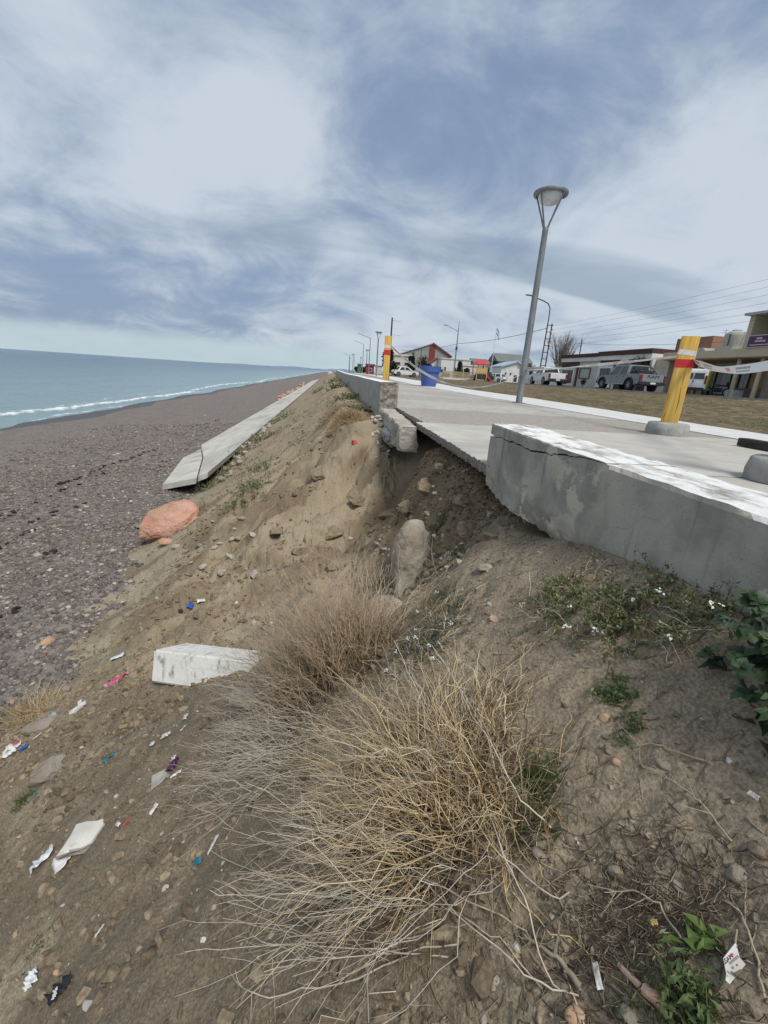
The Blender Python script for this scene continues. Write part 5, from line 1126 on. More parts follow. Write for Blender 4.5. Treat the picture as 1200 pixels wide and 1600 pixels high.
def lower_bush():
    c0 = on_ground(715, 1290)
    e = empty('dry_bush', c0, 0, 'big sprawling bush of golden and pale dry stems, nearest the camera', 'bush')
    def clumps(specs, pal, seed0, **kw):
        out = []
        for q, (n_, ox, oy, sp, mean, lo_, hi_) in enumerate(specs): out.append(fan(n_, (c0.x + ox, c0.y + oy), (sp, sp), mean, (0.2, 0.2, 0.16), lo_, hi_, 0.0021, pal, seed0 + q, **kw))
        return tuple(np.concatenate([o_[m_] for o_ in out]) for m_ in range(4))
    A = clumps([(210, -0.04, 0.02, 0.06, (-0.52, 0.12, 0.62), .25, .50), (170, -0.08, 0.18, 0.06, (-0.45, 0.22, 0.66), .25, .48), (100, 0.00, 0.12, 0.06, (-0.15, 0.35, 0.80), .2, .42), (130, -0.14, 0.08, 0.06, (-0.62, 0.18, 0.50), .25, .44), (90, 0.05, 0.00, 0.05, (-0.25, -0.05, 0.75), .2, .38), (70, 0.06, 0.20, 0.05, (0.2, 0.3, 0.8), .15, .34), (60, -0.10, -0.04, 0.04, (-0.65, 0.0, 0.45), .2, .42)], GOLD, 101, droop=0.34, wiggle=0.10, paletips=0.45)
    B = fan(150, (c0.x - 0.12, c0.y - 0.02), (0.08, 0.08), (-0.78, 0.08, 0.28), (0.2, 0.24, 0.14), 0.2, 0.46, 0.0015, GREY, 2, droop=0.25, wiggle=0.10, paletips=0.7)
    D = fan(220, (c0.x + 0.02, c0.y + 0.04), (0.09, 0.12), (0.05, 0.1, 0.75), (0.5, 0.5, 0.25), 0.12, 0.34, 0.0014, GOLD, 4, droop=0.4, wiggle=0.10)
    part('stems', [strands(*A[:3]), strands(*D[:3])], MAT['straw'], e, True)
    part('pale_stems', strands(*B[:3]), MAT['straw'], e, True)
    part('twigs', [strands(*twigs_from(A[0], A[1], A[2], 1900, 0.03, 0.12, 0.55, 5)), strands(*twigs_from(B[0], B[1], B[2], 450, 0.03, 0.10, 0.5, 6)), strands(*twigs_from(D[0], D[1], D[2], 700, 0.02, 0.07, 0.6, 7))], MAT['straw'], e)
    # long bare bleached stalks crossing the front of the bush
    r = np.random.default_rng(12); Q = []
    for (a, b_, c_, hz) in [((905, 1565), (760, 1500), (640, 1370), .08), ((870, 1555), (790, 1430), (740, 1290), .12), ((840, 1545), (730, 1440), (655, 1425), .06), ((880, 1400), (750, 1350), (650, 1200), .16), ((860, 1300), (770, 1250), (700, 1140), .18),
                           ((700, 1500), (480, 1490), (300, 1500), .03), ((690, 1470), (520, 1485), (345, 1455), .03), ((640, 1500), (430, 1560), (360, 1520), .02), ((820, 1450), (690, 1400), (560, 1370), .08), ((760, 1290), (660, 1160), (610, 1060), .20), ((800, 1300), (730, 1160), (665, 1060), .2), ((640, 1430), (470, 1400), (320, 1335), .05), ((600, 1400), (450, 1430), (335, 1420), .05), ((680, 1390), (500, 1360), (350, 1310), .06), ((720, 1470), (560, 1500), (430, 1530), .03)]:
        p0, p1, p2 = on_ground(*a), on_ground(*b_), on_ground(*c_)
        s = np.linspace(0, 1, 14)[:, None]; q0, q1, q2 = (np.array(v[:]) for v in (p0, p1, p2)); up = np.array([0, -0.25, 1.0])
        q1 = q1 + up * hz * 0.7; q2 = q2 + up * hz
        # keep the lift on the line of sight's near side modest: the stalk arches off the soil
        ln = (1 - s) ** 2 * q0 + 2 * s * (1 - s) * (2 * q1 - 0.5 * (q0 + q2)) + s ** 2 * q2
        ln = ln + np.cumsum(r.normal(0, 0.0036, (14, 3)), 0); Q.append(ln)
    Q = np.array(Q); g = sample_bank(Q[..., 0].ravel(), Q[..., 1].ravel()).reshape(Q.shape[:2]); Q[..., 2] = np.maximum(Q[..., 2], g + 0.006)
    RR = np.linspace(0.0019, 0.0009, 14)[None].repeat(len(Q), 0); cc = np.array([(0.60, 0.53, 0.42)]).repeat(len(Q), 0) * r.uniform(0.85, 1.15, (len(Q), 1))
    tw = twigs_from(Q, RR, np.repeat(cc[:, None], 14, 1), 70, 0.03, 0.10, 0.5, 13, lo=0.45, rad=0.7)
    part('bleached_stalks', [strands(Q, RR, cc, 5), strands(*tw, 4)], MAT['straw'], e, True)
    # dead thatch in the heart of it
    H = fan(800, (c0.x - 0.05, c0.y + 0.08), (0.11, 0.13), (-0.4, 0.1, 0.5), (0.5, 0.5, 0.3), 0.10, 0.28, 0.002, [(0.20, 0.15, 0.10), (0.16, 0.12, 0.08), (0.26, 0.20, 0.13)], 14, k=6, wiggle=0.08)
    part('thatch', strands(*H[:3]), MAT['straw'], e)
lower_bush()
def upper_bush():
    c0 = on_ground(555, 1035)
    e = empty('dry_bush', c0, 0, 'upper bush of upright brown dry stems beside the fallen white block', 'bush')
    A = fan(860, (c0.x - 0.10, c0.y + 0.04), (0.13, 0.11), (-0.34, 0.12, 1.0), (0.32, 0.28, 0.22), 0.34, 0.66, 0.0020, [(0.50, 0.37, 0.225), (0.42, 0.31, 0.19), (0.58, 0.44, 0.28), (0.30, 0.22, 0.14)], 21, droop=0.18, wiggle=0.09, paletips=0.35)
    B = fan(130, (c0.x - 0.20, c0.y + 0.04), (0.08, 0.08), (-0.70, 0.05, 0.45), (0.25, 0.3, 0.18), 0.3, 0.55, 0.0013, GREY, 22, droop=0.2, wiggle=0.055, paletips=0.5)
    part('stems', strands(*A[:3]), MAT['straw'], e, True); part('pale_stems', strands(*B[:3]), MAT['straw'], e, True)
    part('twigs', [strands(*twigs_from(A[0], A[1], A[2], 1700, 0.03, 0.11, 0.55, 25)), strands(*twigs_from(B[0], B[1], B[2], 600, 0.03, 0.09, 0.5, 26))], MAT['straw'], e)
    H = fan(600, (c0.x - 0.08, c0.y + 0.02), (0.13, 0.11), (-0.2, 0, 0.6), (0.5, 0.5, 0.3), 0.10, 0.30, 0.002, [(0.19, 0.145, 0.10), (0.15, 0.115, 0.08)], 24, k=6, wiggle=0.08); part('thatch', strands(*H[:3]), MAT['straw'], e)
upper_bush()
def left_bush():
    c0 = on_ground(450, 1175)
    e = empty('dry_bush', c0, 0, 'low bush of thin pale grey stems spreading down the slope', 'bush')
    B = fan(230, (c0.x - 0.02, c0.y), (0.09, 0.09), (-0.75, 0.12, 0.26), (0.25, 0.30, 0.16), 0.2, 0.40, 0.0014, GREY, 32, droop=0.22, wiggle=0.10, paletips=0.55)
    part('stems', strands(*B[:3]), MAT['straw'], e, True); part('twigs', strands(*twigs_from(B[0], B[1], B[2], 600, 0.03, 0.09, 0.55, 36)), MAT['straw'], e)
left_bush()

GREEN = [(0.075, 0.115, 0.035), (0.095, 0.135, 0.045), (0.06, 0.09, 0.03), (0.12, 0.15, 0.06)]
OLIVE = [(0.17, 0.175, 0.075), (0.14, 0.155, 0.065), (0.22, 0.205, 0.11), (0.115, 0.135, 0.055)]
GREYG = [(0.13, 0.14, 0.10), (0.10, 0.115, 0.075), (0.17, 0.175, 0.13)]
DARKG = [(0.035, 0.06, 0.03), (0.05, 0.08, 0.035), (0.03, 0.045, 0.028), (0.045, 0.03, 0.035)]
def tuft(name, px, py, n, h, spread, pal, label, cat='grass tuft', group=None, rad=0.0016, mean=(0, 0, 1), jit=(0.35, 0.35, 0.2), seed=0, droop=0.35, at_=None, k=6):
    c0 = Vector(at_) if at_ is not None else on_ground(px, py); e = empty(name, c0, 0, label, cat, group)
    A = fan(n, (c0.x, c0.y), (spread, spread), mean, jit, h * 0.5, h, rad, pal, seed + 100, k=k, droop=droop, wiggle=0.04)
    part('blades', strands(*A[:3]), MAT['straw'], e, True); return e
def weed(name, px, py, stems, h, spread, leaf_n, leaf_l, pal, label, cat='weed', seed=0, flowers=0, fcol=(0.82, 0.82, 0.80), fsize=0.008, dry=0, mean=(0, 0, 1), jit=(0.5, 0.5, 0.25), group=None, leaf_w=0.45, at_=None, stem_pal=OLIVE):
    """bushy herb: branching stems, many small leaves, flower heads"""
    c0 = Vector(at_) if at_ is not None else on_ground(px, py); e = empty(name, c0, 0, label, cat, group); r = np.random.default_rng(seed + 500)
    A = fan(stems, (c0.x, c0.y), (spread, spread), mean, jit, h * 0.5, h, 0.0016, stem_pal, seed + 600, k=7, droop=0.25, wiggle=0.07)
    part('stems', strands(*A[:3]), MAT['straw'], e, True)
    P = A[0]; n, K, _ = P.shape; i = r.integers(0, n, leaf_n); j = r.integers(1, K, leaf_n); b = P[i, j] + r.normal(0, 0.004, (leaf_n, 3))
    D = r.normal(0, 1, (leaf_n, 3)) + np.array([0, 0, 0.5]); Nn = r.normal(0, 1, (leaf_n, 3)) + np.array([0, 0, 1.2]); ll = leaf_l * r.uniform(0.5, 1.2, leaf_n)
    part('leaves', leaves(b, D, Nn, ll, ll * leaf_w, np.array(pal)[r.integers(0, len(pal), leaf_n)] * r.uniform(0.75, 1.25, (leaf_n, 1))), MAT['leaf'], e)
    if flowers:
        i = r.integers(0, n, flowers); ctr = P[i, -1] + np.array([0, 0, 0.004]); q = np.repeat(ctr, 9, 0) + r.normal(0, fsize * 0.7, (flowers * 9, 3)) * np.array([1, 1, 0.5])
        m_ = len(q); D = r.normal(0, 1, (m_, 3)); Nn = np.tile((0, -0.3, 1.0), (m_, 1)) + r.normal(0, 0.3, (m_, 3)); part('flowers', leaves(q, D, Nn, fsize, fsize * 0.9, np.tile(fcol, (m_, 1)) * r.uniform(0.9, 1.05, (m_, 1))), MAT['leaf'], e)
    if dry:
        H = fan(dry, (c0.x, c0.y), (spread, spread), mean, (0.7, 0.7, 0.2), h * 0.4, h * 1.1, 0.0012, GREY + GOLD, seed + 700, k=7, droop=0.3, wiggle=0.08); part('dry_stalks', strands(*H[:3]), MAT['straw'], e)
    return e
# plants against the near parapet
weed('flowering_weed', 0, 0, 110, 0.13, 0.055, 2600, 0.014, OLIVE, 'olive green weed with white flower heads at the foot of the near parapet', seed=1, flowers=9, dry=80, at_=(0.86, 1.02, gz(0.86, 1.02)), mean=(-0.25, 0.0, 0.8))
weed('flowering_weed', 0, 0, 80, 0.13, 0.05, 1100, 0.014, OLIVE, 'dry browned half of the weed clump spilling onto the crust below the parapet', seed=2, flowers=3, fcol=(0.45, 0.38, 0.30), dry=110, at_=(0.80, 1.22, gz(0.80, 1.22)), mean=(-0.4, 0.1, 0.7))
weed('flowering_weed', 0, 0, 60, 0.11, 0.04, 1000, 0.013, OLIVE, 'green weed between the flowering clump and the broad leaved plant', seed=3, flowers=2, dry=40, at_=(0.94, 0.86, gz(0.94, 0.86)), mean=(-0.3, 0, 0.8))
def leafy_plant():
    c0 = Vector((0.955, 0.55, gz(0.955, 0.55))); e = empty('leafy_plant', c0, 0, 'dark green broad leaved plant growing against the near parapet', 'plant'); r = np.random.default_rng(77)
    A = fan(100, (c0.x - 0.01, c0.y), (0.03, 0.07), (-0.22, 0.0, 0.7), (0.32, 0.38, 0.3), 0.07, 0.18, 0.0018, DARKG, 78, k=7, droop=0.2, wiggle=0.05); part('stems', strands(*A[:3]), MAT['straw'], e, True)
    P = A[0]; n, K, _ = P.shape; m_ = 760; i = r.integers(0, n, m_); j = r.integers(2, K, m_); b = P[i, j]
    D = r.normal(0, 1, (m_, 3)) * np.array([1, 1, 0.5]) + np.array([-0.25, -0.1, -0.1]); Nn = r.normal(0, 0.45, (m_, 3)) + np.array([-0.35, -0.15, 1.0]); ll = 0.037 * r.uniform(0.5, 1.2, m_)
    # lobed leaf: three blades off one stalk
    D /= np.linalg.norm(D, axis=1, keepdims=True); S = np.cross(D, Nn); S /= np.linalg.norm(S, axis=1, keepdims=True)
    pal = np.array([(0.040, 0.075, 0.032), (0.05, 0.09, 0.036), (0.03, 0.055, 0.028), (0.035, 0.05, 0.036), (0.065, 0.10, 0.042)]); col = pal[r.integers(0, 5, m_)] * r.uniform(0.8, 1.25, (m_, 1))
    pieces = [leaves(b, D, Nn, ll, ll * 0.75, col, 0.15, 0.15)] + [leaves(b, D * 0.6 + S * sg * 0.8, Nn, ll * 0.72, ll * 0.6, col, 0.15, 0.12) for sg in (-1, 1)]
    part('leaves', pieces, MAT['leaf'], e)
    # purple grey fallen leaves at its foot
    m_ = 60; x = c0.x - 0.05 + r.normal(0, 0.035, m_); y = c0.y + 0.0 + r.normal(0, 0.09, m_); x = np.minimum(x, 0.97); b = np.stack([x, y, sample_bank(x, y) + 0.012], 1); D = r.normal(0, 1, (m_, 3)) * np.array([1, 1, 0.35]); Nn = r.normal(0, 0.4, (m_, 3)) + np.array([-0.3, 0, 1.0]); ll = 0.03 * r.uniform(0.6, 1.2, m_)
    part('withered_leaves', leaves(b, D, Nn, ll, ll * 0.7, np.array([(0.055, 0.045, 0.05), (0.04, 0.035, 0.04), (0.075, 0.055, 0.05)])[r.integers(0, 3, m_)], 0.2, 0.3), MAT['leaf'], e)
leafy_plant()
weed('low_weed', 962, 1092, 26, 0.06, 0.018, 260, 0.022, GREEN, 'flat green weed in the middle of the trodden soil', seed=5, leaf_w=0.25)
weed('low_weed', 980, 1140, 16, 0.055, 0.014, 150, 0.020, GREEN, 'smaller dark green weed just below the flat one', seed=6, leaf_w=0.25)
weed('low_weed', 878, 975, 10, 0.045, 0.010, 80, 0.016, GREYG, 'tiny grey green sprig on the crust', seed=7, leaf_w=0.3)
weed('moss_patch', 870, 914, 30, 0.018, 0.016, 260, 0.008, [(0.16, 0.17, 0.05), (0.12, 0.14, 0.045)], 'little yellow green mossy cushion on the crust near the wall', cat='moss', seed=8, leaf_w=0.6)
tuft('grass_tuft', 835, 1225, 230, 0.11, 0.022, GREEN, 'bright green grass tuft at the right flank of the dry bush', seed=9, rad=0.0013)
tuft('grass_tuft', 820, 1290, 150, 0.10, 0.03, GREEN + DARKG[:2], 'darker grass under the stems of the dry bush', seed=10, rad=0.0013)
weed('rosette_weed', 1098, 1482, 14, 0.05, 0.006, 34, 0.036, [(0.10, 0.15, 0.04), (0.13, 0.18, 0.05)], 'small rosette of yellow green leaves beside the paper tag', seed=11, leaf_w=0.5)
weed('ferny_weed', 1065, 1575, 30, 0.09, 0.02, 260, 0.026, GREEN, 'feathery green weed at the bottom below the paper tag', seed=12, leaf_w=0.28)
tuft('grass_tuft', 1035, 1590, 110, 0.09, 0.03, GREEN, 'green grass blades at the bottom edge by the bark stick', seed=13, rad=0.0013)
weed('gully_weed', 660, 1010, 120, 0.16, 0.06, 1300, 0.012, GREYG, 'grey weed with small white flowers right of the upper dry bush', seed=14, flowers=14, fsize=0.006, dry=160, stem_pal=GREYG)
weed('gully_weed', 690, 960, 70, 0.13, 0.05, 700, 0.012, GREYG + OLIVE[:1], 'sparse grey green weed above the flowering one in the gully', seed=15, flowers=4, fsize=0.006, dry=70, stem_pal=GREYG)
weed('gully_weed', 685, 825, 70, 0.12, 0.05, 900, 0.014, DARKG[:2] + OLIVE[1:2], 'dark green weed on the soil face under the slab', seed=16, dry=20)
weed('gully_weed', 715, 870, 60, 0.12, 0.07, 500, 0.013, DARKG[:2] + GREYG, 'straggling dark weed among stones beside the leaning fragment', seed=17, flowers=3, fsize=0.007, dry=50)
tuft('grass_tuft', 690, 935, 110, 0.12, 0.03, GREYG + GREEN[:1], 'thin grey grass tuft beside the leaning concrete fragment', seed=18, rad=0.0014)
tuft('hanging_grass', 612, 735, 34, 0.36, 0.05, GOLD, 'dry straw hanging down the mound below the broken footing', seed=19, rad=0.003, mean=(0.05, -0.5, -0.1), jit=(0.2, 0.2, 0.2), droop=0.9)
# along the crest below the far parapet
tuft('dry_grass', 545, 655, 420, 0.32, 0.16, [(0.36, 0.24, 0.13), (0.40, 0.29, 0.16), (0.30, 0.22, 0.12)], 'orange brown dry grass clump on the mound below the far parapet', seed=20, rad=0.004, jit=(0.6, 0.6, 0.2), mean=(-0.2, -0.3, 0.6))
tuft('dry_grass', 520, 648, 240, 0.26, 0.14, [(0.36, 0.25, 0.14), (0.32, 0.24, 0.13)], 'smaller dry grass clump at the seaward side of the mound', seed=21, rad=0.004, jit=(0.6, 0.6, 0.2), mean=(-0.3, -0.2, 0.6))
for k, (px, py, h, nl, lab) in enumerate([(542, 624, .30, 900, 'green weed against the far parapet above the dry grass'), (527, 606, .40, 900, 'dark green weed farther along the far parapet'), (523, 596, .45, 700, 'green bushy weed near the distant part of the far parapet'), (556, 640, .2, 500, 'low green weed at the foot of the far parapet, nearest its broken end'), (498, 612, .35, 500, 'weed on the crest seen against the revetment')]):
    weed('crest_weed', px, py, 60, h, h * 0.55, nl, h * 0.16, GREEN + OLIVE[:2], lab, seed=30 + k, dry=30)
for k, (px, py, h, lab) in enumerate([(342, 742, .35, 'green weed at the near corner of the main revetment slab'), (375, 712, .35, 'green weed on the rubble by the revetment'), (405, 690, .4, 'weed on the rubble farther along the revetment'), (330, 762, .3, 'low weed between the red boulder and the revetment'), (380, 782, .25, 'dark weed on the toe of the bank'), (410, 735, .28, 'weed patch on the slope below the mound'), (395, 760, .25, 'sparse weed on the slope above the boulder'), (440, 655, .4, 'weed on the bank edge above the revetment')]):
    weed('slope_weed', px, py, 50, h, h * 0.6, 620, h * 0.15, OLIVE + GREEN[:2], lab, seed=40 + k, dry=20)
tuft('dry_tuft', 45, 1120, 420, 0.34, 0.09, GOLD + GREY[:1], 'dry golden tuft at the foot of the slope by the picture edge', seed=50, rad=0.0022, jit=(0.6, 0.5, 0.2), mean=(-0.3, 0, 0.7))
tuft('grass_tuft', 38, 1252, 130, 0.09, 0.025, GREEN, 'short green grass tuft on the dark earth below the grey rock', seed=51, rad=0.0018)
tuft('grass_tuft', 60, 1478, 60, 0.05, 0.03, GREEN, 'faint green grass low on the slope near the picture edge', seed=52, rad=0.0014)
# dead leaf litter and twigs on the near soil
r = np.random.default_rng(61); n = 1100; c0 = on_ground(1000, 1450); x = c0.x + r.normal(0, 0.085, n); y = c0.y + r.normal(0, 0.07, n); P0 = np.stack([x, y, sample_bank(x, y) + 0.003], 1); a = r.uniform(0, 6.28, n); L_ = r.uniform(0.008, 0.05, n); s = np.linspace(-0.5, 0.5, 4)
P = P0[:, None] + np.stack([np.cos(a), np.sin(a), r.normal(0, 0.12, n)], 1)[:, None] * (L_[:, None] * s)[..., None] + r.normal(0, 0.0015, (n, 4, 3)); P[..., 2] = np.maximum(P[..., 2], sample_bank(P[..., 0].ravel(), P[..., 1].ravel()).reshape(n, 4) + 0.002)
c, f, k = strands(P, np.full((n, 4), 0.0010) * r.uniform(0.6, 1.4, (n, 1)), np.array([(0.15, 0.115, 0.08), (0.20, 0.16, 0.11), (0.11, 0.085, 0.06), (0.30, 0.25, 0.18)])[r.integers(0, 4, n)])
tag(link('leaf_litter', raw_mesh('leaf_litter', c, f, k), MAT['straw']), kind='stuff')
r = np.random.default_rng(62); n = 900; x = r.uniform(0.15, 0.97, n); y = r.uniform(0.25, 2.1, n); P0 = np.stack([x, y, sample_bank(x, y) + 0.003], 1); a = r.uniform(0, 6.28, n); L_ = r.uniform(0.006, 0.045, n)
P = P0[:, None] + np.stack([np.cos(a), np.sin(a), 0 * a], 1)[:, None] * (L_[:, None] * s)[..., None] + r.normal(0, 0.0015, (n, 4, 3)); P[..., 2] = sample_bank(P[..., 0].ravel(), P[..., 1].ravel()).reshape(n, 4) + 0.003
c, f, k = strands(P, np.full((n, 4), 0.0009), np.array([(0.24, 0.19, 0.13), (0.36, 0.31, 0.23), (0.16, 0.12, 0.08)])[r.integers(0, 3, n)]); tag(link('twig_litter', raw_mesh('twig_litter', c, f, k), MAT['straw']), kind='stuff')
def ground_twig(pts, rad, label, lift=0.008, col=(0.42, 0.36, 0.27), branches=4, seed=0):
    Q = np.array([on_ground(*p)[:] for p in pts]); t = np.linspace(0, len(pts) - 1, 16); L_ = np.stack([np.interp(t, np.arange(len(pts)), Q[:, i]) for i in range(3)], 1)
    r = np.random.default_rng(seed); L_ += np.cumsum(r.normal(0, 0.0014, L_.shape), 0); L_[:, 2] = np.maximum(L_[:, 2], sample_bank(L_[:, 0], L_[:, 1])) + lift
    P = L_[None]; R = np.linspace(rad, rad * 0.4, 16)[None]; cc = np.array([col]); e = empty('dry_twig', Vector(L_[0]), 0, label, 'twig')
    part('stalk', strands(P, R, cc, 5), MAT['straw'], e, True)
    if branches: part('side_twigs', strands(*twigs_from(P, R, np.repeat(cc[:, None], 16, 1), branches, 0.02, 0.07, 0.6, seed + 3, rad=0.7), 4), MAT['straw'], e)
ground_twig([(1098, 1195), (1050, 1180), (1022, 1168), (990, 1168)], 0.0022, 'pale forked twig curled on the soil below the green weeds', seed=1, branches=3)
ground_twig([(1140, 1320), (1115, 1280), (1085, 1250), (1040, 1220)], 0.002, 'long pale stalk lying up the right hand soil', seed=2, branches=5)
ground_twig([(1185, 1560), (1165, 1480), (1140, 1430), (1125, 1400)], 0.0022, 'dry stalk above the paper tag', seed=3, branches=2)
ground_twig([(1060, 1480), (1020, 1425), (980, 1400), (935, 1400)], 0.0022, 'grey brown stalk arching over the leaf litter', seed=4, branches=6, lift=0.02)
ground_twig([(825, 1480), (860, 1450), (890, 1425)], 0.0028, 'dark curved twig below the dry bush', seed=5, col=(0.16, 0.14, 0.11), branches=1)
ground_twig([(905, 1555), (880, 1530), (850, 1505), (820, 1480)], 0.006, 'splintered grey root stub at the foot of the dry bush', seed=6, col=(0.36, 0.31, 0.24), branches=8, lift=0.014)
ground_twig([(1110, 1060), (1080, 1025), (1070, 1000)], 0.0015, 'thin stalk beside the broad leaved plant', seed=7, branches=4)
ground_twig([(860, 1265), (875, 1285), (885, 1300)], 0.0018, 'orange dry stem beside the bright grass tuft', seed=8, col=(0.40, 0.22, 0.09), branches=1)
# bark stick
Q = np.array([on_ground(965, 1512)[:], on_ground(1000, 1548)[:], on_ground(1043, 1585)[:]]); Q[:, 2] += 0.008
b = MB(); b.tube(Q[:2] , [0.004, 0.006], 7); b.tube([Q[1] + (0.002, -0.004, 0.003), (Q[1] + Q[2]) / 2 + (0, 0, 0.004), Q[2]], [0.009, 0.010, 0.008], 8); tag(b.build('bark_stick', mat('peeled_bark', (0.40, 0.25, 0.17), (0.52, 0.36, 0.26), scale=40, rough=0.7, bump=0.3), auto=50), 'peeled orange brown stick broken in two at the bottom', 'stick')

# verge: sparse dry grass over the slope to the street
r = np.random.default_rng(63); n = 11000; y = 4 + 46 * r.random(n) ** 1.5; x = 6.7 + r.random(n) * 13; ok = x > np.interp(y, [-5, 5.8, 17, 26, 33, 125], [6.3, 6.55, 7.7, 7.85, 8.4, 8.6]) + 0.05; x, y = x[ok], y[ok]; n = len(x); ok = fbm(x, y, 1.5, 3, seed=65.0) > -0.12; x, y = x[ok], y[ok]; n = len(x)
P0 = np.stack([x, y, verge_z(x, y) - 0.01], 1); hgt = r.uniform(0.02, 0.07, n); d = np.stack([r.normal(0, 0.7, n), r.normal(0, 0.7, n), np.ones(n)], 1); s = np.linspace(0, 1, 3)
P = P0[:, None] + d[:, None] * (hgt[:, None] * s)[..., None]; P[..., 2] -= (hgt * 0.25)[:, None] * s ** 2
c, f, k = strands(P, np.full((n, 3), 0.009) * (1 - 0.7 * s)[None], np.array([(0.20, 0.15, 0.085), (0.25, 0.19, 0.11), (0.13, 0.12, 0.05), (0.30, 0.24, 0.15)])[r.integers(0, 4, n)])
tag(link('verge_grass', raw_mesh('verge_grass', c, f, k), MAT['straw']), kind='stuff')

# ================================================================== LITTER
def plastic(name, c1, c2=None, rough=0.35, **kw): return mat(name, c1, c2 or tuple(v * 0.75 for v in c1), scale=kw.pop('scale', 25), rough=rough, **kw)
MAT['white_plastic'] = plastic('white_plastic', (0.66, 0.66, 0.65), (0.50, 0.48, 0.44)); MAT['pale_plastic'] = plastic('pale_plastic', (0.55, 0.58, 0.60), (0.66, 0.68, 0.70))
MAT['blue_plastic_film'] = plastic('blue_grey_film', (0.25, 0.34, 0.38), (0.33, 0.43, 0.47)); MAT['pink_film'] = mat('pink_wrapper', (0.55, 0.04, 0.16), (0.68, 0.10, 0.24), scale=30, rough=0.3, c3=(0.75, 0.65, 0.68))
MAT['blue_film'] = plastic('blue_film', (0.02, 0.12, 0.45)); MAT['teal_film'] = plastic('teal_film', (0.02, 0.20, 0.30)); MAT['purple_film'] = plastic('purple_film', (0.10, 0.03, 0.10)); MAT['red_film'] = plastic('red_film', (0.60, 0.06, 0.06)); MAT['card'] = mat('cardboard', (0.34, 0.27, 0.19), (0.42, 0.34, 0.25), scale=20, rough=0.9); MAT['black_film'] = plastic('black_film', (0.02, 0.02, 0.022)); MAT['yellow_film'] = plastic('yellow_film', (0.62, 0.48, 0.16)); MAT['paper'] = mat('litter_paper', (0.64, 0.63, 0.60), (0.48, 0.45, 0.40), scale=30, rough=0.8)
def crumple(name, px, py, w, h, mt, label, cat='litter', seed=0, amp=0.25, rz=None, lift=0.012, n=12, th=0.0012, taper=0.0, at_=None, group=None, tiltn=None, parent=None):
    """a crumpled film or sheet lying on the ground, with a little thickness"""
    r = np.random.default_rng(seed + 900); p = Vector(at_) if at_ is not None else on_ground(px, py); nn = gnormal(p.x, p.y, 0.06) if tiltn is None else Vector(tiltn)
    a = r.uniform(0, 6.28) if rz is None else rz; M = frame(p + nn * lift, (math.cos(a), math.sin(a), 0), nn)
    u, v = np.meshgrid(np.linspace(-0.5, 0.5, n), np.linspace(-0.5, 0.5, max(5, int(n * h / w))))
    s = float(seed) * 3.7
    X = u * w * (1 - taper * (v + 0.5)) * (1 + 0.22 * fbm(u * 0 + s, v, 0.4, 2, seed=s % 30)); Y = v * h * (1 + 0.22 * fbm(u, v * 0 + s, 0.4, 2, seed=(s + 5) % 30))
    Z = amp * min(w, h) * (np.abs(fbm(u + s, v, 0.35, 3, 0.6, seed=(s + 9) % 30)) * 1.6 - 0.1)
    top = grid_mesh(name, X, Y, np.maximum(Z, 0) + th); 
    bm = bmesh.new(); bm.from_mesh(top); geo = bmesh.ops.solidify(bm, geom=bm.faces[:], thickness=th); bm.to_mesh(top); bm.free()
    o = link(name, top, mt, parent); o.matrix_world = M
    if parent is None: tag(o, label, cat, group)
    return o
crumple('plastic_bag', 72, 1130, 0.17, 0.07, MAT['blue_plastic_film'], 'crumpled blue grey plastic bag on the long flat stone', 'plastic bag', 1, amp=0.5, rz=0.35)
crumple('foil_wrapper', 186, 1064, 0.19, 0.06, MAT['pink_film'], 'bright pink crumpled wrapper on the slope', 'wrapper', 2, amp=0.5, rz=0.75)
crumple('clear_film', 184, 1028, 0.11, 0.06, MAT['pale_plastic'], 'pale translucent plastic scrap above the pink wrapper', 'plastic scrap', 3, amp=0.2, rz=0.5)
# white carton with blue print
p = on_ground(124, 1108); n = gnormal(p.x, p.y, 0.08); e = empty('drink_carton', p, 0, 'flattened white carton with blue print on the dark earth', 'carton')
b = MB(); b.box((0, 0, 0), (0.125, 0.04, 0.022), bev=0.004, M=frame(n * 0.014, (0.9, 0.45, 0), n)); b.box((0, 0, 0), (0.03, 0.036, 0.006), M=frame(n * 0.03 + Vector((0.0, 0.045, 0)), (0.9, 0.45, 0), n + Vector((0, -0.5, 0)))); b.build('carton', MAT['white_plastic'], e)
b = MB(); b.box((0, 0, 0), (0.03, 0.030, 0.001), M=frame(n * 0.0262 + Vector((0.03, 0.015, 0)), (0.9, 0.45, 0), n)); b.build('blue_print', MAT['blue_film'], e)
crumple('paper_scrap', 76, 1145, 0.05, 0.03, MAT['paper'], 'small white paper just below the blue grey bag', 'paper', 4, amp=0.4)
crumple('paper_scrap', 60, 1152, 0.06, 0.015, MAT['paper'], 'narrow white paper strip by the flat stone', 'paper', 5, amp=0.3, rz=0.7)
crumple('litter_sheet', 22, 1168, 0.12, 0.05, MAT['white_plastic'], 'white and red printed packet in the litter heap at the edge', 'packet', 6, amp=0.4, rz=0.25)
crumple('litter_sheet', 18, 1176, 0.09, 0.05, MAT['pale_plastic'], 'pale blue film in the litter heap at the edge', 'plastic scrap', 7, amp=0.5, rz=0.4)
crumple('litter_sheet', 40, 1170, 0.06, 0.035, MAT['blue_film'], 'blue wrapper scrap at the right of the litter heap', 'wrapper', 8, amp=0.5)
crumple('litter_sheet', 6, 1182, 0.09, 0.03, MAT['yellow_film'], 'yellowish packet at the bottom of the litter heap', 'packet', 9, amp=0.4, rz=0.4)
crumple('litter_sheet', 30, 1164, 0.05, 0.012, MAT['red_film'], 'red printed strip on top of the litter heap', 'packet', 10, amp=0.3, rz=0.3, lift=0.03)
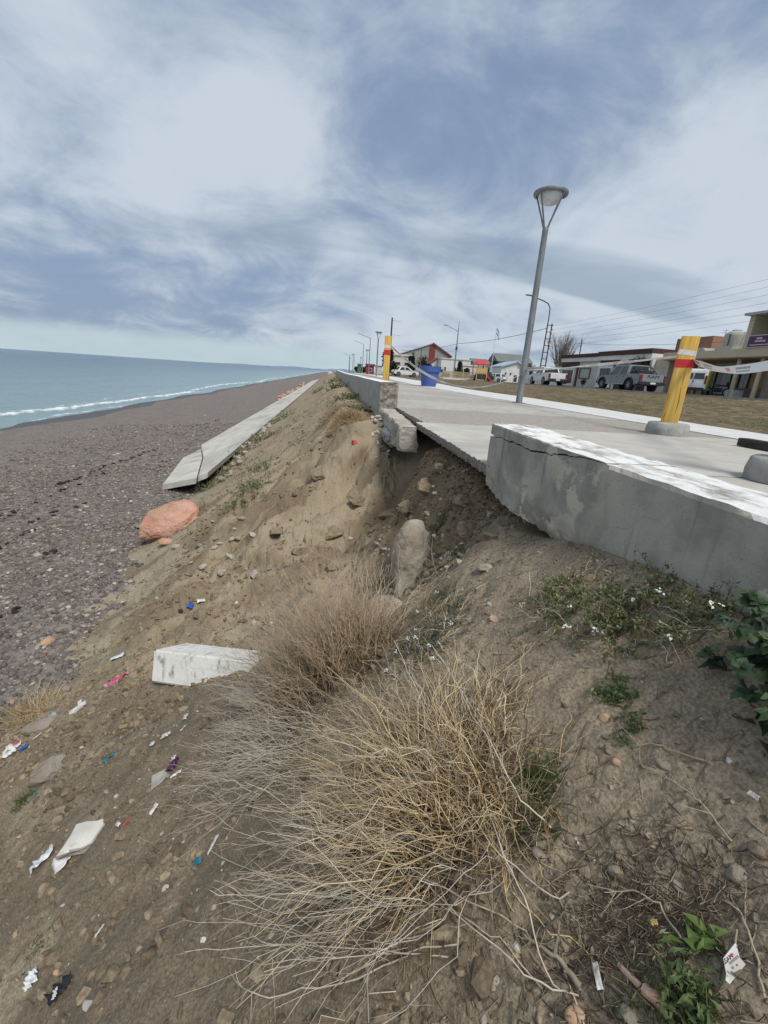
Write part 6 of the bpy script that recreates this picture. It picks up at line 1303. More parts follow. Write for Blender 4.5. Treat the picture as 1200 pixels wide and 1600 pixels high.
crumple('blue_wrapper', 172, 1187, 0.06, 0.025, MAT['teal_film'], 'little bright blue wrapper on the bare earth', 'wrapper', 11, amp=0.6, rz=0.5)
crumple('blue_wrapper', 52, 1248, 0.05, 0.025, MAT['teal_film'], 'small blue scrap beside the short grass tuft', 'wrapper', 12, amp=0.5, rz=0.9)
crumple('white_cup', 262, 1153, 0.05, 0.025, MAT['white_plastic'], 'white foam piece on the slope left of the bush', 'foam piece', 13, amp=0.9, rz=0.35)
crumple('white_scrap', 289, 1140, 0.045, 0.014, MAT['paper'], 'thin white scrap among the pale stems', 'paper', 14, amp=0.5, rz=1.2)
crumple('white_scrap', 294, 1122, 0.035, 0.025, MAT['paper'], 'white scrap with a dark red patch at the edge of the stems', 'paper', 15, amp=0.7)
crumple('white_scrap', 241, 1165, 0.025, 0.018, MAT['white_plastic'], 'tiny white fleck below the foam piece', 'foam piece', 16, amp=0.7)
crumple('purple_wrapper', 274, 1198, 0.06, 0.045, MAT['purple_film'], 'dark purple wrapper near the slate piece', 'wrapper', 17, amp=0.6)
crumple('white_scrap', 278, 1192, 0.03, 0.02, MAT['white_plastic'], 'white scrap on top of the purple wrapper', 'plastic scrap', 18, amp=0.7, lift=0.03)
crumple('white_scrap', 278, 1212, 0.05, 0.016, MAT['white_plastic'], 'curled white strip below the purple wrapper', 'plastic scrap', 19, amp=0.6, rz=0.2)
crumple('white_scrap', 243, 1266, 0.045, 0.022, MAT['paper'], 'small pale paper below the slate piece', 'paper', 20, amp=0.3, rz=0.9)
crumple('red_scrap', 200, 1288, 0.03, 0.012, MAT['red_film'], 'little red scrap right of the square white fragment', 'plastic scrap', 21, amp=0.4, rz=0.5)
crumple('white_scrap', 188, 1290, 0.03, 0.016, MAT['paper'], 'white scrap between the square fragment and the red scrap', 'paper', 22, amp=0.5)
crumple('torn_bag', 112, 1338, 0.13, 0.06, MAT['white_plastic'], 'torn white plastic bag below the square fragment', 'plastic bag', 23, amp=0.5, rz=0.55)
crumple('clear_bag', 70, 1345, 0.10, 0.05, MAT['pale_plastic'], 'grey translucent bag left of the torn white one', 'plastic bag', 24, amp=0.5, rz=0.6)
p = on_ground(93, 1328); n = gnormal(p.x, p.y, 0.08); b = MB(); b.box((0, 0, 0), (0.055, 0.085, 0.012), M=frame(n * 0.03, (0.7, -0.5, 0.3), n + Vector((0.5, -0.2, 0)))); b.box((0, 0, 0), (0.035, 0.085, 0.006), M=frame(n * 0.02 + Vector((-0.035, 0.02, 0)), (0.7, -0.5, -0.2), n + Vector((-0.3, -0.2, 0)))); tag(b.build('cardboard_piece', MAT['card']), 'folded brown cardboard piece between the two bags', 'cardboard')
crumple('white_stick', 338, 1325, 0.065, 0.012, MAT['white_plastic'], 'short white plastic stick at the tips of the pale stems', 'plastic stick', 25, amp=0.3, rz=1.1, lift=0.02)
crumple('teal_scrap', 313, 1350, 0.03, 0.02, MAT['teal_film'], 'dark teal scrap near the white plastic stick', 'plastic scrap', 26, amp=0.6)
crumple('white_scrap', 160, 1457, 0.035, 0.01, MAT['paper'], 'slim white scrap on the lower earth slope', 'paper', 27, amp=0.4, rz=0.9)
crumple('white_film', 55, 1532, 0.05, 0.04, MAT['pale_plastic'], 'pale plastic film near the bottom corner', 'plastic scrap', 28, amp=0.6)
crumple('black_film', 100, 1550, 0.07, 0.04, MAT['black_film'], 'black plastic scrap near the bottom corner', 'plastic scrap', 29, amp=0.6, rz=0.4)
crumple('white_scrap', 97, 1557, 0.025, 0.015, MAT['white_plastic'], 'white fleck on the black plastic scrap', 'plastic scrap', 30, amp=0.6, lift=0.025)
crumple('white_scrap', 321, 1472, 0.018, 0.012, MAT['paper'], 'tiny white fleck on the earth below the bush tips', 'paper', 31, amp=0.5)
crumple('blue_scrap', 298, 947, 0.06, 0.05, MAT['blue_film'], 'bright blue scrap on the silt above the fallen block', 'plastic scrap', 32, amp=0.8)
crumple('white_scrap', 314, 940, 0.08, 0.04, MAT['white_plastic'], 'white scrap beside the blue one on the silt', 'plastic scrap', 33, amp=0.7)
crumple('black_film', 283, 957, 0.07, 0.04, MAT['black_film'], 'dark scrap below the blue one on the silt', 'plastic scrap', 34, amp=0.5)
crumple('bottle_scrap', 574, 643, 0.16, 0.07, MAT['black_film'], 'black and white litter on the dry grass below the far parapet', 'litter', 35, amp=0.6, rz=0.3)
crumple('red_scrap', 554, 692, 0.07, 0.06, MAT['red_film'], 'small red scrap on the face of the mound', 'plastic scrap', 36, amp=0.8)
crumple('white_peel', 940, 1530, 0.034, 0.010, MAT['paper'], 'pale curled peel near the splintered root', 'paper', 37, amp=0.4, rz=1.2)
crumple('white_peel', 1182, 1248, 0.018, 0.010, MAT['paper'], 'bent pale flake at the right edge of the soil', 'paper', 38, amp=0.6)
crumple('yellow_scrap', 1027, 1447, 0.011, 0.008, MAT['yellow_film'], 'tiny yellow orange flake on the leaf litter', 'plastic scrap', 39, amp=0.7)
crumple('glass_shard', 600, 893, 0.04, 0.01, MAT['white_plastic'], 'thin white shard left of the leaning concrete fragment', 'plastic scrap', 40, amp=0.3, rz=0.5)

def text_mesh(s, size, ext=0.001):
    cu = bpy.data.curves.new('lettering', 'FONT'); cu.body = s; cu.size = size; cu.extrude = ext; cu.align_x = 'CENTER'; cu.align_y = 'CENTER'
    o = bpy.data.objects.new('lettering', cu); C.objects.link(o); dg = bpy.context.evaluated_depsgraph_get(); me = bpy.data.meshes.new_from_object(o.evaluated_get(dg)); bpy.data.objects.remove(o); return me
MAT['ink'] = mat('black_ink', (0.03, 0.03, 0.035), rough=0.7); MAT['ink_red'] = mat('red_ink', (0.45, 0.07, 0.14), rough=0.7); MAT['ink_grey'] = mat('grey_ink', (0.22, 0.23, 0.24), rough=0.7)
def paper_tag():
    p = on_ground(1133, 1515); a = on_ground(1145, 1475); c = on_ground(1140, 1550)
    e = empty('paper_tag', p, 0, 'bent white paper label with dark print stuck on a twig at the bottom', 'label')
    up = (a - c).normalized(); nn = Vector((-0.35, -0.75, 0.65)).normalized(); S = (a - c).length * 0.95
    M = frame(Vector((0, 0, 0.02)), up, nn); 
    b = MB(); b.add([M @ Vector(q) for q in [(0.5 * S, 0.005, 0), (0.24 * S, -0.17 * S, 0.0), (-0.50 * S, -0.12 * S, 0), (-0.28 * S, -0.02 * S, 0), (0.0, -0.12 * S, 0.0)]], [])
    def sheet(pts, name, m_):
        k = len(pts); z = Vector(M.col[2].xyz) * 0.0006; v = [M @ Vector(q) for q in pts]; me = bpy.data.meshes.new(name); me.from_pydata([q + z for q in v] + [q - z for q in v], [], [tuple(range(k)), tuple(range(k, 2 * k))[::-1]] + [(i, i + k, (i + 1) % k + k, (i + 1) % k) for i in range(k)]); return link(name, me, m_, e)
    sheet([(0.50 * S, -0.02 * S, 0), (0.14 * S, -0.26 * S, 0), (-0.30 * S, -0.06 * S, 0.0), (-0.16 * S, 0.10 * S, 0.0)][::-1] if False else [(0.50 * S, -0.05 * S, 0), (0.22 * S, -0.20 * S, 0), (-0.30 * S, 0.00 * S, 0), (-0.02 * S, 0.14 * S, 0)], 'printed_face', MAT['paper'])
    sheet([(0.22 * S, -0.20 * S, 0.0), (0.16 * S, -0.34 * S, 0.02 * S), (-0.46 * S, -0.10 * S, 0.03 * S), (-0.44 * S, 0.0, 0.02 * S), (-0.30 * S, 0.0, 0.0)], 'folded_edge', MAT['paper'])
    def put(txt, size, x, y, m_):
        o = link('lettering', text_mesh(txt, size * S, 0.0002), m_, e); o.matrix_world = Matrix.Translation(e.location) @ M @ Matrix.Translation((x * S, y * S, 0.0012)) @ Matrix.Rotation(math.radians(-28), 4, 'Z')
    put('ASSAN', 0.13, 0.00, 0.06, MAT['ink']); put('3', 0.11, -0.34, -0.055, MAT['ink']); put('3', 0.07, 0.40, -0.10, MAT['ink'])
    def bar(x, y, w, h, m_):
        b = MB(); b.box((0, 0, 0), (w * S, h * S, 0.0004), M=M @ Matrix.Translation((x * S, y * S, 0.0011)) @ Matrix.Rotation(math.radians(-28), 4, 'Z')); b.build('print_bar', m_, e)
    bar(0.10, -0.09, 0.32, 0.05, MAT['ink_grey']); bar(0.16, -0.01, 0.13, 0.045, MAT['ink_red']); bar(-0.08, -0.10, 0.07, 0.05, MAT['ink_grey'])
    stem = MB(); stem.tube([M @ Vector((0.48 * S, -0.04 * S, 0.001)), M @ Vector((0.8 * S, -0.02 * S, 0.0))], 0.0012, 5); stem.build('twig', MAT['straw'] if False else MAT['card'], e)
paper_tag()

# ================================================================== STREET, VEHICLES, BUILDINGS
MAT['glass_dark'] = mat('window_glass', (0.018, 0.022, 0.028), (0.03, 0.035, 0.042), scale=1.5, rough=0.08, spec=0.6)
MAT['tyre'] = mat('tyre_rubber', (0.016, 0.016, 0.017), (0.028, 0.028, 0.028), scale=12, rough=0.85); MAT['rim'] = mat('wheel_rim', (0.40, 0.41, 0.42), (0.30, 0.31, 0.32), scale=6, rough=0.35, metal=0.7); MAT['rim_dark'] = mat('dark_rim', (0.05, 0.05, 0.055), rough=0.4, metal=0.5)
MAT['trim'] = mat('black_trim', (0.02, 0.02, 0.022), (0.03, 0.03, 0.032), scale=8, rough=0.6); MAT['tail'] = mat('tail_lamp', (0.17, 0.008, 0.014), (0.24, 0.012, 0.02), scale=8, rough=0.25); MAT['plate'] = mat('number_plate', (0.70, 0.71, 0.72), (0.62, 0.63, 0.64), scale=10, rough=0.5); MAT['head'] = mat('headlamp', (0.60, 0.62, 0.64), rough=0.15)
def paint(name, c, dirt=0.15): return mat(name, c, tuple(v * (1 - dirt) for v in c), scale=2.2, rough=0.32, spec=0.5)
MAT['car_white'] = paint('car_white', (0.70, 0.71, 0.71)); MAT['car_grey'] = paint('car_grey', (0.23, 0.25, 0.26)); MAT['car_dark'] = paint('car_dark', (0.045, 0.055, 0.06)); MAT['car_silver'] = paint('car_silver', (0.36, 0.38, 0.39)); MAT['hi_vis'] = mat('hi_vis_green', (0.28, 0.36, 0.06), (0.34, 0.43, 0.08), scale=3, rough=0.4)
def frustum(b, y0, y1, yt0, yt1, z0, z1, w0, w1):
    v = [(-w0/2, y0, z0), (w0/2, y0, z0), (w0/2, y1, z0), (-w0/2, y1, z0), (-w1/2, yt0, z1), (w1/2, yt0, z1), (w1/2, yt1, z1), (-w1/2, yt1, z1)]
    return b.add(v, [(0, 3, 2, 1), (4, 5, 6, 7), (0, 1, 5, 4), (1, 2, 6, 5), (2, 3, 7, 6), (3, 0, 4, 7)])
def wheel(e, x, y, r, w, rimm):
    s = 1 if x > 0 else -1
    def cyl(r0, x0, x1, m_, name, par):
        b = MB(); n = 20; ring = lambda xx, rr: [(xx, y + rr * math.cos(2 * math.pi * k / n), r + rr * math.sin(2 * math.pi * k / n)) for k in range(n)]
        v = ring(x0, r0 * 0.94) + ring(x0 + (x1 - x0) * 0.15, r0) + ring(x0 + (x1 - x0) * 0.85, r0) + ring(x1, r0 * 0.92)
        f = [(a * n + k, a * n + (k + 1) % n, (a + 1) * n + (k + 1) % n, (a + 1) * n + k) for a in range(3) for k in range(n)] + [tuple(range(n)), tuple(range(3 * n, 4 * n))]
        return b.add(v, f).build(name, m_, par, auto=50)
    t = cyl(r, x - s * w, x, MAT['tyre'], 'wheel', e); cyl(r * 0.62, x - s * 0.02, x + s * 0.012, rimm, 'rim', t)
    b = MB()
    for k in range(5):
        a = 2 * math.pi * k / 5; b.box((0, 0, 0), (0.02, r * 0.5, 0.05), M=Matrix.Translation((x + s * 0.014, y, r)) @ Matrix.Rotation(a, 4, 'X') @ Matrix.Translation((0, r * 0.3, 0)))
    b.build('spokes', MAT['trim'] if rimm is not MAT['rim_dark'] else MAT['rim'], t)
def quad_panel(e, name, pts, m_, off):
    """a thin pane laid just proud of the bodywork"""
    pts = [Vector(p) for p in pts]; n = (pts[1] - pts[0]).cross(pts[2] - pts[0]).normalized() * off; k = len(pts)
    me = bpy.data.meshes.new(name); me.from_pydata([p + n for p in pts] + [p - n * 0.5 for p in pts], [], [tuple(range(k)), tuple(range(k, 2 * k))[::-1]] + [(i, i + k, (i + 1) % k + k, (i + 1) % k) for i in range(k)]); return link(name, me, m_, e)
def lerp3(a, b_, t): return tuple(x + (y - x) * t for x, y in zip(a, b_))
def side_windows(e, y0, y1, yt0, yt1, z0, z1, w0, w1, cuts):
    for s in (-1, 1):
        for a, c in cuts:
            P = lambda u, v: (s * (w0 / 2 + (w1 - w0) / 2 * v), (y0 + (yt0 - y0) * v) + ((y1 + (yt1 - y1) * v) - (y0 + (yt0 - y0) * v)) * u, z0 + (z1 - z0) * v)
            q = [P(a, 0.10), P(c, 0.10), P(c - (0.02), 0.86), P(a + 0.02, 0.86)]; quad_panel(e, 'side_window', q if s > 0 else q[::-1], MAT['glass_dark'], 0.006)
def pickup(label, loc, rz, col, L_=5.4, w=1.92, h=1.82, rimm=None, lift=0.0, letters=None, black_bed=False, arches=False):
    e = empty('pickup_truck', loc, rz, label, 'pickup truck', 'parked vehicles'); hl = L_ / 2; r = 0.39 + lift; rimm = rimm or MAT['rim']; zb = 0.42 + lift; zs = 1.12 + lift
    fy, ry = hl - 0.92, -hl + 1.20
    def arch(yc): return [(yc + (r + 0.07) * math.cos(t), r + (r + 0.07) * math.sin(t)) for t in (math.pi * k / 8 for k in range(9))]
    bott = [(-hl, zb + 0.12), (ry - r - 0.07, zb)]; bott += [(p[0], max(p[1], zb)) for p in arch(ry)[::-1]]; bott += [(ry + r + 0.07, zb), (fy - r - 0.07, zb)]; bott += [(p[0], max(p[1], zb)) for p in arch(fy)[::-1]]; bott += [(fy + r + 0.07, zb), (hl, zb + 0.12)]
    top = [(hl + 0.02, zb + 0.45), (hl - 0.10, zs - 0.12), (hl - 1.35, zs + 0.02), (-hl + 1.62, zs), (-hl + 1.60, zs + 0.10), (-hl, zs + 0.10)]
    b = MB(); b.prism(bott + top, -w / 2, w / 2, 'x'); b.build('body', col, e, bevel=0.035, auto=35)
    cy0, cy1, ct0, ct1 = -hl + 1.66, hl - 1.30, -hl + 1.82, hl - 2.15; zc = h + lift
    b = MB(); frustum(b, cy0, cy1, ct0, ct1, zs - 0.03, zc, w * 0.95, w * 0.78); b.build('cab', col, e, bevel=0.05, auto=35)
    side_windows(e, cy0, cy1, ct0, ct1, zs - 0.03, zc, w * 0.95, w * 0.78, [(0.06, 0.42), (0.47, 0.86)])
    P = lambda u, v: (w * (0.475 - 0.085 * v) * u, cy0 + (ct0 - cy0) * v, zs - 0.03 + (zc - zs + 0.03) * v)
    quad_panel(e, 'rear_window', [P(-0.86, 0.22), P(0.86, 0.22), P(0.8, 0.86), P(-0.8, 0.86)], MAT['glass_dark'], 0.006)
    P = lambda u, v: (w * (0.475 - 0.085 * v) * u, cy1 + (ct1 - cy1) * v, zs - 0.03 + (zc - zs + 0.03) * v)
    quad_panel(e, 'windscreen', [P(0.9, 0.12), P(-0.9, 0.12), P(-0.86, 0.9), P(0.86, 0.9)], MAT['glass_dark'], 0.006)
    b = MB(); b.box((0, -hl + 0.80, zs + 0.101), (w - 0.14, 1.5, 0.012)); b.build('bed_cover' , MAT['trim'], e)
    b = MB(); b.box((0, -hl - 0.016, zs - 0.18), (w - 0.46, 0.03, 0.50), bev=0.01); tg = b.build('tailgate', col, e)
    b = MB(); b.box((0, -hl - 0.06, zb + 0.16), (w - 0.04, 0.18, 0.24), bev=0.03); b.build('rear_bumper', MAT['trim'], e)
    b = MB(); b.box((0, -hl - 0.156, zb + 0.17), (0.40, 0.012, 0.13)); b.build('number_plate', MAT['plate'], e)
    b = MB(); b.box((0, hl + 0.03, zb + 0.16), (w - 0.04, 0.16, 0.26), bev=0.03); b.build('front_bumper', MAT['trim'], e)
    for s in (-1, 1):
        b = MB(); b.box((s * (w / 2 - 0.10), -hl - 0.012, zs - 0.16), (0.17, 0.05, 0.42), bev=0.012); b.build('tail_lamp', MAT['tail'], e)
        b = MB(); b.box((s * (w / 2 - 0.20), hl - 0.02, zs - 0.30), (0.34, 0.10, 0.18), bev=0.02); b.build('headlamp', MAT['head'], e)
        b = MB(); b.box((s * (w / 2 + 0.10), cy1 - 0.42, zs + 0.10), (0.20, 0.10, 0.16), bev=0.02); b.build('mirror', MAT['trim'] if arches else col, e)
        for dy in (0.32, 1.22):
            b = MB(); b.box((s * (w / 2 + 0.012), cy0 + dy + 0.1, zs - 0.12), (0.03, 0.16, 0.035)); b.build('door_handle', MAT['trim'], e)
        for dy in (0.05, 1.02, 1.98):
            b = MB(); b.box((s * (w / 2 + 0.0005), cy0 + dy, zs - 0.32), (0.004, 0.012, 0.58)); b.build('door_gap', MAT['trim'], e)
        if arches:
            for yc in (fy, ry):
                b = MB(); b.tube([(s * (w / 2 + 0.012), p[0], max(p[1], zb)) for p in [(yc + (r + 0.10) * math.cos(t), r + (r + 0.10) * math.sin(t)) for t in (math.pi * k / 10 for k in range(11))]], 0.055, 6); b.build('wheel_arch', MAT['trim'], e)
            b = MB(); b.box((s * (w / 2 + 0.05), 0.05, zb + 0.02), (0.16, 2.5, 0.07), bev=0.02); b.build('side_step', MAT['rim'], e)
        for yc in (fy, ry): wheel(e, s * w / 2, yc, r, 0.27, rimm)
    if black_bed:
        for s in (-1, 1):
            b = MB(); b.tube([(s * 0.72, cy0 - 0.10, zs + 0.1), (s * 0.66, cy0 - 0.25, zc - 0.12), (s * 0.70, cy0 - 1.0, zs + 0.14)], 0.035, 6); b.build('sport_bar', MAT['trim'], e)
        b = MB(); b.tube([(-0.66, cy0 - 0.25, zc - 0.12), (0.66, cy0 - 0.25, zc - 0.12)], 0.035, 6); b.build('sport_bar', MAT['trim'], e)
        b = MB(); b.box((0, cy0 - 0.5, zs + 0.24), (1.2, 0.6, 0.28), bev=0.04); b.build('bed_box', MAT['trim'], e)
    if letters:
        o = link('lettering', text_mesh(letters, 0.30, 0.006), MAT['ink'], e); o.location = (0, -hl - 0.038, zs - 0.08); o.rotation_euler = (math.pi / 2, 0, 0); o.scale = (1.55, 1, 1)
    return e
pickup('grey pickup with black wheel arches and big letters on its tailgate', (23.7, 33.8, 0.50), math.radians(-3), MAT['car_grey'], 5.85, 2.06, 1.9, MAT['rim_dark'], 0.06, 'RAM', True, True)
pickup('white double cab pickup parked behind the tall lamp post', (22.2, 44.6, 0.50), math.radians(-4), MAT['car_white'], 5.2, 1.9, 1.78)

def small_car(label, loc, rz, col, L_=4.1, w=1.72, h=1.47, wagon=True, name='parked_car'):
    e = empty(name, loc, rz, label, 'car', 'parked vehicles'); hl = L_ / 2; r = 0.31; zb = 0.26; zs = 0.92; fy, ry = hl - 0.78, -hl + 0.72
    def arch(yc): return [(yc + (r + 0.05) * math.cos(t), r + (r + 0.05) * math.sin(t)) for t in (math.pi * k / 8 for k in range(9))]
    bott = [(-hl, zb + 0.1), (ry - r - 0.05, zb)] + [(p[0], max(p[1], zb)) for p in arch(ry)[::-1]] + [(ry + r + 0.05, zb), (fy - r - 0.05, zb)] + [(p[0], max(p[1], zb)) for p in arch(fy)[::-1]] + [(fy + r + 0.05, zb), (hl, zb + 0.1)]
    b = MB(); b.prism(bott + [(hl + 0.02, 0.6), (hl - 0.25, zs - 0.12), (hl - 1.1, zs), (-hl + 0.1, zs + 0.02), (-hl - 0.02, zs - 0.2)], -w / 2, w / 2, 'x'); b.build('body', col, e, bevel=0.05, auto=35)
    y0, y1, t0, t1 = -hl + (0.12 if wagon else 0.55), hl - 0.95, -hl + (0.5 if wagon else 1.15), hl - 1.75
    b = MB(); frustum(b, y0, y1, t0, t1, zs - 0.03, h, w * 0.94, w * 0.76); b.build('cabin', col, e, bevel=0.05, auto=35)
    side_windows(e, y0, y1, t0, t1, zs - 0.03, h, w * 0.94, w * 0.76, [(0.10, 0.46), (0.51, 0.88)])
    P = lambda u, v: (w * (0.47 - 0.09 * v) * u, y0 + (t0 - y0) * v, zs - 0.03 + (h - zs + 0.03) * v); quad_panel(e, 'rear_window', [P(-0.85, 0.12), P(0.85, 0.12), P(0.85, 0.88), P(-0.85, 0.88)], MAT['glass_dark'], 0.006)
    P = lambda u, v: (w * (0.47 - 0.09 * v) * u, y1 + (t1 - y1) * v, zs - 0.03 + (h - zs + 0.03) * v); quad_panel(e, 'windscreen', [P(0.88, 0.1), P(-0.88, 0.1), P(-0.88, 0.9), P(0.88, 0.9)], MAT['glass_dark'], 0.006)
    for s in (-1, 1):
        b = MB(); b.box((s * (w / 2 - 0.13), -hl - 0.005, zs - 0.12), (0.24, 0.06, 0.22), bev=0.02); b.build('tail_lamp', MAT['tail'], e); b = MB(); b.box((s * (w / 2 - 0.2), hl - 0.06, zs - 0.25), (0.34, 0.10, 0.16), bev=0.02); b.build('headlamp', MAT['head'], e)
        b = MB(); b.box((s * (w / 2 + 0.08), y1 - 0.35, zs + 0.06), (0.16, 0.09, 0.12), bev=0.02); b.build('mirror', col, e)
        for yc in (fy, ry): wheel(e, s * w / 2, yc, r, 0.2, MAT['rim'])
    b = MB(); b.box((0, -hl - 0.03, zb + 0.22), (w - 0.2, 0.05, 0.16), bev=0.015); b.build('rear_bumper', MAT['trim'], e); b = MB(); b.box((0, -hl - 0.06, zb + 0.36), (0.42, 0.012, 0.12)); b.build('number_plate', MAT['plate'], e)
    return e
small_car('dark grey hatchback parked by the playground', (24.6, 72.0, 0.50), math.radians(62), MAT['car_dark'])
small_car('white hatchback behind the dark grey one', (29.4, 79.0, 0.50), math.radians(40), MAT['car_white'])
small_car('silver car behind the blue planter', (15.6, 66.5, 0.42), math.radians(80), MAT['car_silver'], wagon=False)
small_car('white car seen between the far yellow post and the planter', (11.9, 72.0, 0.40), math.radians(-80), MAT['car_white'], wagon=False)
def van():
    e = empty('van', (29.9, 34.0, 0.60), math.radians(-49), 'white van with its rear doors to the street and a lime green flank', 'van', 'parked vehicles'); L_, w, h = 4.4, 1.78, 1.92; hl = L_ / 2; r = 0.32
    b = MB(); b.prism([(-hl, 0.36), (-hl - 0.03, 0.9), (-hl + 0.10, h - 0.12), (-hl + 0.26, h), (hl - 1.55, h - 0.02), (hl - 0.75, 1.12), (hl - 0.1, 0.98), (hl, 0.7), (hl, 0.34)], -w / 2, w / 2, 'x'); b.build('body', MAT['car_white'], e, bevel=0.06, auto=35)
    for s in (-1, 1):
        quad_panel(e, 'rear_window', [(s * 0.05, -hl - 0.008, 1.16), (s * 0.72, -hl - 0.008, 1.16), (s * 0.68, -hl + 0.075, 1.60), (s * 0.05, -hl + 0.075, 1.60)][::s], MAT['glass_dark'], 0.012)
        b = MB(); b.box((s * (w / 2 - 0.05), -hl + 0.0, 1.12), (0.13, 0.10, 0.62), bev=0.02); b.build('tail_lamp', MAT['tail'], e)
        quad_panel(e, 'side_stripe', [(s * (w / 2), -hl + 0.12, 0.45), (s * (w / 2), hl - 1.0, 0.45), (s * (w / 2), hl - 1.3, 1.72), (s * (w / 2), -hl + 0.22, 1.76)][::s], MAT['hi_vis'], 0.012)
        quad_panel(e, 'side_window', [(s * (w / 2 + 0.006), hl - 1.7, 1.10), (s * (w / 2 + 0.006), hl - 1.0, 1.10), (s * (w / 2 + 0.006), hl - 1.5, 1.68), (s * (w / 2 + 0.006), hl - 1.75, 1.68)][::s], MAT['glass_dark'], 0.012)
        for yc in (-hl + 0.8, hl - 0.8): wheel(e, s * (w / 2 + 0.01), yc, r, 0.2, MAT['rim'])
    b = MB(); b.box((0, -hl - 0.03, 0.42), (w - 0.06, 0.14, 0.22), bev=0.03); b.build('rear_bumper', MAT['trim'], e); b = MB(); b.box((-0.15, -hl - 0.104, 0.50), (1.0, 0.012, 0.07)); b.build('red_reflector', MAT['tail'], e)
    b = MB(); b.box((-0.42, -hl - 0.025, 0.82), (0.45, 0.012, 0.13)); b.build('number_plate', MAT['plate'], e); b = MB(); b.box((0.06, -hl - 0.03, 0.95), (0.06, 0.03, 0.16)); b.build('door_handle', MAT['trim'], e); b = MB(); b.box((0, -hl - 0.018, 1.05), (0.012, 0.02, 1.2)); b.build('door_gap', MAT['trim'], e)
van()
def motorcycle():
    e = empty('motorcycle', (31.0, 32.9, 0.60), math.radians(70), 'dark motorcycle standing between the van and the porch column', 'motorcycle')
    for y in (-0.65, 0.68):
        b = MB(); n = 18; b.tube([(0, y + 0.28 * math.cos(2 * math.pi * k / n), 0.31 + 0.28 * math.sin(2 * math.pi * k / n)) for k in range(n + 1)], 0.05, 6, cap=False); b.build('wheel', MAT['tyre'], e)
    b = MB(); b.box((0, 0, 0.45), (0.26, 0.5, 0.34), bev=0.06); b.build('engine', MAT['trim'], e); b = MB(); b.box((0, 0.18, 0.80), (0.26, 0.5, 0.22), bev=0.08); b.build('tank', MAT['car_dark'], e); b = MB(); b.box((0, -0.42, 0.80), (0.24, 0.66, 0.12), bev=0.05); b.build('seat', MAT['trim'], e)
    b = MB(); b.tube([(0, 0.68, 0.32), (0, 0.46, 0.98)], 0.03, 6); b.build('fork', MAT['galv'], e); b = MB(); b.tube([(-0.36, 0.38, 1.06), (0, 0.48, 1.0), (0.36, 0.38, 1.06)], 0.016, 6); b.build('handlebar', MAT['trim'], e)
    b = MB(); b.box((0, -0.75, 0.95), (0.4, 0.4, 0.34), bev=0.05); b.build('top_box', MAT['trim'], e)
motorcycle()

# -- buildings on the far side of the street
MAT['brown_trim'] = mat('brown_paint', (0.060, 0.026, 0.020), (0.085, 0.036, 0.028), scale=3, rough=0.8); MAT['white_wall'] = mat('white_render', (0.66, 0.66, 0.645), (0.56, 0.56, 0.54), scale=1.2, rough=0.9, bump=0.2); MAT['grey_wall'] = mat('grey_render', (0.50, 0.49, 0.46), (0.43, 0.42, 0.39), scale=1.0, rough=0.9, bump=0.2); MAT['beige_wall'] = mat('beige_render', (0.52, 0.46, 0.35), (0.45, 0.39, 0.30), scale=1.0, rough=0.9, bump=0.2)
MAT['ochre_wall'] = mat('ochre_render', (0.46, 0.33, 0.155), (0.40, 0.285, 0.13), scale=1.0, rough=0.9); MAT['tan_wall'] = mat('tan_concrete', (0.54, 0.46, 0.33), (0.46, 0.39, 0.28), scale=0.8, rough=0.9, bump=0.2); MAT['brick'] = mat('brick_far', (0.23, 0.12, 0.085), (0.30, 0.17, 0.12), scale=5, rough=0.9, bump=0.3, stretch=(1, 1, 3)); MAT['stone_base'] = mat('stone_cladding', (0.17, 0.145, 0.125), (0.25, 0.215, 0.19), scale=3, rough=0.9, bump=0.4)
MAT['curtain'] = mat('curtain_glass', (0.27, 0.30, 0.31), (0.34, 0.37, 0.38), scale=1, rough=0.15, stretch=(1, 4, 0.2)); MAT['tank'] = mat('fibre_cement', (0.30, 0.30, 0.275), (0.37, 0.37, 0.34), scale=2, rough=0.85); MAT['purple'] = mat('purple_sign', (0.085, 0.018, 0.085), (0.11, 0.025, 0.11), scale=2, rough=0.5); MAT['pale_frame'] = mat('pale_frame', (0.55, 0.50, 0.46), rough=0.6); MAT['wood_brown'] = mat('brown_wood', (0.12, 0.07, 0.045), (0.17, 0.10, 0.06), scale=4, rough=0.7)
def fbox(e, name, y0, y1, z0, z1, x0, x1, m_, bev=0.0):
    b = MB(); base = Vector(e.location); b.span((x0 - base.x, min(y0, y1) - base.y, z0 - base.z), (x1 - base.x, max(y0, y1) - base.y, z1 - base.z)); return b.build(name, m_, e, bevel=bev)
def fwindow(e, y0, y1, z0, z1, x, m_frame, m_pane, fr=0.1, mull=1, name='window'):
    """frame of four bars standing 10 cm proud with the pane set back inside it"""
    base = Vector(e.location); b = MB(); y0, y1 = min(y0, y1), max(y0, y1)
    for (a, c, d, f) in ((y0, y0 + fr, z0, z1), (y1 - fr, y1, z0, z1), (y0 + fr, y1 - fr, z1 - fr, z1), (y0 + fr, y1 - fr, z0, z0 + fr)):
        b.span((x - 0.12 - base.x, a - base.y, d - base.z), (x + 0.01 - base.x, c - base.y, f - base.z))
    w = b.build(name, m_frame, e); 
    for k in range(mull + 1):
        a = y0 + fr + (y1 - y0 - 2 * fr) * k / (mull + 1); c = y0 + fr + (y1 - y0 - 2 * fr) * (k + 1) / (mull + 1)
        b = MB(); b.span((x - 0.02 - base.x, a + 0.03 - base.y, z0 + fr - base.z), (x - 0.004 - base.x, c - 0.03 - base.y, z1 - fr - base.z)); p = b.build('pane', m_pane, w)
    return w
X = 31.5
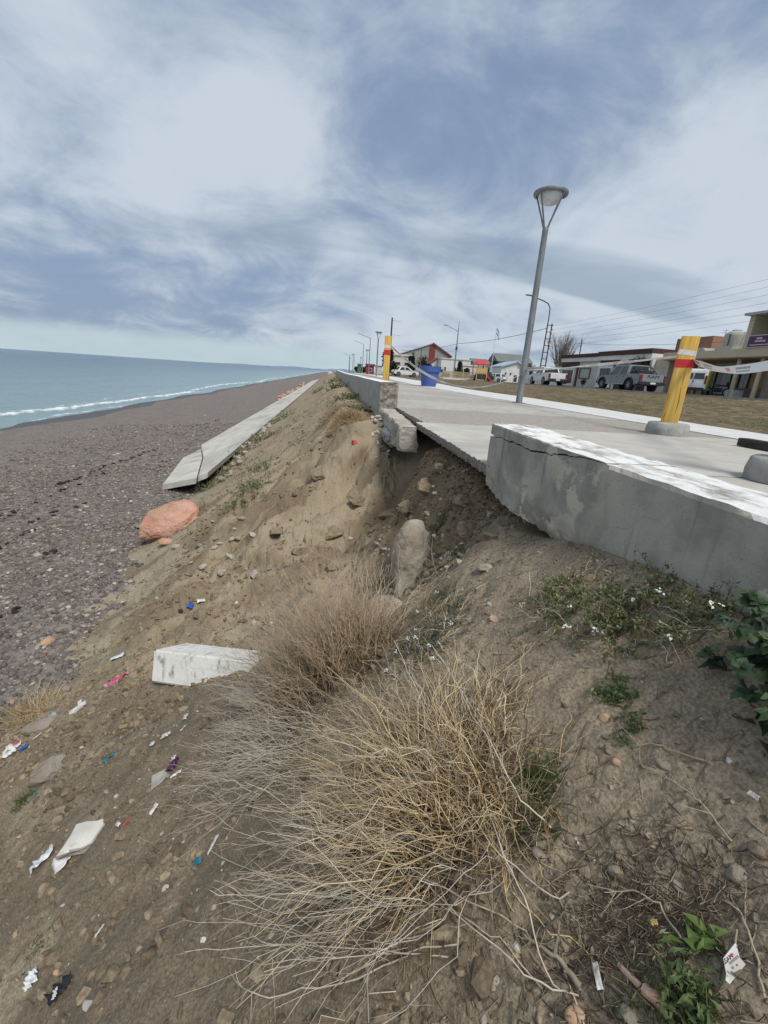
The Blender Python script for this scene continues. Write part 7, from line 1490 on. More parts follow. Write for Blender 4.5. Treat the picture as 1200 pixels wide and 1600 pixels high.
e = empty('shop_row', (X, 55.2, 0.6), 0, 'low grey shop with brown parapet and white band, behind the white pickup', 'building')
fbox(e, 'wall', 59.5, 50.95, 0.6, 3.66, X, X + 9, MAT['grey_wall']); fbox(e, 'white_band', 59.6, 50.95, 3.66, 4.14, X - 0.18, X + 9, MAT['white_wall']); fbox(e, 'parapet', 59.66, 50.95, 4.14, 4.56, X - 0.26, X + 9, MAT['brown_trim'])
fbox(e, 'brown_panel', 59.4, 55.5, 2.95, 3.655, X - 0.06, X + 0.02, MAT['brown_trim']); fbox(e, 'brown_pier', 55.5, 55.1, 0.6, 3.655, X - 0.10, X + 0.02, MAT['brown_trim'])
fwindow(e, 59.3, 55.9, 0.7, 2.93, X, MAT['white_wall'], MAT['glass_dark'], 0.28, 2, 'shop_door'); fwindow(e, 54.7, 52.3, 1.62, 2.92, X, MAT['wood_brown'], MAT['curtain'], 0.10, 1)
e = empty('shop_row', (X, 46, 0.6), 0, 'brown panelled shop with white framed door and white arch, behind the grey pickup', 'building')
fbox(e, 'wall', 50.93, 41.9, 0.6, 3.70, X, X + 9, MAT['white_wall']); fbox(e, 'white_band', 50.93, 41.9, 3.70, 4.18, X - 0.22, X + 9, MAT['white_wall']); fbox(e, 'parapet', 50.99, 41.9, 4.18, 4.66, X - 0.30, X + 9, MAT['brown_trim'])
fbox(e, 'brown_panel', 50.6, 42.2, 0.6, 3.695, X - 0.06, X + 0.02, MAT['brown_trim']); fwindow(e, 50.5, 47.8, 0.7, 3.12, X - 0.06, MAT['white_wall'], MAT['glass_dark'], 0.30, 2, 'shop_door')
b = MB(); yc, zc = 46.0 - 46, 2.55 - 0.6
b.tube([(-0.14, yc + 1.25 * math.cos(math.pi * k / 14), zc + 1.12 * math.sin(math.pi * k / 14)) for k in range(15)], 0.16, 6); b.tube([(-0.14, yc + 1.25, 0), (-0.14, yc + 1.25, zc)], 0.16, 6); b.tube([(-0.14, yc - 1.25, 0), (-0.14, yc - 1.25, zc)], 0.16, 6); b.build('arch', MAT['white_wall'], e, auto=40)
b = MB(); b.prism([(yc + 1.15 * math.cos(math.pi * k / 14), zc + 1.02 * math.sin(math.pi * k / 14)) for k in range(15)], -0.10, -0.07, 'x'); b.build('arch_window', MAT['glass_dark'], e)
fbox(e, 'chimney', 51.6, 50.9, 4.56, 5.0, X + 5, X + 6, MAT['brick'])
e = empty('garage', (X, 40.9, 0.6), 0, 'beige garage with a grey roller door beside the dark shrub', 'building'); fbox(e, 'wall', 41.88, 40.02, 0.6, 3.72, X + 0.4, X + 8, MAT['beige_wall']); fbox(e, 'roller_door', 41.7, 40.3, 0.6, 2.7, X + 0.34, X + 0.41, MAT['grey_wall'])
b = MB(); b.span((35.5, 39.8, 3.6), (41.5, 44.3, 5.95)); tag(b.build('brick_roof_room', MAT['brick']), 'plain brick roof room rising behind the shops', 'building')
def porch_house():
    e = empty('porch_house', (X, 32, 0.6), 0, 'tan house with deep columned porch and purple sign, cut by the picture edge', 'house'); y0, y1 = 40.0, 22.0
    fbox(e, 'back_wall', y0, y1, 0.6, 3.5, 34.6, 42, MAT['ochre_wall']); fbox(e, 'fascia', y0, y1, 3.53, 4.12, 31.0, 42, MAT['tan_wall']); fbox(e, 'soffit', y0 - 0.05, y1, 3.46, 3.526, 31.15, 34.6, MAT['ochre_wall']); fbox(e, 'side_wall', y0, y0 - 0.3, 0.6, 3.455, 31.6, 34.58, MAT['beige_wall'])
    for yc in (36.0, 32.3, 30.35, 27.5):
        b = MB(); b.lathe([(0.16, 0.0), (0.155, 2.85)], 14, c=(0.1, yc - 32, 0)); b.build('column', MAT['tan_wall'], e, auto=40)
    fbox(e, 'plinth', 32.9, 32.0, 0.6, 1.12, 31.5, 32.4, MAT['white_wall']); fbox(e, 'stone_base', 34.9, 22, 0.6, 1.35, 34.45, 34.59, MAT['stone_base']); fbox(e, 'stone_pier', 30.1, 29.3, 0.6, 3.45, 31.9, 32.6, MAT['stone_base'])
    fwindow(e, 37.3, 35.6, 0.7, 2.75, 34.6, MAT['trim'], MAT['curtain'], 0.10, 2, 'glass_door'); fwindow(e, 34.9, 33.9, 0.75, 2.7, 34.6, MAT['trim'], MAT['curtain'], 0.08, 1, 'glass_door'); fbox(e, 'lintel', 37.5, 33.6, 2.85, 3.4, 34.5, 34.59, MAT['grey_wall'])
    fbox(e, 'upper_side_wall', 31.9, 31.5, 4.12, 6.45, 31.05, 38, MAT['tan_wall']); fbox(e, 'upper_back_wall', 31.5, y1, 4.12, 6.45, 33.2, 38, MAT['ochre_wall']); fbox(e, 'upper_floor_band', 31.5, y1, 4.122, 4.3, 31.0, 33.2, MAT['tan_wall']); b_ = fbox(e, 'upper_roof', 32.15, y1, 6.45, 6.62, 30.7, 38.3, MAT['grey_wall'])
    s = fbox(e, 'sign_frame', 31.45, y1, 4.16, 5.02, 30.92, 31.0, MAT['pale_frame']); sg = fbox(e, 'sign_board', 31.38, y1, 4.22, 4.96, 30.90, 30.925, MAT['purple'])
    for (a, c, d, f) in ((30.75, 30.3, 4.72, 4.84), (30.85, 30.0, 4.54, 4.64), (31.2, 29.6, 4.31, 4.37)):
        fbox(e, 'sign_lettering', a, c, d, f, 30.895, 30.9, MAT['pale_frame'])
porch_house()
def water_tank(loc, label):
    e = empty('water_tank', loc, 0, label, 'water tank'); b = MB(); b.lathe([(0.62, 0.42), (0.66, 1.15), (0.62, 1.3), (0.42, 1.46), (0.30, 1.50), (0.30, 1.56), (0.0, 1.58)], 20); b.build('tank', MAT['tank'], e, auto=40)
    b = MB(); b.box((0, 0, 0.2), (1.5, 1.5, 0.42)); b.build('base', MAT['tank'], e); b = MB(); b.tube([(-0.66, -0.2, 0.4), (-0.67, -0.2, 1.2), (-0.3, -0.1, 1.45)], 0.03, 6); b.build('pipe', MAT['dark_steel'], e); b = MB(); b.tube([(0.1, -0.75, 0.3), (0.1, -0.78, 1.35), (0.1, -0.4, 1.38)], 0.02, 6); b.build('pipe', MAT['dark_steel'], e); return e
wt = water_tank((33.2, 35.0, 4.12), 'grey fibre cement water tank on the roof of the porch house')
wt.scale = (1.12, 1.12, 1.12)
b = MB(); n = 10; b.prism([(0.75 * math.cos(math.pi * k / n), 0.42 * math.sin(math.pi * k / n)) for k in range(n + 1)], -1.5, 1.5, 'x'); o = b.build('roof_vault', MAT['tank'], auto=40); o.location = (33.6, 37.2, 4.12); tag(o, 'low grey vaulted hatch beside the roof water tank', 'roof hatch')
b = MB(); b.tube([(0, 0, 0), (0, 0, 2.3)], 0.025, 5); b.tube([(-0.5, 0, 2.0), (0.5, 0, 2.0)], 0.012, 4); b.tube([(-0.35, 0, 2.2), (0.35, 0, 2.2)], 0.012, 4); o = b.build('roof_antenna', MAT['galv']); o.location = (35.5, 38.6, 4.1); tag(o, 'thin television antenna on the roof behind the near yellow post', 'antenna')

def far_building(name, label, pxl, pxr, py_top, t, depth, wall_m, roof=None, roof_h=0.0, windows=(), base_z=0.4, yaw=None, roof_m=None, stripe=None, cat='building', ridge=0.5, m_win=None):
    """a far building facing the viewer's side of town: real width, height and depth"""
    a = at(pxl, py_top, t); c = at(pxr, py_top, t); w = math.hypot(c.x - a.x, c.y - a.y); h = (a.z + c.z) / 2 - base_z; mid = (a + c) / 2; ang = math.atan2(c.y - a.y, c.x - a.x) if yaw is None else yaw
    e = empty(name, (mid.x, mid.y, base_z), ang, label, cat)
    b = MB(); b.box((0, depth / 2, h / 2), (w, depth, h)); b.build('wall', wall_m, e)
    if roof == 'gable':
        b = MB(); xr = -w / 2 + w * ridge; b.prism([(-w / 2, h), (w / 2, h), (xr, h + roof_h)], 0.02, depth - 0.02, 'y'); b.build('gable', wall_m, e)
        b = MB(); o_ = w * 0.03; b.prism([(-w / 2 - o_, h - 0.1), (xr, h + roof_h + 0.05), (w / 2 + o_, h - 0.1), (w / 2 + o_, h + 0.2), (xr, h + roof_h + 0.4), (-w / 2 - o_, h + 0.2)], -0.4, depth + 0.3, 'y'); b.build('roof', roof_m, e)
    elif roof == 'flat':
        b = MB(); b.box((0, depth / 2, h + 0.15), (w + 0.4, depth + 0.4, 0.3)); b.build('roof', roof_m or wall_m, e)
    elif roof == 'side':                                # ridge parallel to the front
        b = MB(); b.prism([(-0.4, h - 0.05), (depth / 2, h + roof_h), (depth + 0.4, h - 0.05)], -w / 2 - 0.3, w / 2 + 0.3, 'x'); b.build('roof', roof_m, e)
    if stripe:
        b = MB(); b.box((-w / 2 + w * stripe[0], -0.05, (h + roof_h * 0.92) / 2), (w * stripe[1], 0.1, h + roof_h * 0.86)); b.build('red_stripe', stripe[2], e)
    for (u, v, ww, hh) in windows:
        b = MB(); b.box((-w / 2 + w * u, -0.03, h * v), (w * ww, 0.1, h * hh)); wn = b.build('window', MAT['pale_frame'], e); b = MB(); b.box((-w / 2 + w * u, -0.085, h * v), (w * ww * 0.8, 0.02, h * hh * 0.8)); b.build('pane', m_win or MAT['glass_dark'], wn)
    return e
MAT['hall_grey'] = mat('hall_sheeting', (0.24, 0.25, 0.225), (0.29, 0.30, 0.275), scale=0.6, rough=0.7, stretch=(6, 6, 0.3)); MAT['hall_red'] = mat('hall_red', (0.17, 0.035, 0.035), (0.21, 0.05, 0.045), scale=1.0, rough=0.7); MAT['metal_roof'] = mat('metal_roof', (0.40, 0.385, 0.37), (0.46, 0.445, 0.43), scale=0.5, rough=0.5); MAT['apt'] = mat('apartment_render', (0.34, 0.295, 0.225), (0.40, 0.35, 0.27), scale=0.4, rough=0.9); MAT['apt_roof'] = mat('apartment_roof', (0.13, 0.14, 0.135), (0.17, 0.18, 0.175), scale=0.8, rough=0.8); MAT['cream'] = mat('cream_render', (0.60, 0.57, 0.50), (0.52, 0.49, 0.43), scale=0.6, rough=0.9); MAT['blue_roof'] = mat('pale_blue_roof', (0.34, 0.42, 0.52), (0.40, 0.48, 0.57), scale=1, rough=0.6)
# sports hall: a long gabled shed seen from its end, the seaward roof slope showing
e = far_building('sports_hall', 'grey sports hall with red stripe, red edges and a pale metal roof', 627, 704, 555.5, 168, 30, MAT['hall_grey'], 'gable', 4.3, roof_m=MAT['metal_roof'], ridge=0.62)
wd = (at(704, 555.5, 168) - at(627, 555.5, 168)).length; hh = 0.5 * (at(704, 555.5, 168).z + at(627, 555.5, 168).z) - 0.4
b = MB(); xr = -wd / 2 + wd * 0.62; b.prism([(xr - wd * 0.06, 0), (xr + wd * 0.06, 0), (xr + wd * 0.06, hh + 3.5), (xr, hh + 4.1), (xr - wd * 0.06, hh + 3.7)], -0.12, 0.0, 'y'); b.build('red_stripe', MAT['hall_red'], e)
b = MB(); b.prism([(xr, hh + 4.25), (xr, hh + 4.95), (wd / 2 * 1.07, hh + 0.35), (wd / 2 * 1.07, hh - 0.2)], -0.55, -0.42, 'y'); b.build('red_barge_board', MAT['hall_red'], e)
b = MB(); b.box((wd / 2 - 0.6, -0.06, hh / 2), (1.2, 0.12, hh)); b.build('red_corner', MAT['hall_red'], e)
far_building('hall_annex', 'low red roofed annex in front of the sports hall', 671, 694, 569, 140, 9, MAT['cream'], 'gable', 1.6, roof_m=MAT['hall_red'])
far_building('white_house', 'two storey white house with one dark window left of the cypresses', 614, 643, 556, 92, 10, MAT['cream'], 'flat', windows=[(0.30, 0.62, 0.30, 0.16), (0.75, 0.62, 0.2, 0.14)], roof_m=MAT['white_wall'])
far_building('white_house', 'long low white house right of the sports hall', 690, 736, 562, 132, 10, MAT['white_wall'], 'flat', windows=[(0.15, 0.5, 0.06, 0.25), (0.5, 0.5, 0.06, 0.25), (0.8, 0.5, 0.06, 0.25)], roof_m=MAT['cream'])
far_building('white_house', 'small white house behind the light pole', 724, 745, 572, 118, 8, MAT['cream'], 'flat', windows=[(0.5, 0.5, 0.2, 0.3)], roof_m=MAT['white_wall'])
far_building('apartment_block', 'beige apartment block with grey roof behind the playground', 741, 766, 567, 150, 14, MAT['apt'], 'side', 1.6, roof_m=MAT['apt_roof'], windows=[(u, v, 0.13, 0.13) for u in (0.25, 0.6, 0.85) for v in (0.3, 0.55, 0.8)])
far_building('apartment_block', 'larger beige apartment block with stepped grey roof behind the flagpole', 778, 832, 566, 150, 16, MAT['apt'], 'side', 3.0, roof_m=MAT['apt_roof'], windows=[(u, v, 0.07, 0.13) for u in (0.12, 0.3, 0.5, 0.7, 0.88) for v in (0.35, 0.6, 0.83)])
far_building('white_shed', 'white gabled house with pale blue roof beside the tall lamp', 784, 822, 574, 100, 12, MAT['white_wall'], 'gable', 1.1, roof_m=MAT['blue_roof'], windows=[(0.2, 0.6, 0.07, 0.16), (0.4, 0.6, 0.07, 0.16), (0.62, 0.32, 0.16, 0.5)], ridge=0.62)
e = empty('white_shop', (33.0, 68.5, 0.6), 0, 'low white building with small windows beyond the brown shops', 'building'); fbox(e, 'wall', 77, 60.2, 0.6, 3.0, 33, 40, MAT['white_wall']); fbox(e, 'roof', 77.3, 60.1, 3.0, 3.22, 32.7, 40, MAT['cream'])
for yc in (75, 72.5, 70, 66): fwindow(e, yc, yc - 0.9, 2.0, 2.6, 33, MAT['trim'], MAT['glass_dark'], 0.06, 0)
b = MB(); b.box((0, 0, 0), (4.5, 5.2, 2.6), bev=0.4); o = b.build('rooftop_tank', MAT['beige_wall'], auto=40); o.location = (38.5, 63.5, 3.9); tag(o, 'rounded beige tank room behind the bare tree', 'roof tank')
far_building('red_kiosk', 'dark red kiosk on the promenade behind the far yellow post', 572, 584, 571, 88, 4, mat('kiosk_red', (0.20, 0.02, 0.035), (0.26, 0.03, 0.05), scale=1, rough=0.6), 'flat', windows=[(0.6, 0.5, 0.4, 0.4)], roof_m=MAT['hall_red'], cat='kiosk', base_z=0.35)
far_building('garden_wall', 'pinkish brick garden wall before the two storey white house', 614, 642, 582, 86, 0.4, mat('pink_brick', (0.26, 0.15, 0.12), (0.34, 0.21, 0.17), scale=2, rough=0.9), None, cat='wall')
far_building('green_shed', 'small green shed far along the promenade', 559, 564, 570, 120, 4, mat('shed_green', (0.06, 0.13, 0.07), (0.08, 0.16, 0.09), scale=1, rough=0.7), 'flat', cat='shed', roof_m=MAT['apt_roof'])
for k, (a, c, t_, m_, lab) in enumerate([(586, 572.5, 190, 'cream', 'distant low cream house behind the far yellow post'), (566, 574, 230, 'white_wall', 'distant white house far along the shore'), (553, 576, 260, 'grey_wall', 'most distant grey house at the end of the promenade')]):
    far_building('distant_house', lab, a, a + 11, c, t_, 8, MAT[m_], 'flat', roof_m=MAT['hall_red'] if k == 0 else MAT['apt_roof'], cat='house')

# -- poles, wires, flag
def lattice_pole():
    e = empty('lattice_pole', (29.3, 60.6, 0.6), 0, 'dark red lattice utility pole with a curved lamp arm behind the white pickup', 'utility pole'); MAT['rust'] = mat('rusty_paint', (0.10, 0.030, 0.025), (0.055, 0.022, 0.020), scale=2, rough=0.7); MAT['orange_paint'] = mat('orange_paint', (0.55, 0.20, 0.04), (0.48, 0.16, 0.04), scale=3, rough=0.7)
    H = 7.9
    for s in (-1, 1):
        b = MB(); b.tube([(s * 0.36, 0, 2.2), (s * 0.30, 0, H)], 0.08, 6); b.build('leg', MAT['rust'], e); b = MB(); b.tube([(s * 0.38, 0, 0), (s * 0.36, 0, 2.2)], 0.085, 6); b.build('painted_foot', MAT['orange_paint'], e)
    for k in range(9):
        b = MB(); b.tube([(-0.34, 0, 0.8 + k * 0.86), (0.34, 0, 0.8 + k * 0.86)], 0.05, 5); b.build('rung', MAT['rust'], e)
    b = MB(); b.tube([(-0.3, 0, 7.4), (-0.3, 0, 9.0), (-0.36, 0.0, 9.8), (-0.7, 0.05, 10.3), (-1.3, 0.1, 10.55), (-3.2, 0.3, 11.1)], 0.07, 7); b.build('lamp_arm', MAT['dark_steel'], e, auto=50); b = MB(); b.box((-3.45, 0.32, 11.13), (0.75, 0.25, 0.14), bev=0.04); b.build('lamp_head', MAT['dark_steel'], e)
    for k in range(6):
        b = MB(); b.lathe([(0.03, 0), (0.07, 0.03), (0.07, 0.1), (0.03, 0.13)], 8, c=(0.46, 0, 5.0 + k * 0.52)); b.box((0.40, 0, 5.05 + k * 0.52), (0.16, 0.05, 0.05)); b.build('insulator', MAT['dark_steel'], e)
lattice_pole()
def light_pole():
    e = empty('street_light', (20.9, 75.6, 0.45), 0, 'tall grey street light with one arm behind the playground', 'street light'); b = MB(); b.lathe([(0.14, 0), (0.11, 3.5), (0.08, 7.6), (0.02, 9.2)], 8); b.build('pole', MAT['galv'], e, auto=50); b = MB(); b.tube([(0, 0, 7.55), (-0.5, 0, 7.85), (-1.9, 0.1, 8.35)], 0.05, 6); b.build('arm', MAT['galv'], e); b = MB(); b.box((-2.2, 0.1, 8.42), (0.6, 0.22, 0.12), bev=0.04); b.build('lamp_head', MAT['galv'], e); b = MB(); b.box((0, 0, 5.0), (0.3, 0.3, 0.5), bev=0.03); b.build('junction_box', MAT['dark_steel'], e)
light_pole()
def flag():
    e = empty('flagpole', (34.9, 96.4, 0.5), 0, 'slim white flagpole with a limp blue and white flag', 'flagpole'); b = MB(); b.lathe([(0.09, 0), (0.05, 11.0)], 8); b.build('pole', MAT['white_wall'], e)
    u, v = np.meshgrid(np.linspace(0, 1, 14), np.linspace(0, 1, 10)); Xf = 0.06 + u * 0.8; Zf = 11.0 - v * 1.3 - u * 1.4 * (0.5 + 0.4 * u) ; Yf = 0.18 * np.sin(u * 8 + v * 2) * u
    for k, m_ in ((0, 'flag_blue'), (1, 'flag_white'), (2, 'flag_blue')):
        if m_ not in MAT: MAT[m_] = mat(m_, (0.10, 0.27, 0.48) if 'blue' in m_ else (0.6, 0.62, 0.64), rough=0.8)
        o = link('flag_band', grid_mesh('flag_band', Xf[3 * k:3 * k + 4], Yf[3 * k:3 * k + 4], Zf[3 * k:3 * k + 4]), MAT[m_], e, smooth=True)
flag()
def plain_pole(name, px_base, t, h, label, m_, r=0.09, bars=(), base_z=None):
    p = at(px_base, 588, t); e = empty(name, (p.x, p.y, prom_z(p.y) if base_z is None else base_z), 0, label, 'pole'); b = MB(); b.lathe([(r, 0), (r * 0.8, h)], 8); b.build('mast', m_, e, auto=50)
    for z in bars:
        b = MB(); b.tube([(0, 0, z), (0.75, 0, z - 0.04)], 0.014, 5); b.build('bracket', MAT['galv'], e)
plain_pole('dark_pole', 607, 36, 4.75, 'dark bare pole with two thin brackets behind the far yellow post', MAT['dark_steel'], 0.075, (4.55, 3.5))
plain_pole('wooden_pole', 899, 62, 6.3, 'leaning brown chimney pole on the roof of the grey shop', MAT['wood_brown'], 0.1, base_z=0.6)
plain_pole('wooden_pole', 655, 80, 5.0, 'slim wooden pole beside the cypresses', MAT['wood_brown'], 0.09, base_z=0.45)
for k, (px, t, h) in enumerate([(566, 105, 6.6), (545, 150, 5.5), (576, 78, 6.0), (553, 200, 7)]):
    p = at(px, 584, t); e = empty('street_light', (p.x, p.y, 0.4), 0, ('slender far street light with its arm towards the sea', 'very small street light near the vanishing point', 'far street light just left of the promenade lamp', 'hair thin street light over the end of the wall')[k], 'street light'); b = MB(); b.lathe([(0.09, 0), (0.06, h)], 6); b.build('pole', MAT['galv'], e); b = MB(); b.tube([(0, 0, h - 0.05), (-2.2, 0, h + 0.65)], 0.045, 5); b.build('arm', MAT['galv'], e)
def wire(a, c, sag, label, r=0.014, n=14):
    a, c = Vector(a), Vector(c); b = MB(); b.tube([a.lerp(c, i / n) - Vector((0, 0, sag * 4 * (i / n) * (1 - i / n))) for i in range(n + 1)], r, 4); tag(b.build('power_line', MAT['dark_steel']), label, 'power line', 'overhead wires')
for k, nm in enumerate(['topmost', 'second', 'third', 'fourth', 'fifth', 'lowest']):
    zz = 8.25 - k * 0.52; wire((29.75, 60.6, zz), (29.75, 8.0, zz + 1.2), 0.5, f'{nm} of the parallel overhead wires along the street', 0.007)
wire((21.1, 75.6, 6.2), (29.0, 60.6, 7.9), 0.35, 'single overhead wire from the grey street light to the lattice pole', 0.03)
wire((21.1, 75.6, 6.2), (14.0, 96.0, 5.6), 0.5, 'thin wire running from the grey street light past the sports hall', 0.025)
wire((33.7, 60.4, 6.3), (34.5, 30.0, 5.2), 0.4, 'slack wire from the brown pole over the shop roofs', 0.014)

# -- playground and fence
def playground():
    MAT['play_red'] = mat('red_plastic', (0.52, 0.03, 0.035), (0.6, 0.05, 0.05), scale=2, rough=0.4); MAT['play_yellow'] = mat('yellow_plastic', (0.50, 0.36, 0.14), (0.56, 0.42, 0.18), scale=2, rough=0.5)
    p = at(748, 594, 62); e = empty('play_tower', (p.x, p.y, 0.45), 0.2, 'small playground tower with red roof and red slide', 'playground')
    for sx in (-0.8, 0.8):
        for sy in (-0.6, 0.6): b = MB(); b.tube([(sx, sy, 0), (sx, sy, 2.35)], 0.06, 6); b.build('post', MAT['play_yellow'], e)
    b = MB(); b.box((0, 0, 1.05), (1.7, 1.3, 0.08)); b.build('deck', MAT['play_yellow'], e); b = MB(); b.add([(-1.0, -0.8, 2.3), (1.0, -0.8, 2.3), (1.0, 0.8, 2.3), (-1.0, 0.8, 2.3), (-0.5, 0, 2.85), (0.5, 0, 2.85)], [(0, 1, 5, 4), (1, 2, 5), (2, 3, 4, 5), (3, 0, 4), (3, 2, 1, 0)]); b.build('roof', MAT['play_red'], e)
    b = MB(); b.prism([(0.7, 1.1), (0.95, 1.15), (1.9, 0.25), (2.2, 0.2), (2.2, 0.12), (1.8, 0.12), (0.7, 1.0)], -0.3, 0.3, 'y'); b.build('slide', MAT['play_red'], e); b = MB(); b.box((0, -0.62, 1.45), (1.5, 0.05, 0.6)); b.build('panel', MAT['play_yellow'], e)
    q0 = at(691, 593, 64); q1 = at(738, 595, 64); f = empty('picket_fence', (q0.x, q0.y, 0.42), math.atan2(q1.y - q0.y, q1.x - q0.x), 'pale wooden fence around the playground', 'fence'); Lf = math.hypot(q1.x - q0.x, q1.y - q0.y); MAT['fence'] = mat('fence_wood', (0.36, 0.29, 0.19), (0.44, 0.37, 0.25), scale=3, rough=0.8); sl = None
    n = 30
    for k in range(n):
        if sl is None: b = MB(); b.box((0, 0, 0.62), (0.10, 0.03, 1.15)); sl = b.build('slat', MAT['fence'], f); sl.location.x = 0
        else:
            c = sl.copy(); C.objects.link(c); c.parent = f; c.location.x = Lf * k / (n - 1)
    for k in range(4): b = MB(); b.box((Lf * k / 3, 0.06, 0.8), (0.12, 0.12, 1.6)); b.build('fence_post', MAT['play_yellow'], f)
    b = MB(); b.box((Lf / 2, 0, 0.14), (Lf, 0.18, 0.26)); b.build('plinth', MAT['white_wall'], f)
playground()

# -- trees and shrubs
MAT['bark'] = mat('bark', (0.10, 0.08, 0.06), (0.16, 0.13, 0.10), scale=6, rough=0.9)
def bare_tree():
    loc = Vector((35.0, 66.5, 0.6)); e = empty('bare_tree', loc, 0, 'leafless tree with upswept grey twigs above the shop roofs', 'tree'); r = np.random.default_rng(3); b = MB(); b.tube([(0, 0, 0), (0, 0, 2.2)], [0.3, 0.22], 8); b.build('trunk', MAT['bark'], e, auto=50)
    n = 46; a = r.uniform(0, 6.28, n); out = r.uniform(0.1, 1.0, n); L_ = r.uniform(4.5, 6.6, n); s = np.linspace(0, 1, 8); d = np.stack([np.cos(a) * out * 0.55, np.sin(a) * out * 0.55, np.ones(n)], 1); d /= np.linalg.norm(d, axis=1, keepdims=True)
    P = np.array([0, 0, 1.4])[None, None] + d[:, None] * (L_[:, None] * s)[..., None] + np.cumsum(r.normal(0, 0.06, (n, 8, 3)), 1); R = np.full((n, 8), 0.055) * (1 - 0.8 * s)[None]; c = np.tile((0.20, 0.17, 0.14), (n, 1)) * r.uniform(0.8, 1.2, (n, 1)); co, f, k = strands(P, R, c, 4); tag(link('limbs', raw_mesh('limbs', co, f, k), MAT['straw'], e), kind='stuff')
    Q = twigs_from(P, R, np.repeat(c[:, None], 8, 1), 900, 0.5, 1.5, 0.25, 5, rad=0.6); co, f, k = strands(*Q); tag(link('twigs', raw_mesh('twigs', co, f, k), MAT['straw'], e), kind='stuff')
bare_tree()
def leaf_tree(name, loc, h, w, pal, label, seed, kind='round', n=2600, ls=0.22, trunk=0.12, cat='tree', d=None):
    e = empty(name, loc, 0, label, cat, None); r = np.random.default_rng(seed); d = d or w; b = MB(); b.tube([(0, 0, 0), (0.05 * w, 0, h * 0.45), (0.02 * w, 0, h * 0.8)], [trunk, trunk * 0.7, trunk * 0.25], 7); b.build('trunk', MAT['bark'], e)
    m_ = 34; lob = r.normal(0, 1, (m_, 3)); lob /= np.linalg.norm(lob, axis=1, keepdims=True); rad = r.random(m_) ** 0.5
    if kind == 'cone': z = r.random(m_) ** 0.9; lob = np.stack([lob[:, 0] * (1 - z) * 0.9, lob[:, 1] * (1 - z) * 0.9, z * 2 - 1], 1); cen = lob * np.array([w / 2, d / 2, h * 0.46]) + np.array([0, 0, h * 0.52])
    else: cen = lob * rad[:, None] * np.array([w * 0.36, d * 0.36, h * 0.32]) + np.array([0, 0, h * (0.6 if kind == 'round' else 0.5)])
    i = r.integers(0, m_, n); v = r.normal(0, 1, (n, 3)); v /= np.linalg.norm(v, axis=1, keepdims=True); sz = min(w, h) * (0.17 if kind != 'cone' else 0.14); P = cen[i] + v * sz * r.uniform(0.5, 1.0, (n, 1)); P[:, 2] = np.maximum(P[:, 2], 0.05)
    tone = r.uniform(0.65, 1.3, m_)[i]; col = np.array(pal)[r.integers(0, len(pal), n)] * (tone * r.uniform(0.8, 1.2, n))[:, None]; co, f, k = leaves(P, v + r.normal(0, 0.6, (n, 3)), r.normal(0, 1, (n, 3)), ls * r.uniform(0.6, 1.3, n), ls * 0.6, col); tag(link('crown', raw_mesh('crown', co, f, k, False), MAT['leaf'], e), kind='stuff'); return e
CONIF = [(0.022, 0.035, 0.02), (0.03, 0.045, 0.025), (0.018, 0.026, 0.016)]; DULL = [(0.05, 0.055, 0.03), (0.065, 0.065, 0.035), (0.04, 0.042, 0.026)]; BRN = [(0.05, 0.035, 0.03), (0.07, 0.05, 0.04), (0.04, 0.04, 0.026)]
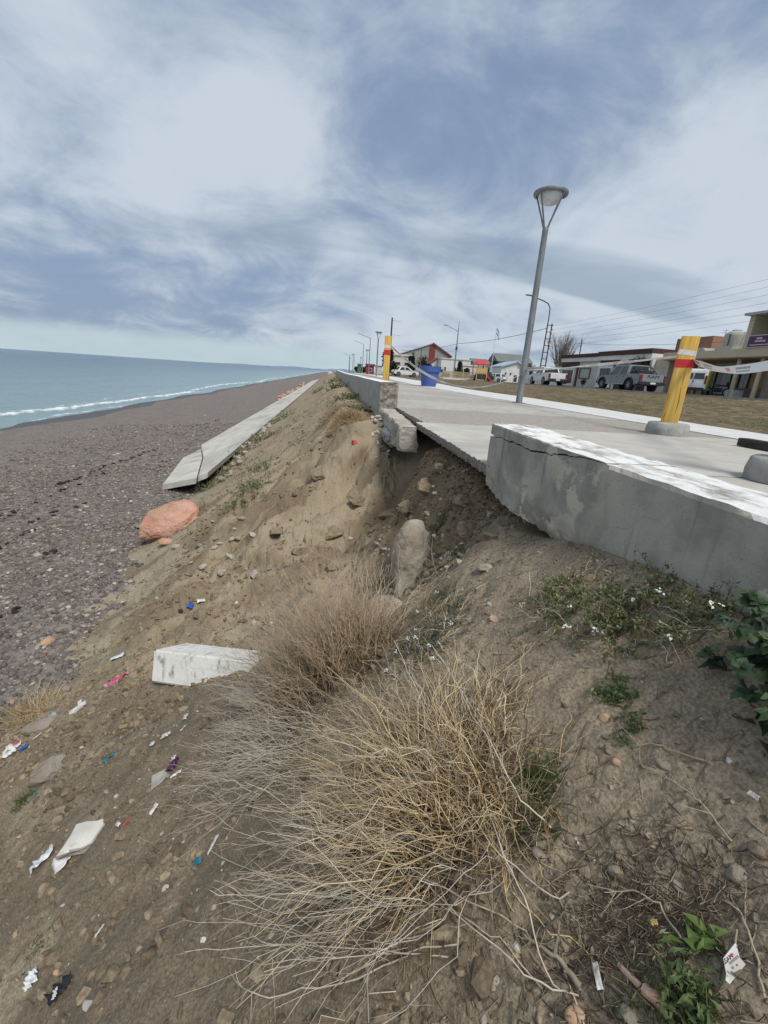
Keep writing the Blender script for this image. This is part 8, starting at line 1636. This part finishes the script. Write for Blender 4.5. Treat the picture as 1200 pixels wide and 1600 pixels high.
for k, (px, pyt, t, w, kd, lab) in enumerate([(641, 556, 86, 1.3, 'cone', 'slim dark cypress left of the wooden pole'), (646, 551, 88, 1.5, 'cone', 'tallest dark cypress before the sports hall'), (661, 553, 86, 2.8, 'round', 'broad dark tree right of the wooden pole'), (669, 566, 84, 1.6, 'round', 'small brownish tree behind the blue planter'), (719, 566, 80, 2.0, 'cone', 'small dark conifer behind the light pole'), (728, 574, 84, 1.6, 'round', 'low dark shrub beside the small conifer')]):
    p = at(px, pyt, t); leaf_tree('dark_tree', (p.x, p.y, 0.45), p.z - 0.45, w, CONIF if k != 3 else BRN, lab, 10 + k, kd, 1700, 0.24)
for k, (px, pyt, t, w, lab) in enumerate([(773, 561, 128, 3.6, 'dark tree left of the larger apartment block'), (783, 553, 170, 5, 'dark tree crown above the larger apartment block'), (830, 566, 150, 4, 'dark tree right of the larger apartment block'), (607, 541, 62, 1.5, 'tall dark ragged tree behind the bare pole'), (614, 566, 70, 0.9, 'low dark tree beside the two storey white house'), (576, 575, 130, 3, 'low distant tree behind the red kiosk'), (568, 576, 160, 3, 'distant green tree along the promenade'), (559, 578, 150, 2.5, 'distant dark shrub near the green shed')]):
    p = at(px, pyt, t); leaf_tree('town_tree', (p.x, p.y, 0.45), max(2.0, p.z - 0.45), w, CONIF if k != 3 else BRN, lab, 30 + k, 'round', 1500, 0.45)
leaf_tree('garden_shrub', (31.0, 43.0, 0.6), 3.9, 3.4, BRN + DULL, 'big dark brownish shrub in front of the brick roof room', 50, 'bush', 4200, 0.16, cat='shrub', d=2.6)
leaf_tree('garden_shrub', (28.9, 53.6, 0.6), 1.35, 2.6, DULL + BRN, 'low dark hedge shrub behind the white pickup', 51, 'bush', 1800, 0.13, 0.05, cat='shrub')
leaf_tree('garden_shrub', (30.4, 51.6, 0.6), 1.2, 0.8, DULL, 'narrow potted shrub below the shop window', 52, 'bush', 500, 0.12, 0.04, cat='shrub')
leaf_tree('roof_tree', (40.0, 41.5, 3.0), 3.0, 3.2, CONIF, 'dark tree top showing beside the near yellow post', 53, 'round', 1500, 0.2, cat='tree')
leaf_tree('roof_tree', (40.0, 37.8, 3.0), 2.4, 2.4, CONIF, 'second dark tree top right of the near yellow post', 54, 'round', 1200, 0.2, cat='tree')
